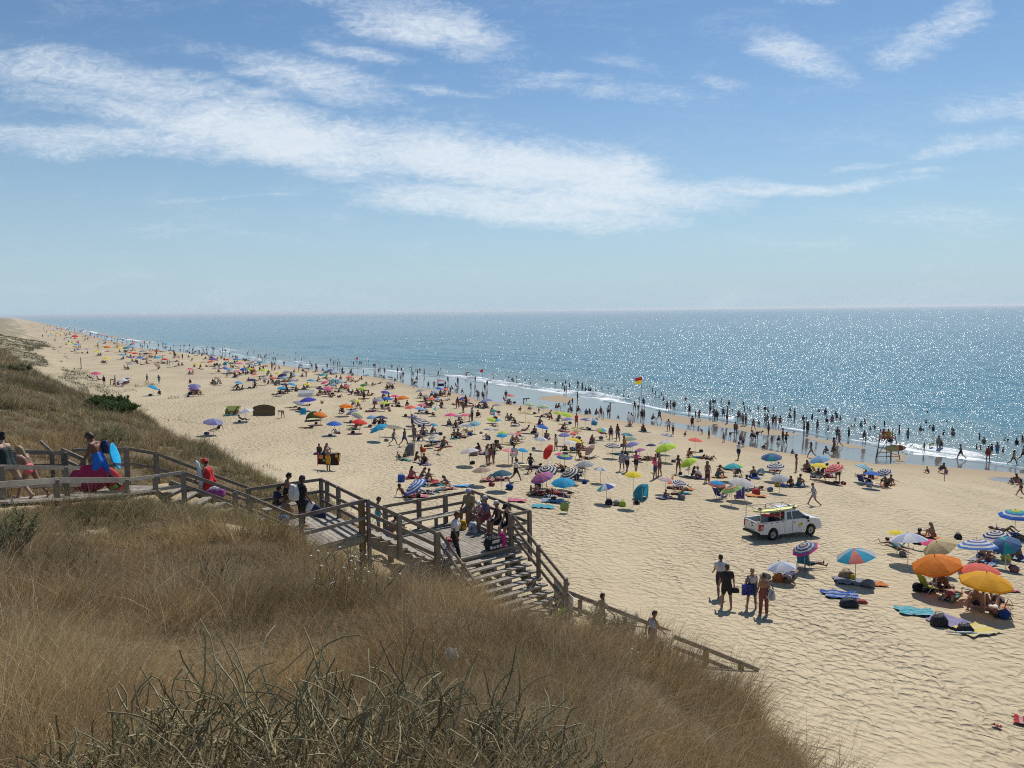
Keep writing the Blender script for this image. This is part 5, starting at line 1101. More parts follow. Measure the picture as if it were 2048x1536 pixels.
    seated(.66, dg+6, dict(sit, head=10), 'woman in dark patterned top and pale pink cap on platform bench', [('tank', C_('dark_leaf_top', (.03, .04, .02), var=.8, scale=16)), ('shorts', K_BLACK)], ('short', 'brown'), 1, 1.64, hat=('cap', C_('pale_pink_cap', (.62, .48, .46))), sty='o')
    seated(.86, dg-4, dict(sit, head=14, lean=14), 'man in black vest and black cap at front end of platform bench', [('tank', K_BLACK), ('shorts', K_BLACK)], ('short', 'black'), 2, 1.78, hat=('cap', K_BLACK))
    o = sack('cooler_bag', 'black cooler bag with white printed squares on platform edge', 'cooler bag', on_deck(986, 1098, 8.1), (.62, .36, .42), K_BLACK, squash=.05, handle=K_BLACK, seed=2, rz=R(38))
    for k in range(4): b = MB(); b.box((-.21+k*.14, -.185, .13), (.10, .012, .11)); b.build('white_square', K_WHITE, o); 
    b = MB(); b.box((.0, -.18, .31), (.30, .02, .09)); b.build('white_square', K_WHITE, o)
    o = sack('pink_bag', 'bright pink bag at the top of lower stairs', 'bag', on_deck(1004, 1094, 8.1), (.3, .2, .5), C_('hot_pink_cloth', (.55, .02, .22)), seed=4, squash=.5)
    sack('toy_bag', 'yellow and red beach toys in a net bag on the platform', 'toys', on_deck(926, 1058, 8.1), (.3, .25, .35), C_('toy_colours', (.55, .32, .02), var=.9, scale=7), seed=6)
    sack('tote_bag', 'white and navy tote bag at the feet of people on bench', 'bag', on_deck(946, 1066, 8.1), (.38, .26, .42), C_('white_navy', (.35, .38, .42), var=.8, scale=6), seed=7)
    # foot of the stairs and the path
    g = at_depth(1132, 1181, 25.2); g[2] -= 1.66; o, J, W = hero(g, 62, dict(POSES['W'], sh=(10, 20)), 'girl with long black hair and black top at the foot of stairs', [('tee', K_BLACK), ('bottom', K_BLACK)], ('long', 'black'), 1, 1.64, sty='f')
    board('bodyboard', 1.15, .5, .035, [flat('lime_board', (.22, .55, .03), .35), K_BLACK], 'lime green bodyboard under the arm of long haired girl', 'bodyboard', .5, g+V3(-.12, -.28, .98), (R(-48), R(-68), R(20)), .9)
    g = at_depth(1203, 1186, 25.6); g[2] -= 1.50; hero(g, 58, dict(POSES['W']), 'girl with plaits and bare back walking along the handrail', [('bottom', C_('rose_cloth', (.4, .12, .14)))], ('plaits', 'brown'), 2, 1.5, sty='f')
    g = at_depth(1305, 1221, 25.0); g[2] -= 1.58; hero(g, 62, dict(POSES['W'], head=16), 'boy with dark hair in pale blue sleeveless shirt beside the handrail', [('tank', K_LBLUE), ('shorts', K_NAVY)], ('short', 'brown'), 1, 1.58)
    # four walkers on the open sand
    g = on_beach(1441, 1193); hero(g, 8, dict(POSES['V'], sh=(20, -10), elb=(40, 20)), 'man in white tee shirt and dark shorts walking seaward', [('tee', K_WHITE), ('shorts', C_('maroon_navy', (.05, .03, .05)))], ('short', 'brown'), 1, 1.82)
    g = on_beach(1453, 1216); hero(g, 4, dict(hip=(4, -4), abd=(7, 7), sh=(4, 4), shab=(16, 18), elb=(14, 18)), 'man all in black tee shirt and shorts seen from behind', [('tee', K_BLACK), ('shorts', K_BLACK)], ('short', 'brown'), 1, 1.80)
    sack('black_pouch', 'black camera bag hanging from the hand of man in black', 'bag', g+V3(.33, -.05, .66), (.32, .16, .2), K_BLACK, seed=11)
    g = on_beach(1503, 1217); hero(g, 0, dict(hip=(5, -3), sh=(4, 6), elb=(20, 20), abd=(6, 6)), 'woman with short blond hair in white tank top and denim shorts', [('tank', K_WHITE), ('shorts', K_DENIM)], ('short', 'blond'), 1, 1.66, sty='o')
    s = empty('tote_bag', g+V3(-.22, -.12, .62)); tag(s, 'square dark blue printed tote bag on the arm of blond woman', 'tote bag'); b = MB(); b.box((0, 0, .22), (.44, .12, .44)); b.build('bag_body', C_('royal_print', (.03, .04, .22), var=.8, scale=9), s, bevel=.02)
    for q in (-1, 1): b = MB(); b.tube([(-.1, q*.05, .43), (-.07, q*.04, .66), (.07, q*.04, .66), (.1, q*.05, .43)], .012, 6); b.build('handle', K_NAVY, s)
    g = on_beach(1527, 1229); hero(g, 2, dict(hip=(2, -2), sh=(6, 20), elb=(14, 40), abd=(2, 2)), 'woman in rust trousers with bare back and hair tied up', [('trousers', K_RUST)], ('bun', 'brown'), 1, 1.68, sty='o')
    sack('drawstring_bag', 'black and white striped drawstring bag on the arm of woman in rust trousers', 'bag', g+V3(.23, -.14, .66), (.36, .26, .44), ring_mat('stripe_bw', (.65, .65, .63), (.03, .03, .04), 22, 0), squash=.7, seed=12, handle=K_BLACK)
boardwalk_people()
# ------------------------------------------------------------------ parasols
PAL = {'nv':('navy',(.012,.02,.11)),'bl':('blue',(.02,.14,.58)),'cy':('sky blue',(.02,.36,.66)),'lb':('pale blue',(.24,.45,.68)),'or':('orange',(.80,.24,.02)),'yo':('golden yellow',(.85,.42,.015)),'ye':('yellow',(.82,.68,.05)),
 'li':('lime',(.50,.70,.06)),'gr':('green',(.12,.28,.10)),'rd':('red',(.72,.04,.035)),'co':('coral',(.82,.17,.12)),'pk':('pink',(.78,.12,.28)),'pu':('purple',(.16,.08,.30)),'lv':('lavender',(.22,.23,.52)),'gy':('grey',(.36,.37,.42)),
 'wh':('white',(.74,.74,.76)),'be':('beige',(.62,.50,.28)),'tn':('patterned tan',(.42,.31,.25)),'tq':('teal',(.03,.32,.38)),'td':('dark teal',(.015,.10,.16)),'sv':('silver grey',(.48,.52,.56)),'bp':('violet blue',(.06,.06,.42))}
for k, v in dict(b='bl',w='wh',n='nv',r='rd').items(): pass
_W, _K = (.72,.72,.74), (.02,.02,.025)
def P_(k): return PAL[k][1]
PATS = {  # name, kind, colours (rings from the top out, or sectors)
 'NW':('navy and white ringed','ring',[P_('nv'),_W]*4),'BW':('blue and white ringed','ring',[_W,P_('bl')]*4),'KW':('black and white ringed','ring',[_W,_K]*4),'RW':('red and white striped','ring',[P_('rd'),(.75,.45,.42)]*4),'PW':('pink and white striped','ring',[P_('co'),(.80,.55,.55)]*4),
 'MW':('cream and slate ringed','ring',[(.62,.56,.56),(.10,.11,.17)]*4),'MC':('pink, green and blue ringed','ring',[(.75,.15,.15),(.45,.55,.35),(.05,.06,.30),(.5,.6,.45),(.05,.06,.3),(.45,.55,.4),(.12,.12,.35),(.65,.05,.25)]),
 'MG':('blue, green and yellow ringed','ring',[(.03,.15,.4),(.03,.18,.45),(.45,.6,.1),(.15,.4,.25),(.55,.62,.1),(.03,.2,.5),(.03,.15,.45),(.03,.12,.4)]),'MR':('pink and purple striped','ring',[(.55,.08,.16),(.6,.25,.35),(.5,.06,.15),(.35,.2,.45),(.55,.1,.2),(.3,.2,.5),(.55,.1,.18),(.25,.15,.45)]),
 'GW':('green and white striped','ring',[(.25,.42,.20),(.70,.74,.66)]*4),'LY':('lime and turquoise','seg',[P_('li'),P_('li'),P_('li'),(.03,.45,.52),(.03,.45,.52),(.04,.42,.50),(.05,.42,.5),P_('li')]),'OB':('orange, blue and white panelled','seg',[(.7,.2,.05),(.03,.3,.5),_W,(.35,.1,.04)]*2),
 'MP':('pastel panelled','seg',[(.8,.4,.5),(.5,.7,.1),(.1,.5,.6),(.7,.7,.72)]*2),'WB':('white, teal and blue panelled','seg',[(.03,.42,.46),_W,(.04,.07,.42),_W]*2),'BC':('blue, coral and grey panelled','seg',[(.03,.36,.58),(.85,.22,.16),(.03,.38,.6),(.42,.47,.52),(.04,.36,.56),(.8,.25,.2),(.03,.36,.58),(.45,.5,.52)]),
 'GS':('grey and white panelled','seg',[(.3,.3,.42),(.72,.72,.76)]*4),'BO':('bright blue with rust rim','ring',[(.03,.3,.7)]*6+[(.55,.16,.10)]*2),'GO':('blue, orange and green ringed','ring',[(.05,.35,.7),(.05,.35,.7),(.55,.18,.05),(.6,.5,.35),(.5,.14,.06),(.25,.45,.15),(.25,.45,.15),(.3,.5,.2)]),
 'LW':('light blue with pale stripes','ring',[(.5,.68,.74),(.05,.35,.55)]*4),'BM':('blue, white and brown ringed','ring',[_W,(.25,.18,.15),_W,(.08,.15,.5),_W,(.10,.2,.55),_W,(.05,.2,.6)]),'RB':('rainbow ringed','ring',[(.8,.5,.05),(.7,.6,.1),(.1,.5,.2),(.05,.4,.5),(.03,.2,.6),_W,(.03,.15,.6),(.03,.12,.55)]),
 'WS':('silvery white ribbed','ring',[(.66,.65,.66),(.60,.59,.60)]*4),'BT':('blue and teal panelled','seg',[(.06,.13,.3),(.03,.35,.38),(.07,.15,.32),(.08,.16,.35)]*2),'YG':('yellow and grey','seg',[(.72,.64,.1)]*3+[(.42,.44,.38)]*3+[(.7,.6,.1)]*2),'RN':('lime and grey','seg',[P_('li')]*4+[(.33,.34,.36)]*4),
 'LB':('white and pale blue panelled','seg',[(.45,.50,.66),(.70,.73,.80)]*4),'GG':('green and grey checked','seg',[(.24,.33,.22),(.35,.42,.32)]*4),'LS':('lavender panelled','seg',[(.20,.20,.46),(.30,.31,.58)]*4),'PF':('faded pink panelled','seg',[(.66,.42,.42),(.62,.58,.58),(.66,.38,.38),(.5,.52,.58)]*2)}
def cloth(name, c): return plain('fabric_'+name, c, .75, .07, 3, translucent=.42)
def cmix(c): return 'shade_%02d_%02d_%02d' % tuple(int(x*99) for x in c)
_canopies = {}
def canopy_mesh(col, seed=0):
    k = (col, seed)
    if k in _canopies: return _canopies[k]
    kind, cols = ('solid', [PAL[col][1]]) if col in PAL else PATS[col][1:]
    mats = [];
    for c in cols:
        if c not in mats: mats.append(c)
    b = MB(); n, m = 24, 8; rr = random.Random(seed); per = n//8
    flap = col in ('or', 'yo', 'rd'); rings = m+(1 if flap else 0)
    b.v.append((0, 0, .40))
    for i in range(1, rings+1):
        r = min(i, m)/m
        for k_ in range(n):
            f = (k_ % per)/per; sc = math.sin(math.pi*f)
            rad = r*(.935 if f > .01 else 1.0); z = .40*(1-r**1.8)+rr.uniform(-.006, .006)-(.09 if i > m else 0); t = 2*math.pi*k_/n; b.v.append((rad*math.cos(t), rad*math.sin(t), z))
    def mi(i, k_):
        if kind == 'solid': return 0
        return mats.index(cols[(i if kind == 'ring' else k_//per) % len(cols)])
    for k_ in range(n): b.f.append((0, 1+k_, 1+(k_+1) % n)); b.m.append(mi(0, k_))
    for i in range(1, rings):
        for k_ in range(n): b.f.append((1+(i-1)*n+k_, 1+i*n+k_, 1+i*n+(k_+1) % n, 1+(i-1)*n+(k_+1) % n)); b.m.append(mi(min(i, m-1), k_))
    me = b.mesh('canopy')
    for c in mats: me.materials.append(cloth(cmix(c), c))
    _canopies[k] = me; return me
M_POLE = plain('parasol_pole', (.55, .54, .52), .4, .1, 5, metal=.3); M_TIP = plain('dark_plastic', (.03, .03, .03), .5)
_pole = {}
def pole_mesh(h):
    h = round(h, 1)
    if h not in _pole: b = MB(); b.tube([(0, 0, -.15), (0, 0, h)], .017, 8); _pole[h] = b.mesh('pole', True); _pole[h].materials.append(M_POLE)
    return _pole[h]
_tip = MB(); _tip.tube([(0, 0, .39), (0, 0, .46), (0, 0, .49)], [.018, .016, .006], 6); TIP = _tip.mesh('tip', True); TIP.materials.append(M_TIP)
_rib = MB()
for k in range(8):
    t = 2*math.pi*k/8+.0; _rib.tube([(0, 0, .31), (.5*math.cos(t), .5*math.sin(t), .215), (.97*math.cos(t), .97*math.sin(t), .0)], .006, 4); _rib.tube([(0, 0, .02), (.5*math.cos(t), .5*math.sin(t), .21)], .006, 4)
RIB = _rib.mesh('ribs'); RIB.materials.append(M_POLE)
UMB = []
def parasol(px, py, w, col, h=None, tilt=None, az=None):
    h0 = 1.45 if h is None else h; p = on_beach(px, py, h0); d = p[1]; rad = min(max(w/F_PX*math.hypot(*p[:2]), .45), 1.5)
    if h is None: h0 = min(1.6, .72+rad*.72); p = on_beach(px, py, h0); d = p[1]; rad = min(max(w/F_PX*d*1.13, .5), 1.6)
    r = empty('parasol', p, random.uniform(0, 6.28)); tl = random.uniform(3, 16) if tilt is None else tilt; a = random.uniform(0, 360) if az is None else az
    q = Quaternion((0, 0, 1), -r.rotation_euler[2]) @ Quaternion(Vector((math.sin(R(a+90)), math.cos(R(a+90)), 0)), R(tl))   # leans towards bearing a
    hub = Vector((0, 0, h0-.17*rad)); 
    def part(nm, me, sc):
        o = bpy.data.objects.new(nm, me); COL.objects.link(o); o.parent = r; o.rotation_mode = 'QUATERNION'; o.rotation_quaternion = q; o.location = hub; o.scale = sc; return o
    part('canopy', canopy_mesh(col, random.randint(0, 1)), (rad, rad, rad))
    if d < 75: part('ribs', RIB, (rad, rad, rad))
    if d < 120: part('tip', TIP, (rad, rad, rad))
    o = bpy.data.objects.new('pole', pole_mesh(h0)); COL.objects.link(o); o.parent = r
    e = q @ Vector((0, 0, .2*rad)); o.location = (0, 0, 0)
    nm = PAL[col][0] if col in PAL else PATS[col][0]
    UMB.append(dict(o=r, p=p, px=px, py=py, col=nm, d=d, rad=rad)); return r
UTILES = [
 (120,660,6.4,"220 182 38 lb;205 215 40 tn;345 245 35 gy;470 275 36 ye;605 215 42 or;535 275 30 wh;760 230 38 ye;850 225 45 tq;905 205 40 lb;925 175 35 tn;745 172 40 be;580 130 30 lb;800 315 36 cy;905 285 38 co;960 295 34 rd;1060 270 50 gy;1105 298 36 nv;1155 300 36 co;1025 355 50 bl;905 350 36 pu;600 360 46 ye;895 430 42 gy;1240 435 44 tn - 55 200;1440 405 40 gy;1250 350 44 cy;1340 370 30 rd;1495 340 40 tn;1665 495 44 pk;1750 440 36 ye;2010 610 40 tn;460 548 56 pk;860 620 36 bl;800 640 60 wh 1.1;1190 728 66 cy - 25 260;1720 708 72 LS;1700 745 60 pu;240 245 30 gy;1230 265 26 rd;190 75 60 rd"),
 (420,690,7.314,"45 145 48 gy;20 178 40 nv;55 205 62 pu;10 240 50 co;245 210 35 rd;370 210 42 bl;575 200 30 lb;700 215 60 wh;735 250 45 cy;580 270 62 gy;660 290 40 lb;320 262 50 gr;430 265 45 pk;80 335 45 gy;215 325 50 LS;235 345 42 bl;285 355 45 lb;480 352 50 bl;575 345 45 li;640 350 32 co;775 365 60 li;400 380 60 PW;1125 390 60 gy;650 430 50 co;990 408 45 ye;1060 435 65 nv;1080 470 55 lb;1240 440 45 lb;1760 360 45 lv;1840 412 55 gy;1705 395 60 td;1650 435 65 tq;800 485 62 gy;920 475 50 co;110 485 50 tn;420 548 62 cy;620 510 75 nv;1090 575 60 nv;1195 570 62 cy;1045 625 64 cy;1225 520 60 lv;1480 515 62 cy;1430 570 55 ye;1680 545 62 pk;1800 520 60 tq;1900 535 60 lb;1845 490 45 wh;2020 468 40 pk;2010 562 45 wh;1995 600 50 co;1800 577 60 lb;1610 632 58 nv;1725 612 62 PW;1735 642 60 pk;1430 795 115 bp;1300 840 95 gy .9"),
 (660,700,7.314,"300 398 45 co;500 505 58 gr;465 560 60 li;880 478 65 gy;810 612 68 bp;950 668 60 pk;1065 690 85 or;700 720 80 gy;840 705 70 bl;370 735 80 YG;800 770 70 li;235 810 95 or;325 900 85 LS - 20 60;395 940 85 RN - 30 300;605 975 70 lb;750 985 95 nv;1175 830 80 co;1320 855 85 lb;1340 800 65 pk;1545 830 62 MP 1.2 60 190;1595 560 60 bl;1690 575 60 co;1525 615 62 lb;1400 665 55 gy;1490 710 72 co;1560 718 30 cy;1320 590 70 gy;1945 705 62 bp;2010 728 50 pk;1765 945 90 pk;1870 960 55 gy;1970 950 70 pk;1220 975 70 LS"),
 (900,720,7.314,"880 518 70 co;555 585 65 lv;490 600 55 lv;690 655 60 gy;1165 645 95 GW;1365 675 105 GW;1105 765 85 be;1575 768 62 li;1700 790 92 li;1985 870 75 bp;655 780 80 OB;640 735 45 tq;615 865 75 li;700 880 60 cy;360 920 85 LW;200 945 75 wh;255 958 70 gy;1165 915 85 be;1350 970 88 bl"),
 (900,820,7.314,"580 275 60 sv;770 330 75 li;760 362 82 cy;900 345 75 PF;980 345 40 co;1330 415 90 LB;1675 355 90 LS;1800 340 60 co 1.0;1860 290 75 be;1835 435 95 ye;1745 470 105 wh;1430 590 125 rd 1.5 62 70;285 590 135 WS;855 590 115 PW;1060 580 80 cy;1610 645 65 pk;1675 675 112 MG;465 865 130 tn;755 920 155 td;1410 870 160 KW - 24 30;1750 910 150 KW - 30 60;1350 965 165 MR - 20 60"),
 (660,810,7.314,"60 265 105 bl;430 235 105 rd;715 325 135 cy - 24 80;1350 240 135 MW - 28 200;1520 285 50 cy;1500 465 75 sv 1.0;1215 165 65 LS"),
 (400,790,7.314,"190 380 130 LS;665 235 130 LB 1.2 16 100;1760 270 95 or"),
 (1140,840,7.314,"455 130 95 MP;1420 222 105 NW;835 212 95 BT;880 270 105 GG;910 345 95 LS;625 365 110 KW;1185 365 75 nv;1400 385 155 li - 18 80;1400 325 100 LB;1830 285 100 co;1020 435 95 MR 1.0;290 420 105 tn 1.5 50 70;215 635 130 gy;1735 600 125 li - 28 80;925 785 135 ye 2.1 6 0;535 965 140 WB - 18 90;1400 860 110 PF;1600 910 105 NW;90 725 85 tn;445 715 95 GS;890 -40 75 gy - 60 240;-40 -15 85 LS;310 -12 95 GS"),
 (1360,860,7.314,"785 520 135 LY;1340 380 140 BT;1400 520 135 NW;1460 690 120 sv;900 750 175 WS;540 775 125 BO;760 845 145 GO - 18 90"),
 (1540,880,7.314,"725 270 135 lb - 16 80;725 365 115 ye;940 400 140 RW - 22 80;1375 395 130 LW - 20 270;1490 485 118 bl;1665 460 112 NW - 22 70"),
 (1020,900,7.314,"780 455 165 cy"),
 (780,900,7.314,"375 510 200 BW .95 34 75"),
 (1520,1060,7.314,"660 245 180 MC - 26 80;1405 345 260 BC - 14 90;320 515 205 LB .75 10 90"),
 (1768,1010,4.536,"225 292 150 LB;125 250 80 ye;510 360 142 be - 32 90;430 335 60 pk;480 508 195 or;850 350 155 BM;1015 265 110 NW;1110 345 115 BT - 30 60;1195 75 128 RB;865 572 160 co;925 662 200 yo"),
]
def place_parasols():
    for ox, oy, sc, s in UTILES:
        for e in s.split(';'):
            t = e.split(); x, y, w = map(float, t[:3]); col = t[3]; h = float(t[4]) if len(t) > 4 and t[4] != '-' else None
            parasol(ox+x/sc, oy+y/sc, w/sc, col, h, float(t[5]) if len(t) > 5 else None, float(t[6]) if len(t) > 6 else None)
place_parasols()

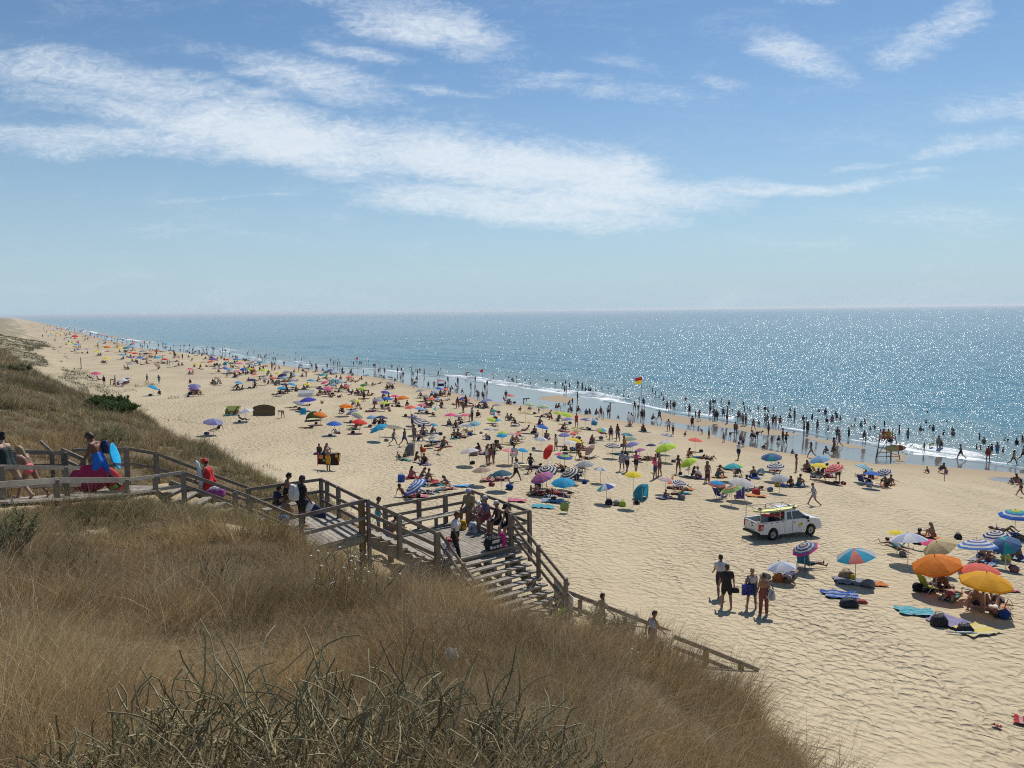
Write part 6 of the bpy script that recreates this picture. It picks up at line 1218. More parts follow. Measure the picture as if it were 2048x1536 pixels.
# ------------------------------------------------------------------ beach crowd
PTILES = [
 (120,660,6.4,"565 700 Sd;650 702 Bm;708 705 St;742 712 Im;1115 675 Wd;1270 690 Vt;1665 685 Im;1700 812 If;1755 808 Im;1705 272 Sm;1262 228 Sm;1125 245 Sm;1835 290 Sm;1875 280 Sf;1725 285 Im;1390 272 Im;443 105 Sm;805 152 Sm;600 112 Sm;575 112 Sf;490 262 Sm;260 245 Sm;1248 160 Gm;1150 162 Gm;1895 240 Gm;1945 235 Gm;500 70 Sm;1375 450 Sm;1400 455 Sf;1720 480 Im;1790 485 If;850 680 Im;680 720 Im"),
 (420,690,7.314,"148 122 Sm;225 115 Hm;285 152 Bm;30 50 Gm;548 130 Gm;708 192 Sm;745 208 Sm;790 188 Km;925 238 Sf;957 238 Sm;1245 212 Gm;1465 310 Sm;1492 352 Sf;1550 342 Wm;1715 352 Sm;1805 302 Sm;1830 302 Sm;1865 312 Sm;1900 312 Sf;1935 432 Sm;1438 392 Smc;340 182 Im;375 187 Im;400 207 Smc;500 238 Im;905 312 Im;695 262 Sm;765 252 Sm;115 35 Mm;210 45 Mm;265 45 Mm;310 45 Mm;380 55 Mm;415 65 Mm;565 90 Mm;600 85 Mm;650 90 Mm;690 88 Mm;635 110 Mm;820 152 Gm;870 140 Mm;895 125 Mm;930 118 Mm;985 152 Gm;1025 155 Mm;1055 155 Mm;1085 152 Mm;1255 120 Mm;1165 175 Mm;1300 160 Mm;1340 212 Gm;1375 195 Gm;1765 232 Gm;1875 215 Mm;720 372 If;780 352 Im;940 372 Xm;860 432 Xm;830 442 If;1300 402 Sm;1350 392 Im;1220 412 Xm;1360 472 If;1410 482 Sf;1190 502 Sm;1160 502 Im;740 522 If;890 522 Im;810 552 Im;390 652 Im;1410 652 Xm;250 475 Bm;430 452 If;610 402 Im;520 442 Im;960 730 Pf;1080 717 Um;1200 662 Pm;1640 852 Uf;1380 892 Pm;550 545 Xm;660 585 Jf;1560 395 Sm;1640 385 Im"),
 (660,700,7.314,"300 378 Sm;318 378 Sf;180 352 Smc;490 352 Smc;710 357 Sm;733 332 Sm;800 352 Wm;755 412 Bmc;1028 457 Hm;990 342 Sm;1045 332 Sf;1190 332 Sm;1215 397 Wm;1280 372 Sm;1315 302 Gm;1380 372 Sm;1585 397 Wm;1725 482 Wm;1870 512 Sm;1998 382 Bm;1440 572 Wm;1525 572 Hm;1200 522 Sm;1255 442 Im;1260 512 Kmc;1760 662 Sf;1920 632 Im;1690 532 Smc;320 175 Mm;345 202 Gm;385 175 Mm;430 202 Gm;455 197 Gm;535 210 Mm;570 230 Mm;635 232 Gm;660 277 Gm;565 165 Mm;690 160 Mm;725 205 Mm;880 215 Mm;905 252 Gm;1012 240 Mm;1170 265 Mm;1255 300 Mm;1620 280 Mm;470 442 If;880 572 Im;910 572 Im;765 697 Im;500 752 Sm;550 667 Qf;605 667 Um;440 672 Xm;410 652 Xf;630 792 Im;665 792 If;320 822 Im;395 842 If;190 922 Im;625 902 Jm;600 907 Pm;800 872 Pm;1300 932 Xm;1355 922 Xm;1430 942 Pm;1330 702 Xm;1470 682 Im;1545 692 Im;1620 652 If;1690 652 Sm;1430 822 Im;1480 822 If;1640 852 If;1600 762 Um;1350 762 Pf;1400 752 Im;1870 852 Sm;1950 912 Hb;1990 842 Sm"),
 (660,810,7.314,"375 357 Jm;640 292 Im;715 287 Im;755 292 If;90 412 Uf;1090 602 Wm;1235 545 Sm:td;1205 352 Sm;1290 522 Im;1480 417 Im;1350 432 Xf;1745 302 Im;1880 262 Xm;1850 332 If;1840 492 Im;1920 477 Uf;1640 617 Im;1480 602 Qm;1600 717 Lf;1340 752 Smc;1240 832 If;1365 862 Ib;1090 802 Xfc;1020 802 Xmc;1490 547 Pf;1545 552 Pm;930 582 Vm"),
 (900,720,7.314,"115 362 Sm;370 332 Sm;305 442 Sm;510 462 Sm;545 402 Sm;235 242 Bm;480 582 Wm;415 592 Sm;820 582 Sm;1080 642 Bm;855 652 Im;830 652 If;1675 502 So;1700 502 Sf;1865 602 Sm;1725 682 Km;1790 662 Smc;1780 752 Im;1860 762 Im;1545 717 Im;1575 712 If;110 702 Sm;230 682 Sm;195 772 Sm;405 702 Im;540 702 Im;1150 747 Xm;1300 782 Smc;320 215 Mm;860 255 Mm;910 302 Gm;935 322 Gm;975 260 Mm;975 335 Mm;1170 275 Mm;1175 345 Mm;1100 290 Mm;1400 300 Mm;1425 300 Mm;1540 352 Am;1650 372 Gm;1690 332 Am;1750 392 Gm;1870 352 Gm;1865 412 Gm;1935 372 Gm;1940 422 Gm;1985 447 Gm;2030 442 Gm;635 265 Mm;860 878 Im"),
 (900,820,7.314,"85 412 Im;165 402 Uf;890 482 Im;1000 472 If;1100 342 Lo;1400 432 Im;1550 592 So;1640 312 Xm;1690 642 Xm;1810 402 Xm;1860 542 Im;1895 582 Um;1240 352 If;1300 212 Im;1850 252 St:rd;870 157 Im;650 242 Pf;960 232 Xm;545 402 Pm;325 157 St:lb;295 167 Bf;400 102 Im;440 622 Im;520 642 If;740 592 Im;545 800 So;605 798 Sm;640 765 Sm;965 1040 Wt:wh;940 800 Sd:wh;1175 920 Wm:td;250 330 Um;1200 860 Pm;1640 838 Pm;1900 720 Lf"),
 (1160,740,7.314,"440 622 Sm;415 682 St:wh;305 692 Sm;340 722 Smc;90 652 It:bl;150 652 Im;230 662 Im;570 717 Imc;715 802 Sm;750 792 Sm;800 602 Hf;865 532 Sm;930 547 Sm;850 602 Smc;905 742 Sm;940 732 Sf;1050 732 Im;1160 742 Wm;1275 602 Hm;1325 592 Sf;1375 592 Sb;1600 662 Hm;1690 702 Smc;1740 742 Vf;1640 852 Sm;1905 652 Sm;1945 682 Sm;1970 742 Sm;2000 742 Sb;1295 892 Hm;1360 942 Smc;1520 972 Kmc;1780 947 Bmc;1885 1002 Smc;960 912 Im;910 902 Im;450 1012 So;550 992 Sf;30 232 Gm;35 282 Gm;85 297 Gm;130 302 Gm;155 307 Gm;235 300 Mm;310 267 Mm;415 277 Mm;545 320 Mm;645 320 Mm;640 385 Mm;715 400 Mm;1060 317 Gm;1100 362 Gm;1190 377 Am;1160 405 Mm;1220 447 Gm;1545 447 Am;1540 577 Mm;1945 482 Gm;1905 502 Gm;1975 482 Gm"),
 (1400,780,7.314,"340 412 Hm;395 492 Sb:rd;400 382 Sm;560 457 Sm;580 452 Sm;625 522 Sm;670 522 Sm;520 652 Sb;345 767 Smc;440 702 Bmc;780 592 Wm;870 512 Imc;950 512 So:tq;985 512 Sf:tq;1000 662 Sb;1070 542 Sm;1110 532 Sf;1170 542 Hm;1210 772 Hm;1255 802 Vm;1050 802 Smc;1130 747 Imc;800 732 Km;830 722 Bm;590 792 Smc;630 832 Smc;562 1022 Rt:wh;910 872 Kmc;1380 462 Sm;1510 442 Gm;1520 652 Hm;1560 642 Sm;1580 642 Sf;1715 612 Sm;1870 632 Wmc;1720 502 Gm;2010 742 Sm;1960 902 Hf;1930 922 Im;1860 972 Km;1625 990 Wf:gy;1350 962 Kmc;310 192 Gm;425 212 Gm;475 312 Mm;640 227 Am;690 285 Mm;720 290 Mm;735 325 Mm;650 312 Gm;855 292 Am;950 292 Gm;1000 322 Am;1070 280 Mm;1320 290 Mm;1385 342 Gm;1325 442 Km;1640 422 Gm;1555 432 Mm;1740 310 Mm;1835 342 Gm;1985 340 Mm;1495 100 Mm;1855 472 Gm;1930 462 Gm;2000 412 Gm"),
 (1640,820,7.314,"420 382 Tm;645 477 Sm;285 532 Vm;715 402 Gmc;1160 347 Tm;1285 402 Tb;1520 612 Wmc;1610 572 Bmc;1730 582 Sb;1775 582 Smc:gr;180 152 Gm;105 180 Mm;245 122 Gm;300 152 Am;460 240 Mm;500 245 Mm;600 242 Gm;515 155 Mm;660 197 Am;735 280 Mm;800 277 Am;945 242 Gm;1470 312 Gm;1510 320 Mm;1605 260 Mm;1655 302 Gm;1800 362 Am;1940 322 Gm;1945 382 Gm;1550 180 Mm;1850 190 Mm;1570 50 Mm;230 50 Mm;85 45 Mm"),
 (1768,860,7.314,"1120 422 Wb;1520 452 Sb;1570 302 Gm;1655 322 Tm;1740 322 Gmc;1890 512 Wm;2035 452 Wm;1355 272 Gmc;1410 282 Gmc:gr;1460 202 Gm;1395 132 Gm;1770 150 Mm;1810 175 Mm;1940 212 Gm;2025 172 Gm;655 632 Imc;820 622 Km;900 645 Imc;1885 792 Imc;1950 792 If;2000 978 Vf;60 800 Im"),
 (1140,840,7.314,"600 302 So:nv;700 312 Sf;795 472 Sm;300 342 Io;330 342 Im;105 442 Xm;155 442 Uf;155 582 Jf;300 572 Pf;155 800 Jm;760 745 Sd:gy;835 765 Rt:gy;965 765 Rt:pk;1245 862 St:pk;1310 822 Sm;1585 785 Hm;1780 832 If;1740 722 Smc;1910 862 It:wh;2010 912 Sm;1720 542 Io;1850 562 Pm;1960 562 Pf;1150 592 Um;700 512 Pm;1100 592 Pf;1600 1012 Uf;460 245 Lm"),
 (1360,860,7.314,"400 772 Smc;540 692 Im;820 662 If;700 582 Pm;1095 702 Ib;1380 652 Xm;1700 612 Sm;1860 602 If;1900 622 Im;550 932 It;650 972 Jm;980 882 Xm;1100 882 Pf;1640 822 If;1730 832 Im;345 412 Pf;450 442 Uf;880 900 Xf"),
 (1540,880,7.314,"750 522 Xm;830 542 Im;700 612 Xf;860 642 Pf;990 622 Sm;1370 560 Jf;1490 562 Im;1720 662 Im;1570 692 Pm;560 450 Im;640 955 Vd:gy"),
 (1768,1010,4.536,"455 302 Im;860 522 Xb;940 522 Imc;1095 252 Uf;1200 292 Pm;1050 422 Pf;1240 502 If;120 392 Pm;300 405 Xm"),
 (1768,1120,4.536,"465 262 Jm;575 262 Im;600 345 Pb;760 285 Xb;850 432 Im;985 455 Uf;1090 470 Pf;930 345 Lf"),
 (1020,900,7.314,"330 642 Uf;440 647 Qm;600 652 Um;700 667 Pm"),(1280,900,7.314,"360 712 Imc;590 645 Uf"),(1520,1060,7.314,"330 640 Qf;430 720 Pb;690 560 Jm"),
 (400,790,7.314,"430 302 Jm;510 292 Xm;620 402 Lm;265 522 Jm;1210 332 Bf;1560 492 Pf;1340 192 Pm;1720 332 Xm;1830 852 Im;1740 852 If"),
 (780,900,7.314,"290 415 Io;530 452 Im;450 450 Xm;650 522 Pm;860 572 Xm;690 622 Pm;200 690 Jf;380 690 Uf;1410 452 Qf;1560 447 Uf"),
]
SUNK = {'G': .92, 'M': 1.36, 'T': .55, 'A': 1.0}
FACE_SEA = math.degrees(math.atan2(.839, .545))
PERS = []
TOPCOL = [(.02,.02,.03),(.02,.03,.12),(.45,.03,.04),(.02,.15,.4),(.55,.12,.2),(.04,.25,.28),(.5,.4,.1),(.3,.05,.2),(.03,.03,.03),(.6,.6,.6),(.1,.1,.12),(.65,.25,.05)]
TOPNAM = ['black','navy','red','blue','pink','teal','mustard','plum','black','white','charcoal','orange']
def parse_people():
    for ox, oy, sc, s in PTILES:
        for e in s.split(';'):
            t = e.split(); x, y = ox+float(t[0])/sc, oy+float(t[1])/sc; code = t[2].split(':'); pose, sty = code[0][0], code[0][1]; child = code[0].endswith('c')
            if sty == 'm' and random.random() < .27 and not child: sty = random.choice('ffo')
            p = on_beach(x, y); water = beach_z(p[0], p[1]) < .0; sunk = SUNK.get(pose, 0)
            scale = (random.uniform(.58, .72) if child else random.uniform(.90, 1.02)*(.95 if sty in 'fod' else 1))
            if sunk and not water: sunk = 0; pose = {'G': 'S', 'M': 'I', 'T': 'S', 'A': 'A'}[pose]
            if code[1:]: col, cn = PAL[code[1]][1], PAL[code[1]][0]
            else: k = random.randrange(len(TOPCOL)); col, cn = TOPCOL[k], TOPNAM[k]
            deg = {True: FACE_SEA+random.gauss(0, 70)}.get(water or pose in 'SHCWVT', FACE_SEA+random.choice([0, 0, 180, 90, -90, 30, -40])+random.gauss(0, 25))
            if pose in 'WV': deg = random.choice([-33, 147, 57, -33, 147])+random.gauss(0, 25)
            PERS.append(dict(p=p, pose=pose, sty=sty, child=child, scale=scale, col=col, cn=cn, deg=deg, water=water, sunk=sunk, px=x, py=y, d=math.hypot(*p[:2])))
parse_people()
POSEMAP = {'G': 'S', 'M': 'S', 'T': 'S'}
KIDN = {True: 'child'}
def person_word(q): return 'child' if q['child'] else {'m': 'man', 'b': 'heavily built man', 'f': 'woman', 'o': 'woman', 't': 'adult', 'd': 'woman'}[q['sty']]
CLO = {'m': 'in swim trunks', 'b': 'in swim trunks', 'f': 'in {} bikini', 'o': 'in {} swimsuit', 't': 'in {} tee shirt', 'd': 'in {} beach dress'}
ACT = {'S': 'standing', 'H': 'standing hands on hips', 'W': 'walking', 'V': 'striding', 'B': 'bending down', 'K': 'crouching', 'I': 'sitting knees up', 'J': 'sitting leaning back', 'X': 'sitting cross legged', 'P': 'lying face down', 'Q': 'lying flat on back', 'U': 'lying with knees raised', 'L': 'reclining on one elbow', 'G': 'waist deep', 'M': 'swimming with only head and shoulders showing', 'T': 'thigh deep', 'A': 'splashing waist deep', 'R': 'standing with arms forward', 'C': 'standing arms folded'}
TOW = []
_tow = []
for sd_ in range(4):
    g = np.linspace(0, 1, 12); A, B_ = np.meshgrid(g, g, indexing='ij'); X_ = (A-.5)*.95+(fbm(A*3, B_*5, 200+sd_, 2)-.5)*.16; Y_ = (B_-.5)*1.9+(fbm(A*4, B_*3, 210+sd_, 2)-.5)*.22; Z_ = .02+.13*fbm(A*4, B_*7, 220+sd_, 3)**1.5; ed = 1+.22*(fbm(A*5+9, B_*6, 230+sd_, 2)-.5); X_ *= ed; Y_ *= ed
    me = mesh_np('towel', np.stack([X_.ravel(), Y_.ravel(), Z_.ravel()], 1), grid_faces(12, 12)[:, ::-1], True); _tow.append(me)
def towel_mat():
    m, nt, p = new_mat('towel_cloth'); oi = N(nt, 'ShaderNodeObjectInfo'); P = POS(nt, True); s_ = N(nt, 'ShaderNodeSeparateXYZ'); L(nt, P, s_.inputs[0])
    st = MA(nt, 'FRACT', MA(nt, 'ADD', MA(nt, 'MULTIPLY', s_.outputs[0], MR(nt, oi.outputs['Random'], 0, 1, 1.5, 6, False)), oi.outputs['Random']))
    band = MA(nt, 'MULTIPLY', MA(nt, 'GREATER_THAN', st, .6), MR(nt, MA(nt, 'FRACT', MA(nt, 'MULTIPLY', oi.outputs['Random'], 7.3)), .3, .8, 0, .55, False))
    blot = MA(nt, 'MULTIPLY', MR(nt, NOISE(nt, P, 5, 3), .5, .6), MR(nt, MA(nt, 'FRACT', MA(nt, 'MULTIPLY', oi.outputs['Random'], 13.7)), .5, .9, 0, .6, False))
    c = MIXC(nt, band, oi.outputs['Color'], (.50, .48, .46)); c = MIXC(nt, blot, c, (.12, .08, .12)); L(nt, c, p.inputs['Base Color']); p.inputs['Roughness'].default_value = .95; p.inputs['Specular IOR Level'].default_value = .1
    b = N(nt, 'ShaderNodeBump'); b.inputs['Distance'].default_value = .05; L(nt, NOISE(nt, P, 7, 3), b.inputs['Height']); L(nt, b.outputs[0], p.inputs['Normal']); return m
M_TOWEL = towel_mat()
for me in _tow: me.materials.append(M_TOWEL)
TOWCOL = [('blue',(.03,.08,.26)),('pale blue',(.22,.34,.48)),('pink',(.48,.14,.20)),('white',(.55,.56,.58)),('purple',(.10,.06,.17)),('orange',(.50,.18,.06)),('navy',(.02,.03,.08)),('turquoise',(.04,.30,.36)),('red',(.33,.04,.04)),('yellow',(.55,.44,.14)),('grey',(.20,.20,.23)),('sea green',(.08,.22,.19)),('violet',(.24,.21,.33))]
def towel(p, deg, k=None, s=(1, 1), base=None):
    nm, c = TOWCOL[random.randrange(len(TOWCOL)) if k is None else k]; o = bpy.data.objects.new('towel', random.choice(_tow)); COL.objects.link(o)
    e = .5; zx = (beach_z(p[0]+e, p[1])-beach_z(p[0]-e, p[1]))/(2*e); zy = (beach_z(p[0], p[1]+e)-beach_z(p[0], p[1]-e))/(2*e); n = Vector((-float(zx), -float(zy), 1)).normalized()
    q = Vector((0, 0, 1)).rotation_difference(n) @ Quaternion((0, 0, 1), -R(deg)); o.rotation_mode = 'QUATERNION'; o.rotation_quaternion = q; o.location = (p[0], p[1], float(beach_z(p[0], p[1]))+.01); o.scale = (s[0], s[1], 1); o.color = (*c, 1)
    px, py = project(o.location); TOW.append(dict(o=o, p=np.array(o.location), px=px, py=py, col=nm, d=p[1])); return o
def place_people():
    PERS.sort(key=lambda q: -(1.7*q['scale']-q['sunk'])/q['d']*(1.0 if q['pose'] not in 'PQUL' else .45)); far = []
    for i, q in enumerate(PERS):
        me = crowd_mesh(POSEMAP.get(q['pose'], q['pose']), q['sty']); p = q['p']; z = (0.0 if q['water'] else float(beach_z(p[0], p[1])))-q['sunk']*q['scale']-.015
        if i >= 262: far.append((me, p[0], p[1], z, q)); continue
        o = bpy.data.objects.new('person', me); COL.objects.link(o); o.location = (p[0], p[1], z+(.05 if q['pose'] in 'PQULJX' else 0)); o.rotation_euler = (0, 0, -R(q['deg'])); w = random.uniform(1.08, 1.3); o.scale = (q['scale']*w, q['scale']*w, q['scale']); o.color = (*q['col'], 1); q['o'] = o
        if q['pose'] in 'PQULJXI' and not q['water'] and random.random() < .62 and beach_z(p[0], p[1]) > 1.2:
            dg = R(q['deg']); towel(p+V3(math.sin(dg)*.15, math.cos(dg)*.15, 0), q['deg']+random.gauss(0, 14), s=(random.uniform(.6, .85), random.uniform(.62, .9)))
    # everyone too small to tell apart, and the crowd fading away along the coast, as one mass
    V, F, C = [], [], []; base = 0
    def put(me, x, y, z, deg, s, cols):
        nonlocal base
        v = np.empty(len(me.vertices)*3, np.float32); me.vertices.foreach_get('co', v); v = v.reshape(-1, 3)*s; a = -R(deg); c, s_ = math.cos(a), math.sin(a)
        v = np.stack([v[:, 0]*c-v[:, 1]*s_+x, v[:, 0]*s_+v[:, 1]*c+y, v[:, 2]+z], 1); me.calc_loop_triangles(); t = np.empty(len(me.loop_triangles)*3, np.int32); me.loop_triangles.foreach_get('vertices', t); t = t.reshape(-1, 3); tm = np.empty(len(t), np.int32); me.loop_triangles.foreach_get('material_index', tm)
        cc = np.zeros((len(v), 3))
        for k in range(4): cc[t[tm == k].ravel()] = cols[k]
        V.append(v); F.append(t+base); C.append(cc); base += len(v)
    sk = lambda: np.array(random.choice(SKIN_R[:3])); hr = (.02, .015, .01)
    for me, x, y, z, q in far: put(me, x, y, z, q['deg'], q['scale'], [sk(), q['col'], random.choice(TOPCOL), hr])
    for u_ in UMB:
        if u_['d'] > 100:
            for k in range(random.choice((1, 2, 2, 3))):
                a = random.uniform(0, 6.28); rr = random.uniform(.2, 1.5); x, y = u_['p'][0]+math.cos(a)*rr, u_['p'][1]+math.sin(a)*rr; pose = random.choice('IXPQUJLIX'); put(crowd_mesh(pose, random.choice('mffm')), x, y, float(beach_z(x, y)), random.uniform(0, 360), .95, [sk(), random.choice(TOPCOL), random.choice(TOPCOL), hr])
    for i in range(170):
        u = random.uniform(105, 330); v = random.uniform(26, float(shore_v(u))-12); x, y = xy(u, v)
        if v < 40 and random.random() < .6: continue
        pose = random.choice('IXPQUJLS'); put(crowd_mesh(pose, random.choice('mffm')), x, y, float(beach_z(x, y)), random.uniform(0, 360), .95, [sk(), random.choice(TOPCOL), random.choice(TOPCOL), hr])
    for i in range(210):
        u = 330*math.exp(random.random()*1.45); vs = float(shore_v(u)); v = random.uniform(14, vs-3) if random.random() < .72 else vs+random.uniform(-4, 9); x, y = xy(u, v); wt = v > vs
        pose = random.choice('SWM' if v > vs-4 else 'IXPJSIU'); me = crowd_mesh(POSEMAP.get(pose, pose), random.choice('mfm')); put(me, x, y, (0 if wt else float(beach_z(x, y)))-(1.2 if wt else 0), random.uniform(0, 360), 1, [sk(), random.choice(TOPCOL), random.choice(TOPCOL), hr])
    for i in range(95):
        u = 330*math.exp(random.random()*1.4); v = random.uniform(14, float(shore_v(u))-14); x, y = xy(u, v); c = PAL[random.choice(['bl','lb','rd','co','wh','gy','ye','li','pk','nv','cy','or'])][1]; b = MB(); rr = random.uniform(.8, 1.15); b.v = [(0, 0, 1.9)]+[(rr*math.cos(k*.785), rr*math.sin(k*.785), 1.55) for k in range(8)]; b.f = [(0, 1+k, 1+(k+1) % 8) for k in range(8)]; b.m = [0]*8; me = b.mesh('t'); put(me, x, y, float(beach_z(x, y)), 0, 1, [c]*4); bpy.data.meshes.remove(me)
    me = mesh_np('distant_crowd', np.concatenate(V), np.concatenate(F)); cattr(me, 'tint', np.concatenate(C)); o = link('distant_crowd', me, grass_mat('crowd_mix', .1)); tag(o, 'mass of tiny beachgoers and parasols fading away along the far shore', 'crowd', kind='stuff')
place_people()
# ------------------------------------------------------------------ the pickup
def pickup():
    c = on_beach(1557, 1077); fw = on_beach(1622, 1073)-on_beach(1512, 1076)   # bearing of the right-hand side, rear wheel to front wheel
    rear, front = on_beach(1547, 1080), on_beach(1620, 1074); d = front-rear; rz = math.atan2(d[1], d[0]); wb = np.linalg.norm(d[:2])
    s = 1.0; r = empty('pickup_truck', (rear+front)/2, 0); tag(r, 'white lifeguard pickup with open bed and roof rack carrying a yellow board', 'pickup truck')
    # local axes: X forward, Y left; the right-hand side faces the camera. origin: midpoint of the right wheels, on the sand
    r.rotation_euler = (0, 0, rz); k = wb/3.22; r.scale = (k*1.03, k*1.03, k*1.17)
    white = plain('white_car_paint', (.70, .71, .73), .28, .03, 2, spec=.5); dark = plain('black_plastic', (.02, .02, .022), .55); glass = plain('tinted_glass', (.02, .03, .035), .06, .1, 2, spec=.8); bedm = plain('bed_liner', (.012, .012, .013), .8); chrome = plain('steel_rim', (.36, .36, .35), .4, .1, 6, metal=.6); tyre = plain('tyre_rubber', (.02, .019, .018), .9); redl = plain('red_lens', (.45, .01, .01), .2); seam = plain('door_gap', (.05, .05, .055), .7)
    Wd = 1.80; y0, y1 = -.02, Wd-.02     # right flank at y0
    # lower body side profile (x, z), extruded across with wheel arches
    def arch(cx, rr=.44, n=9): return [(cx-rr*math.cos(math.pi*i/(n-1)), .40+rr*math.sin(math.pi*i/(n-1))*1.02) for i in range(n)]
    xr, xf = -1.61, 1.61
    low = [(-2.72, .62), (-2.66, .50)]+[( xr-.44, .42)]+arch(xr)[1:-1]+[(xr+.44, .36), (xf-.44, .36)]+arch(xf)[1:-1]+[(xf+.44, .40), (2.40, .42), (2.48, .62)]
    top_bed = [(-.62, 1.18), (-2.70, 1.16)]; top_cab = [(2.46, .86), (2.38, 1.02), (2.0, 1.13), (1.30, 1.21)]
    prof = low+top_cab+[(-.62, 1.21)]+top_bed
    def slab(prof, ya, yb, mat, name, inset=None):
        b = MB(); n = len(prof); o = 0
        b.v = [(x, ya, z) for x, z in prof]+[(x, yb, z) for x, z in prof]; b.f = [tuple(range(n)), tuple(range(2*n-1, n-1, -1))]+[(i, i+n, (i+1) % n+n, (i+1) % n) for i in range(n)]; b.m = [0]*len(b.f)
        me = b.mesh(name); bm = bmesh.new(); bm.from_mesh(me); bmesh.ops.recalc_face_normals(bm, faces=bm.faces); bmesh.ops.triangulate(bm, faces=[f for f in bm.faces if len(f.verts) > 4]); bm.to_mesh(me); bm.free(); return link(name, me, mat, r)
    # body sides (skins), floor, bonnet, tailgate: hollow bed between
    for ya, yb in ((y0, y0+.09), (y1-.09, y1)): slab(prof, ya, yb, white, 'side_panel')
    b = MB(); b.hexa([(1.32, y0+.09, .5), (2.47, y0+.09, .5), (2.47, y1-.09, .5), (1.32, y1-.09, .5), (1.32, y0+.09, 1.20), (2.44, y0+.09, .98), (2.44, y1-.09, .98), (1.32, y1-.09, 1.20)])
    b.hexa([(1.30, y0+.02, 1.18), (2.36, y0+.05, 1.01), (2.36, y1-.05, 1.01), (1.30, y1-.02, 1.18), (1.30, y0+.12, 1.25), (2.30, y0+.2, 1.08), (2.30, y1-.2, 1.08), (1.30, y1-.12, 1.25)]); b.build('bonnet', white, r, bevel=.03)
    b = MB(); b.box((2.50, Wd/2-.02, .60), (.16, Wd-.06, .36)); b.build('front_bumper', white, r, bevel=.05)
    b = MB(); b.box((-2.69, Wd/2-.02, .88), (.08, Wd-.16, .60)); t = b.build('tailgate', white, r, bevel=.015)
    b = MB(); b.box((-2.735, Wd*.47, 1.06), (.02, .24, .06)); b.build('handle', dark, t)
    b = MB(); b.ball((-2.735, Wd*.46, .90), (.012, .10, .045), 16, 6); b.build('badge', plain('badge_dark', (.05, .06, .10), .3), t)
    b = MB(); b.box((-2.735, Wd*.46, .62), (.012, .50, .11)); pl = b.build('number_plate', plain('plate_white', (.65, .65, .62), .4), t)
    text_obj('AT-115-AL', .10, dark, (-2.745, Wd*.46, .62), (R(90), 0, R(-90)), pl)
    text_obj('RANGER', .07, dark, (-2.738, Wd*.80, 1.10), (R(90), 0, R(-90)), t)
    b = MB(); b.box((-1.66, Wd/2-.02, .60), (2.06, Wd-.20, .10)); b.box((-.68, Wd/2-.02, .86), (.05, Wd-.20, .56)); b.build('bed', bedm, r)
    b = MB(); b.box((-.1, Wd/2-.02, .45), (5.0, Wd-.3, .16)); b.build('chassis', dark, r)
    b = MB(); b.box((-2.80, Wd/2-.02, .48), (.14, Wd-.12, .12)); b.build('rear_bumper', dark, r, bevel=.02)
    b = MB(); b.box((-1.66, y0+.045, 1.19), (2.1, .10, .035)); b.build('bed_rail', plain('rail_cap_white', (.66, .67, .69), .4), r)
    b = MB(); b.box((-1.66, y1-.045, 1.19), (2.1, .10, .035)); b.build('bed_rail', bpy.data.materials['rail_cap_white'], r)
    for i in range(4): b = MB(); b.box((-2.2+i*.46, y0-.006, 1.13), (.14, .02, .04)); b.build('tie_hook', dark, r)
    # cab: tapered greenhouse
    xb0, xb1, xt0, xt1 = -.62, 1.42, -.50, .55; zb, zt = 1.19, 1.76; ti = .17
    B = lambda x, y, z: (x, y, z)
    b = MB(); b.hexa([B(xb0, y0+.03, zb), B(xb1, y0+.03, zb), B(xb1, y1-.03, zb), B(xb0, y1-.03, zb), B(xt0, y0+ti, zt), B(xt1, y0+ti, zt), B(xt1, y1-ti, zt), B(xt0, y1-ti, zt)]); b.build('cab', white, r, bevel=.045)
    b = MB(); b.hexa([B(xt0+.03, y0+ti+.04, zt-.01), B(xt1-.05, y0+ti+.04, zt-.01), B(xt1-.05, y1-ti-.04, zt-.01), B(xt0+.03, y1-ti-.04, zt-.01), B(xt0+.12, y0+ti+.1, zt+.05), B(xt1-.16, y0+ti+.1, zt+.05), B(xt1-.16, y1-ti-.1, zt+.05), B(xt0+.12, y1-ti-.1, zt+.05)]); b.build('roof', white, r, bevel=.02)
    def sidewin(pts, side):
        b = MB(); out = []
        for x, f in pts:
            yb = y0+.03+(ti-.03)*f-.012; z = zb+(zt-zb)*f; out.append((x, yb if side < 0 else (y0+y1)-yb, z))
        n = len(out); inn = [(x, y+(.02 if side < 0 else -.02), z) for x, y, z in out]; b.v = out+inn; b.f = [tuple(range(n)), tuple(range(2*n-1, n-1, -1))]+[(i, i+n, (i+1) % n+n, (i+1) % n) for i in range(n)]; b.m = [0]*len(b.f); return b.build('side_window', glass, r)
    for sd_ in (-1, 1): sidewin([(-.45, .12), (-.02, .06), (-.06, .86), (-.38, .86)], sd_); sidewin([(.06, .06), (1.20, .06), (.60, .86), (.04, .86)], sd_)
    b = MB(); b.hexa([B(xb0-.012, y0+.16, zb+.07), B(xb0+.01, y0+.16, zb+.07), B(xb0+.01, y1-.16, zb+.07), B(xb0-.012, y1-.16, zb+.07), B(xt0-.035, y0+.24, zt-.08), B(xt0-.01, y0+.24, zt-.08), B(xt0-.01, y1-.24, zt-.08), B(xt0-.035, y1-.24, zt-.08)]); b.build('rear_window', glass, r)
    for f in (.36, .64):
        b = MB(); yy = y0+(y1-y0)*f; b.beam((xb0-.02, yy, zb+.06), (xt0-.045, yy, zt-.07), .04, .03); b.build('window_bar', white, r)
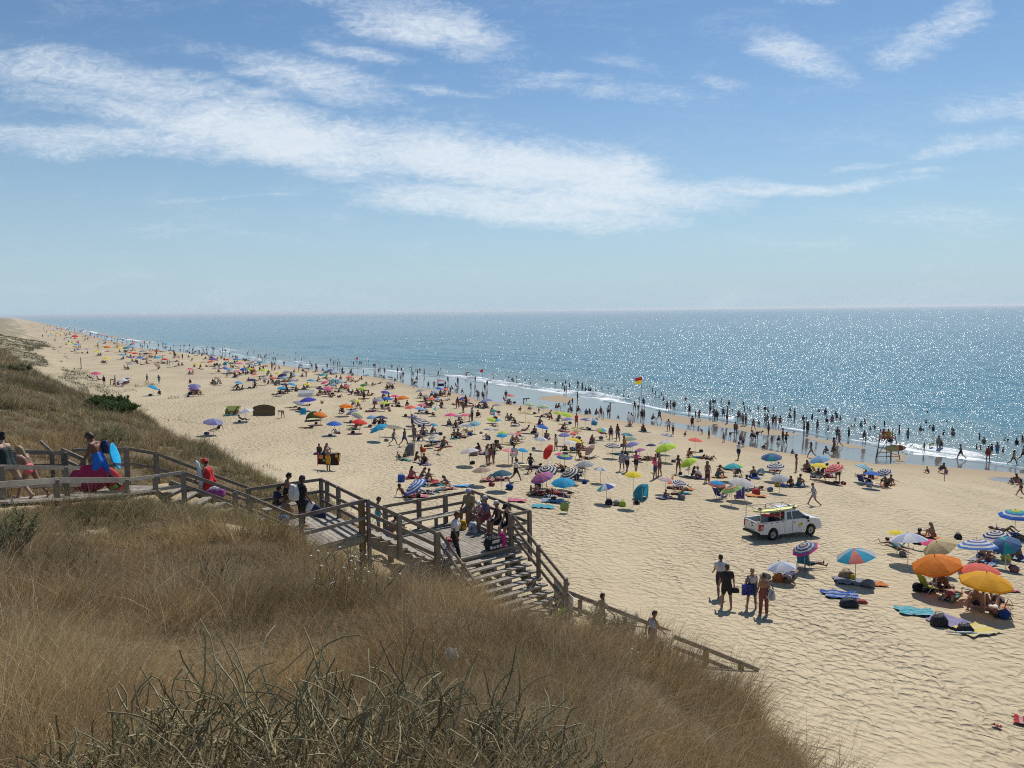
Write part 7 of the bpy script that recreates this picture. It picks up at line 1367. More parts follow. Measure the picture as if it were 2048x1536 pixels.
    b = MB(); b.hexa([B(xb1-.02, y0+.15, zb+.05), B(xb1+.012, y0+.15, zb+.05), B(xb1+.012, y1-.15, zb+.05), B(xb1-.02, y1-.15, zb+.05), B(xt1+.07, y0+.25, zt-.07), B(xt1+.09, y0+.25, zt-.07), B(xt1+.09, y1-.25, zt-.07), B(xt1+.07, y1-.25, zt-.07)]); b.build('windscreen', glass, r)
    for x in (-.64, .01, 1.25): b = MB(); b.box((x, y0-.003, .82), (.012, .012, .78)); b.build('door_seam', seam, r)
    b = MB(); b.box((.16, y0-.012, 1.03), (.19, .03, .04)); b.build('door_handle', dark, r, bevel=.008)
    b = MB(); b.box((1.18, y0-.13, 1.26), (.16, .20, .20)); b.build('wing_mirror', dark, r, bevel=.04)
    b = MB(); b.box((1.38, y0-.006, 1.0), (.16, .02, .13)); b.build('side_vent', dark, r, bevel=.008)
    # door emblem: yellow wave shape with a dark corner
    b = MB(); b.add([(.50, y0-.008, .72), (.82, y0-.008, .72), (.84, y0-.008, .90), (.66, y0-.008, .94), (.52, y0-.008, .84)], [(0, 1, 2, 3, 4)]); em = b.build('emblem', plain('emblem_yellow', (.70, .55, .02), .5), r)
    b = MB(); b.add([(.70, y0-.011, .86), (.84, y0-.011, .80), (.85, y0-.011, .93), (.74, y0-.011, .91)], [(0, 1, 2, 3)]); b.build('emblem_dark', plain('emblem_grey', (.06, .06, .08), .5), em)
    b = MB(); b.box((.66, y0-.008, .655), (.30, .006, .025)); b.build('emblem_text', plain('emblem_pale', (.45, .47, .5), .5), em)
    for yy in (y0-.004, y1+.004):
        b = MB(); b.hexa([(-2.70, yy-.02, .70), (-2.44, yy-.02, .80), (-2.44, yy+.02, .80), (-2.70, yy+.02, .70), (-2.71, yy-.02, 1.10), (-2.40, yy-.02, 1.10), (-2.40, yy+.02, 1.10), (-2.71, yy+.02, 1.10)]); tl = b.build('tail_light', redl, r, bevel=.01)
        b = MB(); b.box((-2.56, yy, .90), (.18, .05, .14)); b.build('indicator', plain('clear_lens', (.6, .5, .42), .2), tl)
    b = MB(); b.box((-2.735, y0+.08, .90), (.03, .15, .40)); b.build('tail_light', redl, r, bevel=.01)
    b = MB(); b.box((-2.735, y1-.08, .90), (.03, .12, .40)); b.build('tail_light', redl, r, bevel=.01)
    for x in (xr, xf):
        for sd_, yy in ((-1, y0+.10), (1, y1-.10)):
            w = empty('wheel', (0, 0, 0)); w.parent = r; w.location = (x, yy, .39)
            b = MB(); b.v = []; lathe([(.22, -.115), (.35, -.12), (.385, -.09), (.39, 0), (.385, .09), (.35, .12), (.22, .115)], 28, (0, 1, 0), mb=b); b.build('tyre', tyre, w, smooth=True)
            b = MB(); lathe([(.001, -.05), (.06, -.075), (.07, -.055), (.15, -.04), (.20, -.085), (.225, -.10), (.235, -.09), (.235, .09), (.001, .09)], 24, (0, 1, 0), mb=b)
            rm = b.build('rim', chrome, w, smooth=True)
            if sd_ > 0: rm.rotation_euler = (0, 0, math.pi)
            b = MB(); b.ball((0, -.07 if sd_ < 0 else .07, 0), (.055, .03, .055), 10, 6); b.build('hub_cap', dark, w)
    # steel rack over bed and roof
    steel = plain('rack_steel', (.45, .45, .44), .4, .1, 5, metal=.5); zr = 1.98
    for nm, pts in (('rack_hoop', [(-2.62, y0+.08, 1.18), (-2.62, y0+.10, zr), (-2.62, y1-.10, zr), (-2.62, y1-.08, 1.18)]), ('rack_hoop', [(-1.0, y0+.07, 1.19), (-.98, y0+.12, zr-.06), (-.94, y0+.20, zr), (-.94, y1-.20, zr), (-.98, y1-.12, zr-.06), (-1.0, y1-.07, 1.19)]), ('roof_bar', [(.32, y0+.2, 1.82), (.32, y0+.22, zr-.03), (.32, y1-.22, zr-.03), (.32, y1-.2, 1.82)])):
        b = MB(); b.tube(pts, .027, 8); b.build(nm, steel, r, smooth=True)
    for yy in (y0+.35, y1-.35): b = MB(); b.tube([(-2.7, yy, zr), (.45, yy, zr)], .022, 8); b.build('rack_bar', steel, r, smooth=True)
    b = MB(); b.box((.36, y0+.30, 1.86), (.16, .22, .09)); b.build('beacon', dark, r, bevel=.03)
    b = MB(); b.box((.42, y0+.85, 1.87), (.16, .26, .10)); b.build('beacon', dark, r, bevel=.03)
    M = Matrix.Translation(Vector((rear+front)/2)) @ Matrix.Rotation(rz, 4, 'Z') @ Matrix.Scale(k, 4)
    W = lambda *p: M @ Vector(p)
    ob = board('rescue_board', 3.0, .55, .09, [plain('pale_yellow_foam', (.72, .68, .20), .45), dark], 'long pale yellow rescue board lying on the roof rack of the pickup', 'rescue board', .4, W(-1.05, y0+.52, zr+.10), (0, 0, rz-R(90)))
    b = MB(); b.hexa([(-.02, -1.1, .05), (.02, -1.1, .05), (.02, -.9, .05), (-.02, -.9, .05), (-.015, -1.16, .22), (.015, -1.16, .22), (.015, -1.0, .22), (-.015, -1.0, .22)]); b.build('fin', dark, ob)
    for i, (x, z, ln, lab) in enumerate(((-1.9, 1.90, 1.3, 'red rescue tube hanging under rack over tailgate of pickup'), (-.75, 1.84, 1.0, 'red rescue tube hanging behind the pickup cab'))):
        b = MB(); b.tube([(-ln/2, 0, 0), (-ln*.3, 0, -.05), (0, 0, -.07), (ln*.3, 0, -.05), (ln/2, 0, 0)], [.03, .085, .10, .085, .03], 10); o = b.build('rescue_tube', plain('rescue_red', (.45, .02, .03), .5), smooth=True); o.location = W(x, y0+.32, z-.02); o.rotation_euler = (0, R(6 if i == 0 else 0), rz); tag(o, lab, 'rescue tube', 'red rescue tubes on the pickup'); o.scale = (k, k, k)
    b = MB()
    for j in range(5): b.tube([(.16*math.cos(t*.7)*(1-.06*j)+.02*j, .03*j, .20*math.sin(t*.7)*(1-.05*j)) for t in range(10)], .011, 5)
    o = b.build('rope_coil', plain('tan_rope', (.35, .28, .20), .9)); o.location = W(-2.74, y0+.16, 1.78); o.rotation_euler = (0, 0, rz); tag(o, 'coil of tan rope hanging from rear hoop of the pickup rack', 'rope')
    b = MB()
    for j in range(6): b.tube([(j*.055, 0, 0), (j*.055+.02, .02, -.17), (j*.055, .01, -.32)], .008, 4)
    o = b.build('hanging_straps', plain('strap_red_brown', (.20, .05, .05), .8)); o.location = W(-1.35, y0+.3, 1.86); o.rotation_euler = (0, 0, rz); tag(o, 'loose dark red straps dangling from rack above the truck bed', 'straps')
pickup()

# ------------------------------------------------------------------ lifeguard high chair
def lifeguard_chair():
    base = on_beach(1776, 917); d = base[1]; sc = d/F_PX   # metres per photo pixel here
    r = empty('lifeguard_chair', base); tag(r, 'tall metal lifeguard chair with two lifeguards at the edge of the runnel', 'lifeguard chair'); m = plain('rust_tube', (.10, .075, .06), .6, .3, 9); seatm = plain('red_seat_slat', (.22, .05, .04), .6); X = lambda px: (px-1776)*sc; Z = lambda py: (917-py)*sc
    hs = Z(875); zt = Z(856)
    for x0, x1, y0_, y1_ in ((1745, 1756, -.55, -.35), (1796, 1785, -.55, -.35), (1760, 1764, .75, .55), (1789, 1789, .75, .55)):
        b = MB(); b.tube([(X(x0), y0_, -.25), (X(x1), y1_, hs+(.9 if y1_ > 0 else .35))], .045, 7); b.build('leg', m, r)
    for x0, y0_, x1, y1_, z in ((1747, -.53, 1794, -.53, Z(911)), (1747, -.53, 1761, .73, Z(909)), (1794, -.53, 1789, .73, Z(909)), (1751, -.44, 1790, -.44, Z(893)), (1761, .7, 1789, .7, Z(907))): b = MB(); b.tube([(X(x0), y0_, z), (X(x1), y1_, z)], .03, 6); b.build('brace', m, r)
    b = MB(); b.tube([(X(1762), .7, Z(912)), (X(1772), .1, Z(884))], .03, 6); b.build('ladder_rail', m, r)
    for q in range(3): b = MB(); b.tube([(X(1768), -.5, Z(910-q*9)), (X(1776), -.5, Z(910-q*9))], .025, 6); b.build('ladder_rung', m, r)
    for x_ in (1768, 1776): b = MB(); b.tube([(X(x_), -.5, -.1), (X(x_), -.42, hs)], .028, 6); b.build('ladder_rail', m, r)
    b = MB()
    for q in range(5): b.box((X(1771), -.35+q*.2, hs), (X(1787)-X(1755), .15, .04))
    b.build('seat', seatm, r)
    for q in range(3): b = MB(); b.box((X(1769), -.50, hs+.18+q*.16), (X(1783)-X(1757), .04, .09)); b.build('back_slat', plain('ochre_slat', (.26, .20, .07), .7), r)
    for x_ in (1755, 1787): b = MB(); b.tube([(X(x_), -.4, hs+.4), (X(x_), .5, hs+.45)], .03, 6); b.build('armrest', m, r)
    sit = dict(lean=4, hip=(84, 84), knee=(70, 66), sh=(40, 35), elb=(40, 40), abd=(8, 8))
    for x_, lab, cl in ((1766, 'lifeguard in red top sitting at left on the high chair', C_('guard_red', (.40, .03, .03))), (1776, 'lifeguard in yellow top sitting at right on the high chair', C_('guard_yellow', (.50, .38, .02)))):
        hero(base+V3(X(x_), .1, hs-.42), FACE_SEA, sit, lab, [('tee', cl), ('shorts', K_RED)], ('short', 'black'), 0, 1.78)
    o = board('rescue_board', 3.0, .72, .12, [plain('dull_yellow_foam', (.42, .38, .14), .5), plain('dark_red_band', (.30, .03, .03), .5)], 'yellow rescue board with red band strapped to legs of the lifeguard chair', 'rescue board', .4, base+V3(X(1782), -.75, Z(893)), (R(8), R(80), R(-82)), .72); o.scale = (1, (44*sc)/3.0, 1)
    o = sack('blue_box', 'navy crate hanging under seat of the lifeguard chair', 'crate', base+V3(X(1779), .0, Z(884)), (.35, .3, .4), K_NAVY)
lifeguard_chair()

# ------------------------------------------------------------------ flags, poles
def flag(px, py_top, py_base, fl, label, shape, w, h, side=-1, base=None):
    g = on_beach(px, py_base); H = (py_base-py_top)/F_PX*g[1]; r = empty('flag_pole', g); tag(r, label, 'flag'); b = MB(); b.tube([(0, 0, -.3), (0, 0, H)], .035, 7); b.build('pole', plain('flag_pole_grey', (.30, .29, .27), .5), r)
    w, h = w/F_PX*g[1], h/F_PX*g[1]; n = 10
    for j, (z0, z1, m) in enumerate(shape):
        b = MB(); 
        for i in range(n+1):
            f = i/n; wave = .10*math.sin(f*5+1)*w*f; dz = -.18*h*f
            a, c = (z0, z1) if len(shape) > 1 else (0+.5*f, 1-.5*f); b.v += [(side*f*w, wave, H-h*c+dz), (side*f*w, wave, H-h*a+dz)]
        b.f = [(2*i, 2*i+1, 2*i+3, 2*i+2) for i in range(n)]; b.m = [0]*n; b.build('flag', m, r, smooth=True)
FR, FY = plain('flag_red', (.55, .02, .03), .7, translucent=.4), plain('flag_yellow', (.85, .62, .02), .7, translucent=.4)
flag(1283.5, 753, 812, None, 'red over yellow rectangular flag on tall pole at the waterline', [(0, .5, FR), (.5, 1, FY)], 13.5, 13)
flag(966, 737, 771, None, 'red triangular flag on pole nearest to the breaking wave', [(0, 1, FR)], 8, 8)
flag(716, 713, 737, None, 'smaller red triangular flag on pole far along the waterline', [(0, 1, FR)], 5, 6.5)
def wooden_pole(px, py, hpx, label):
    g = on_beach(px, py); b = MB(); b.tube([(0, 0, -.3), (.02, 0, hpx/F_PX*g[1])], .09, 8); o = b.build('wooden_post', W_RAIL); o.location = tuple(g); tag(o, label, 'post')
wooden_pole(162.5, 738, 23, 'lone weathered post in the sand below the far dunes')
g = on_beach(1888.5, 961); b = MB(); b.tube([(0, 0, -.2), (0, 0, .9)], .03, 6); o = b.build('stick', W_RAIL); o.location = tuple(g); tag(o, 'thin stick standing in the sand behind the two sitting children', 'stick')
def held_flag(px, py, hpx, wpx, m, label):
    g = on_beach(px, py+hpx+18); k = g[1]/F_PX; r = empty('signal_flag', g); tag(r, label, 'flag'); b = MB(); b.tube([(0, 0, 0), (0, 0, (hpx+18)*k)], .02, 6); b.build('stick', M_POLE, r)
    z = (hpx+18)*k; b = MB(); b.v = [(0, 0, z), (0, .02, z-hpx*k), (-wpx*k, .06, z-hpx*k*1.05), (-wpx*k*.45, .05, z-hpx*k*.5)]; b.f = [(0, 1, 2, 3)]; b.m = [0]; b.build('flag', m, r)
held_flag(1313, 905, 21, 10, FR, 'red pointed signal flag held above woman in pink top')
held_flag(1346, 948, 19, 12, plain('flag_orange', (.75, .18, .04), .7, translucent=.4), 'orange pointed flag standing beside the navy and white ringed parasol')

# ------------------------------------------------------------------ tents, windbreaks, boards and other things lying about
def arch_tent(px, py, w, h, dep, mat, label, name='beach_tent', inner=None, deg=200, peak=.5, group=None):
    """half dome pop-up shelter: cloth hoops from ground to ground, open in front"""
    g = on_beach(px, py); k = g[1]/F_PX; W_, H_ = w*k, h*k; r = empty(name, g); tag(r, label, 'beach tent', group); r.rotation_euler = (0, 0, -R(deg)); b = MB(); n, m = 12, 7
    for i in range(m+1):
        f = i/m; a = R(12+f*88)      # hoop tips back from upright to the ground
        for j in range(n+1):
            t = math.pi*j/n; x = W_/2*math.cos(t); hh = H_*math.sin(t)**.85; b.v.append((x*(1-.12*f), -math.cos(a)*hh*dep, math.sin(a)*hh+.0 if i < m else 0+.0+math.sin(a)*hh))
    b.v = [(x, y, max(z, -.05)) for x, y, z in b.v]; b.f = [(i*(n+1)+j, i*(n+1)+j+1, (i+1)*(n+1)+j+1, (i+1)*(n+1)+j) for i in range(m) for j in range(n)]; b.m = [0]*len(b.f); b.build('canopy', mat, r)
    b = MB(); b.tube([(W_/2*math.cos(math.pi*j/n), 0, H_*math.sin(math.pi*j/n)**.85) for j in range(n+1)], .015, 5); b.build('hoop', M_POLE, r)
    b = MB(); b.box((0, -.35*W_*dep, .02), (W_*.9, W_*.6*dep, .02)); b.build('groundsheet', mat, r); return r
def panel_screen(px0, px1, py, h, mat, label, arch=.12, lean=14, name='windbreak', back=0.0):
    a, c = on_beach(px0, py), on_beach(px1, py+back); k = a[1]/F_PX; r = empty(name, (a+c)/2); tag(r, label, 'windbreak'); mid = (a+c)/2; b = MB(); n = 10; H_ = h*k
    for i in range(n+1):
        f = i/n; p = a*(1-f)+c*f-mid; z = H_*(1-arch+arch*math.sin(math.pi*f)); b.v += [(p[0], p[1], -.05), (p[0], p[1]+.02*math.sin(f*9), z*.5), (p[0], p[1]+z*math.tan(R(lean)), z)]
    b.f = [q for i in range(n) for q in ((3*i, 3*i+1, 3*i+4, 3*i+3), (3*i+1, 3*i+2, 3*i+5, 3*i+4))]; b.m = [0]*len(b.f); b.build('cloth', mat, r)
    for f in (0, .5, 1): p = a*(1-f)+c*f-mid; b = MB(); b.tube([(p[0], p[1], -.2), (p[0], p[1]+H_*.95*math.tan(R(lean)), H_*.95)], .015, 5); b.build('stake', M_POLE, r)
T_BROWN = plain('tent_brown', (.085, .065, .035), .8, translucent=.25); T_GREEN = plain('tent_olive', (.07, .09, .03), .8, translucent=.3); T_CYAN = plain('tent_cyan', (.02, .34, .56), .6, translucent=.4); T_GREY = plain('tent_grey', (.16, .165, .175), .7, translucent=.2); T_TEAL = plain('tent_teal', (.03, .26, .36), .6, translucent=.4); T_WHITE = plain('tent_white', (.66, .68, .70), .7, translucent=.35); T_LIME = plain('shelter_lime', (.24, .30, .07), .8, translucent=.4)
panel_screen(506, 550, 831, 22, T_BROWN, 'wide dark brown windbreak shelter with arched top', .22, 8)
panel_screen(450, 478, 829, 16, T_LIME, 'slanting olive and orange sun shelter left of the brown windbreak', 0, 40)
arch_tent(610, 828, 19, 13, .8, T_CYAN, 'bright cyan pop up tent behind the olive one', deg=60)
arch_tent(628, 842, 34, 20, .8, T_GREEN, 'dark olive dome tent beside the copper parasol', deg=150)
arch_tent(827, 909, 27, 25, .75, T_GREY, 'dark grey pop up tent with pointed top', deg=80)
arch_tent(1290, 999, 36, 33, .8, T_TEAL, 'large teal pop up tent on the sand behind woman in grey', deg=120)
arch_tent(1194, 850, 22, 15, .8, T_CYAN, 'turquoise pop up tent near the runnel', deg=100)
arch_tent(452, 731, 12, 8, .8, T_CYAN, 'small bright blue tent in the dense far crowd', deg=60)
arch_tent(557, 771, 17, 12, .8, T_GREY, 'small grey dome tent behind the two blue parasols', deg=100)
arch_tent(603, 733, 17, 7, .8, T_WHITE, 'white and blue pop up tent close to the wet sand', deg=60)
arch_tent(1523, 950, 18, 14, .8, plain('tent_slate', (.16, .24, .30), .7, translucent=.3), 'slate blue pop up tent under the navy and white parasol', deg=150)
arch_tent(832, 775, 19, 8, .6, T_WHITE, 'low white shelter on wet sand edge', deg=60)
panel_screen(596, 627, 793, 13, T_WHITE, 'white canvas sun screen stretched on poles', 0, 28)
b = None
def gazebo(px, py, wpx, hpx):
    g = on_beach(px, py); k = g[1]/F_PX; W_, H_ = wpx*k, hpx*k; r = empty('beach_cart', g); tag(r, 'small cart with flat red awning parked on the wet sand', 'cart')
    b = MB(); b.v = [(-W_/2, -.6, H_), (W_/2, -.6, H_), (W_/2, .6, H_), (-W_/2, .6, H_), (0, 0, H_+.25)]; b.f = [(0, 1, 4), (1, 2, 4), (2, 3, 4), (3, 0, 4)]; b.m = [0]*4; b.build('awning', plain('awning_red', (.60, .05, .05), .7, translucent=.35), r)
    for x in (-1, 1):
        for y in (-1, 1): b = MB(); b.tube([(x*W_*.46, y*.55, 0), (x*W_*.46, y*.55, H_)], .03, 6); b.build('post', M_POLE, r)
    b = MB(); b.box((0, 0, .75), (W_*.8, .9, .5)); b.build('cart_body', K_NAVY, r, bevel=.05)
gazebo(882, 777, 15, 15)
def lying_board(px, py, ln, col, label, deg, name='bodyboard'):
    g = on_beach(px, py); board(name, ln, .5 if ln < 1.6 else .58, .06, [flat('board_'+cmix(col), col, .4), K_WHITE], label, 'bodyboard' if ln < 1.6 else 'surfboard', .45, g+V3(0, 0, .10), (R(2), 0, -R(deg)))
lying_board(927, 974, 1.5, (.05, .32, .62), 'sky blue bodyboard lying flat beside sunbathers near the platform', 90)
lying_board(1052, 932, 1.2, (.72, .68, .35), 'cream bodyboard lying on the sand left of man in teal shorts', 85)
lying_board(1155, 858, 1.6, (.70, .50, .03), 'yellow board lying behind the beige parasol', 85, 'surfboard')
lying_board(385, 750, 3.4, (.02, .05, .2), 'navy and yellow kite board lying on the far sand', 80, 'surfboard') if False else None
lying_board(1431, 849.5, 1.1, (.35, .18, .10), 'brown board dragged at the water edge by man with arms down', 60)
g = on_beach(787, 872); board('surfboard', 2.3, .55, .07, [plain('white_surf_foam', (.75, .75, .72), .35), K_WHITE], 'white surfboard held under the arm of a man walking across the sand', 'surfboard', .4, g+V3(0, -.35, .95), (R(8), R(60), R(80)))
g = on_beach(1622, 886)
def woman_with_towel():
    p = on_beach(657, 942); hero(p, 20, dict(hip=(3, -3), sh=(70, 70), shab=(45, 45), elb=(30, 30)), 'person in yellow swim shorts and white cap holding up a large towel', [('shorts', C_('amber_cloth', (.55, .28, .04)))], ('none', 'black'), 1, 1.72, hat=('cap', K_WHITE))
    k = p[1]/F_PX; r = empty('beach_towel', p); tag(r, 'huge dark towel with yellow and orange print held open by person in yellow', 'towel'); b = MB(); n = 10; W_, H_ = 43*k, 24*k
    for i in range(n+1):
        f = i/n; x = (f-.5)*W_-.1; b.v += [(x-.05, .45+.06*math.sin(f*7), .32+.1*(1-f)), (x+.12*(f-.2), .42+.08*math.sin(f*6+1), H_+.30+.12*abs(f-.5)*2)]
    b.f = [(2*i, 2*i+1, 2*i+3, 2*i+2) for i in range(n)]; b.m = [0]*n; b.build('cloth', plain('print_towel', (.035, .02, .018), .9, .3, 3), r)
    for cx, cz, rr, col in ((-.62, .75, .17, (.62, .25, .14)), (-.2, .72, .14, (.60, .42, .03)), (.55, .8, .13, (.55, .36, .04)), (-.42, .48, .1, (.2, .4, .2)), (.0, .5, .09, (.65, .2, .1)), (.7, .55, .1, (.5, .3, .05))):
        b = MB(); b.ball((cx, .40, cz+.25), (rr, .02, rr), 10, 6); b.build('print', flat('print_'+cmix(col), col), r)
    for q in (0, 1): b = MB(); x = (-.5+q)*W_; b.beam((x-.12, .44, .35), (x-.02+.1*q, .42, H_+.4), .05, .03); b.build('hem', K_PINK, r)
woman_with_towel()
def deck_chair(px, py, deg, col, label):
    g = on_beach(px, py); r = empty('beach_chair', g, -R(deg)); tag(r, label, 'beach chair'); m = flat('chair_'+cmix(col), col, .7, translucent=.2); b = MB(); b.beam((0, -.18, .26), (0, .26, .20), .52, .02); b.build('seat', m, r); b = MB(); b.beam((0, -.2, .26), (0, -.48, .82), .52, .02, up=(0, 1, 0)); b.build('backrest', m, r)
    for s in (-1, 1): b = MB(); b.tube([(s*.28, .28, 0), (s*.28, .2, .30), (s*.28, -.25, .46), (s*.28, -.5, .84)], .014, 6); b.build('frame', M_POLE, r); b = MB(); b.tube([(s*.28, -.32, 0), (s*.28, -.05, .36)], .014, 6); b.build('leg', M_POLE, r)
deck_chair(1608, 1136, 30, (.015, .20, .36), 'teal beach chair seen from behind under the small striped parasol')
deck_chair(1160, 951, 90, (.02, .03, .25), 'dark blue beach chair under the mauve grey parasol')
deck_chair(1480, 1001, 200, (.15, .08, .30), 'purple beach chair at the rear of the pickup')
deck_chair(1440, 998, 60, (.02, .03, .22), 'navy beach chair left of the purple one')
deck_chair(1858, 1184, 80, (.28, .36, .03), 'lime green folding chair under the orange parasol')
deck_chair(1726, 969, 60, (.02, .03, .28), 'royal blue beach chair under the two blue parasols')
deck_chair(1633, 948, 80, (.65, .42, .04), 'yellow beach chair under the yellow parasol')
deck_chair(1044, 878, 60, (.02, .04, .22), 'navy beach chair under the beige parasol')
# named bags, baskets and towels of the near sand
def bag(px, py, sz, c, label, seed, name='bag', rz=0, handle=True, squash=.35): return sack(name, label, name.replace('_', ' '), on_beach(px, py)-V3(0, 0, .02), sz, flat('bag_'+cmix(c), c, var=.3), seed=seed, rz=rz, squash=squash, handle=M_TIP if handle else None)
bag(1556, 1163, (.5, .35, .34), (.40, .11, .03), 'rust orange bag beside man lying face down', 21)
bag(1692, 1157, (.7, .35, .38), (.28, .20, .12), 'tan straw bag under the blue and coral parasol', 22, 'basket')
bag(1705, 1160, (.25, .2, .28), (.62, .45, .02), 'yellow pouch leaning on the tan straw bag', 23)
bag(1698, 1213, (.75, .45, .34), (.02, .025, .035), 'black rucksack lying open below the blue towel', 24, 'rucksack')
bag(1722, 1206, (.5, .3, .16), (.30, .04, .03), 'red cloth bundle beside the black rucksack', 25, 'clothes bundle', handle=False)
bag(1878, 1251, (.62, .45, .42), (.025, .02, .025), 'black and red sports bag on the grey towel', 26, 'sports bag')
bag(1931, 1264, (.55, .4, .30), (.02, .02, .025), 'black net bag on the yellow towel', 27, 'net bag')
bag(1218, 1009, (.5, .35, .34), (.02, .02, .03), 'black bag under the white and teal parasol', 28)
bag(1245, 1012, (.45, .3, .32), (.30, .45, .03), 'lime green cool bag beside the black bag', 29, 'cool bag')
o = bag(1129, 1026, (.5, .12, .5), (.25, .32, .09), 'square lime cool bag hanging on a pole in open sand', 30, 'cool bag', handle=False, squash=0); o.location.z += .15
g = on_beach(1132, 1027); b = MB(); b.tube([(0, 0, -.2), (.05, .05, 1.1)], .02, 6); o = b.build('pole', M_POLE); o.location = tuple(g+V3(.1, .1, 0)); o.name = 'parasol_stake'; tag(o, 'bare stake holding the square lime cool bag', 'stake')
bag(1512, 989, (.55, .4, .42), (.42, .03, .04), 'red bag on the sand behind the pickup rack', 31)
bag(1556, 973, (.5, .4, .4), (.35, .22, .03), 'mustard basket under the silver grey parasol', 32, 'basket')
bag(1566, 974, (.35, .3, .28), (.03, .10, .40), 'small blue bag beside the mustard basket', 33)
bag(1916, 1078, (.4, .3, .32), (.02, .02, .03), 'black bag alone on open sand near the ringed parasols', 34)
bag(2012, 1121, (.45, .3, .34), (.42, .42, .08), 'yellow green bag on a grey towel at the right', 35)
bag(1990, 1130, (.5, .4, .3), (.22, .27, .33), 'pale blue grey bag behind the coral parasol', 36) if False else None
bag(803, 963, (.5, .4, .5), (.03, .09, .38), 'blue cool box beside the tilted blue and white parasol', 37, 'cool box', squash=.05)
bag(947, 911, (.8, .5, .5), (.28, .20, .16), 'tan bag under the off white parasol', 38)
bag(876, 932, (.01, .01, .01), (.1, .1, .1), 'x', 1) if False else None
bag(848, 903, (.35, .35, .34), (.85, .12, .01), 'bright orange bucket beside the grey tent', 39, 'bucket', handle=False, squash=-.25)
def big_towel(px, py, k, deg, s, label):
    g = on_beach(px, py); o = towel(g, deg, k, s); TOW.pop(); tag(o, label, 'towel')
big_towel(1682, 1192, 0, 95, (1.0, .75), 'crumpled dark blue towel above the black rucksack'); big_towel(1832, 1226, 7, 100, (1.0, .72), 'turquoise towel spread on open sand'); big_towel(1893, 1243, 12, 60, (1.2, .7), 'lilac grey towel under the black and red sports bag'); big_towel(1953, 1262, 9, 70, (1.1, .8), 'yellow striped towel at the lower right'); big_towel(1750, 1170, 5, 95, (.6, .55), 'orange red cloth beside the blue and coral parasol')
big_towel(1700, 1164, 10, 100, (1.2, .75), 'slate blue towel under the tan straw bag'); big_towel(1035, 1002, 2, 95, (.9, .62), 'bright pink towel on open sand beyond the platform'); big_towel(1085, 1014, 7, 95, (1.0, .7), 'turquoise patterned towel above the platform corner'); big_towel(1105, 1003, 1, 95, (1.0, .7), 'pale blue towel with red box on it'); big_towel(1512, 993, 5, 95, (.9, .7), 'orange towel left of the red bag'); big_towel(1995, 1178, 2, 70, (1.2, .7), 'pink patterned towel beyond the yellow parasol'); big_towel(2050, 1446, 8, 30, (.6, .38), 'red towel cut off by the right edge of the photo'); big_towel(1994, 1456, 8, 60, (.25, .10), 'small red cloth scrap near the right edge')
big_towel(850, 985, 1, 95, (1.1, .8), 'pale blue towel under the couple beyond the platform'); big_towel(725, 1010, 12, 100, (1, .7), 'violet towel partly hidden by the stair rail')
g = on_beach(1936, 1270); b = MB(); b.tube([(-.75, .12, .08), (0, 0, .10), (.75, -.12, .06)], [.02, .05, .012], 8); o = b.build('folded_parasol', flat('white_blue_cloth', (.5, .55, .62), var=.5, scale=20), smooth=True); o.location = tuple(g); tag(o, 'furled white parasol lying beside the yellow striped towel', 'folded parasol')
# ------------------------------------------------------------------ small dark bags under parasols, then names that single each thing out
BAGS = []
def loose_bags():
    ms = []
    for k in range(4):
        rr = random.Random(k); b = MB(); b.ball((0, 0, .14), (.26, .18, .17), 12, 8); b.v = [(x*rr.uniform(.85, 1.15), y*rr.uniform(.85, 1.15), max(0, z)) for x, y, z in b.v]; me = b.mesh('bag', True); me.materials.append(M_TOWEL); ms.append(me)
    cols = [('black', (.015, .015, .018)), ('navy', (.02, .025, .07)), ('brown', (.10, .06, .035)), ('dark red', (.22, .02, .03)), ('grey', (.18, .18, .19)), ('dark blue', (.02, .06, .22))]
    for u in UMB:
        if u['d'] < 130 and random.random() < .75:
            a = random.uniform(0, 6.28); q = u['p']+V3(math.cos(a)*.7, math.sin(a)*.7, 0); cn, c = random.choice(cols); o = bpy.data.objects.new('bag', random.choice(ms)); COL.objects.link(o); o.location = (q[0], q[1], float(beach_z(q[0], q[1]))-.02); o.rotation_euler = (0, 0, a*3); s = random.uniform(.8, 1.35); o.scale = (s, s, s); o.color = (*c, 1); px, py = project(o.location); BAGS.append(dict(o=o, p=q, px=px, py=py, col=cn, d=u['d'], near=u))
loose_bags()
ORD = lambda n: '%d%s' % (n, 'th' if 10 <= n % 100 <= 20 else {1: 'st', 2: 'nd', 3: 'rd'}.get(n % 10, 'th'))
USED = set()
def label_all(recs, base, cat, group, alike='of its kind'):
    by = {}
    for q in recs: by.setdefault(base(q), []).append(q)
    for t, qs in by.items():
        if len(qs) == 1: qs[0]['label'] = t
        else:
            qs.sort(key=lambda q: q['px'])
            for i, q in enumerate(qs):
                w = '%s, %s of %d such from the left' % (t, ORD(i+1), len(qs)) if len(qs) > 2 else '%s, the %s of two such' % (t, ('left', 'right')[i])
                q['label'] = w
    for q in recs:
        l = q['label'].split()
        tag(q['o'], ' '.join(l[:16]) if len(l) > 16 else q['label'], cat, group(q) if callable(group) else group)
LAND = [('the pickup', 1557, 1040), ('the lifeguard chair', 1770, 890), ('the red and yellow flag', 1283, 800), ('the teal tent', 1288, 985), ('the brown windbreak', 528, 820), ('the grey tent', 828, 895), ('the lower platform', 950, 1040)]
def nearest_land(q, lim=75):
    n, d = min(((n, math.hypot(q['px']-x, (q['py']-y)*1.6)) for n, x, y in LAND), key=lambda a: a[1]); return n if d < lim else None
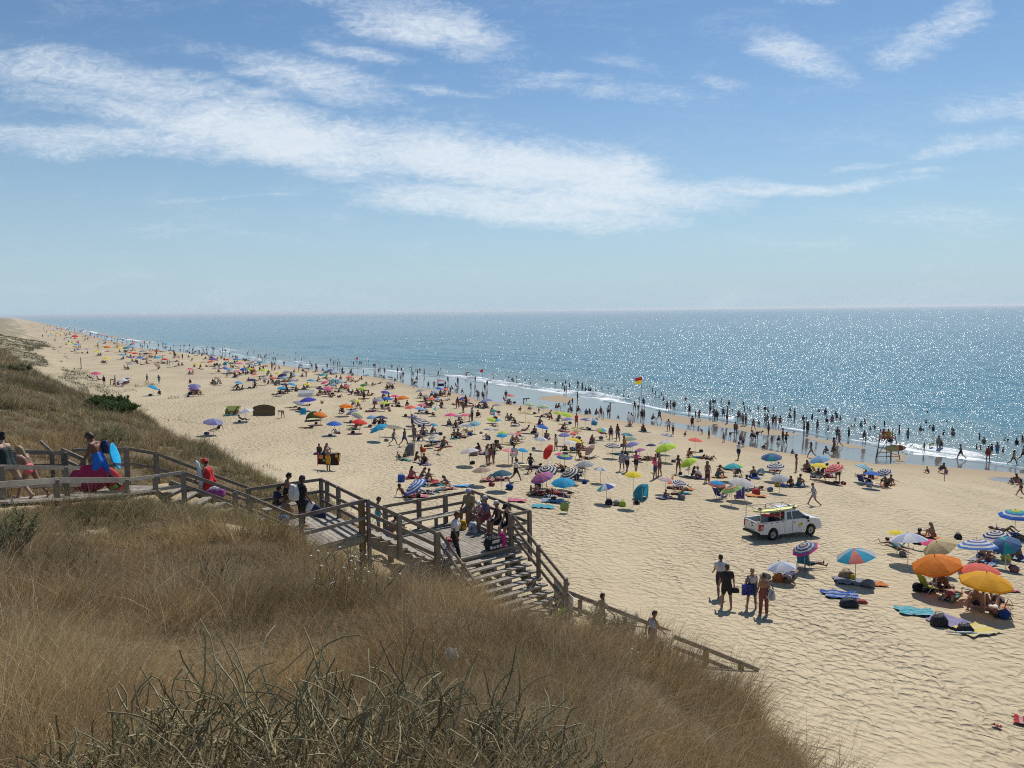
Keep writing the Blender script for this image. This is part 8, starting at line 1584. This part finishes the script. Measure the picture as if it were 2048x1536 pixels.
def zone(q):
    if q['py'] < 745: return 'in the far crowd'
    if q['py'] < 830: return 'in the middle distance'
    return 'on the near sand' if q['py'] > 1040 else 'on the main beach'
label_all(UMB, lambda q: '%s%s parasol %s' % ('small ' if q['rad'] < .62 else 'large ' if q['rad'] > 1.2 else '', q['col'], ('near '+nearest_land(q)) if nearest_land(q) else zone(q)), 'parasol', 'parasols on the beach')
ucount = {}
for u in UMB: ucount[u['label']] = ucount.get(u['label'], 0)+1
def by_parasol(q, lim=2.2):
    u = min(UMB, key=lambda u: np.hypot(*(u['p'][:2]-q['p'][:2]))); return u if np.hypot(*(u['p'][:2]-q['p'][:2])) < lim else None
def pbase(q):
    w = person_word(q); c = CLO[q['sty']].format(q['cn']); 
    if q['child']: c = ''
    a = ACT[q['pose']]
    if q['water']: z = 'in the sea' if q['pose'] != 'M' else ''
    else:
        zz = float(beach_z(q['p'][0], q['p'][1])); u = by_parasol(q); z = ('by %s parasol' % u['col']) if u else 'on wet sand' if zz < 1.0 else 'on dry sand'
    if q['pose'] == 'M': c = ''; w = 'bather' if not q['child'] else 'child'; a = 'swimming, head and shoulders showing'
    return ' '.join(x for x in (w, c, a, z) if x)
label_all([q for q in PERS if 'o' in q], pbase, 'person', lambda q: 'bathers in the sea' if q['water'] else 'people on the beach')
label_all(TOW, lambda q: '%s towel spread on sand %s' % (q['col'], ('near '+nearest_land(q)) if nearest_land(q) else zone(q)), 'towel', 'towels on the sand')
label_all(BAGS, lambda q: 'soft %s bag beside %s parasol' % (q['col'], q['near']['col']), 'bag', 'bags under the parasols')

def build_haze():
    b = MB(); b.hexa([(-30000, -3000, -6), (30000, -3000, -6), (30000, 40000, -6), (-30000, 40000, -6), (-30000, -3000, 26), (30000, -3000, 26), (30000, 40000, 26), (-30000, 40000, 26)])
    m = bpy.data.materials.new('sea_haze'); m.use_nodes = True; nt = m.node_tree; nt.nodes.remove(nt.nodes['Principled BSDF']); v = N(nt, 'ShaderNodeVolumePrincipled'); v.inputs['Color'].default_value = (.92, .95, 1, 1); v.inputs['Density'].default_value = .00008; v.inputs['Anisotropy'].default_value = .35
    L(nt, v.outputs[0], nt.nodes['Material Output'].inputs['Volume']); o = b.build('haze', m); tag(o, 'thin pale sea haze over the far shore', kind='stuff')
build_haze()
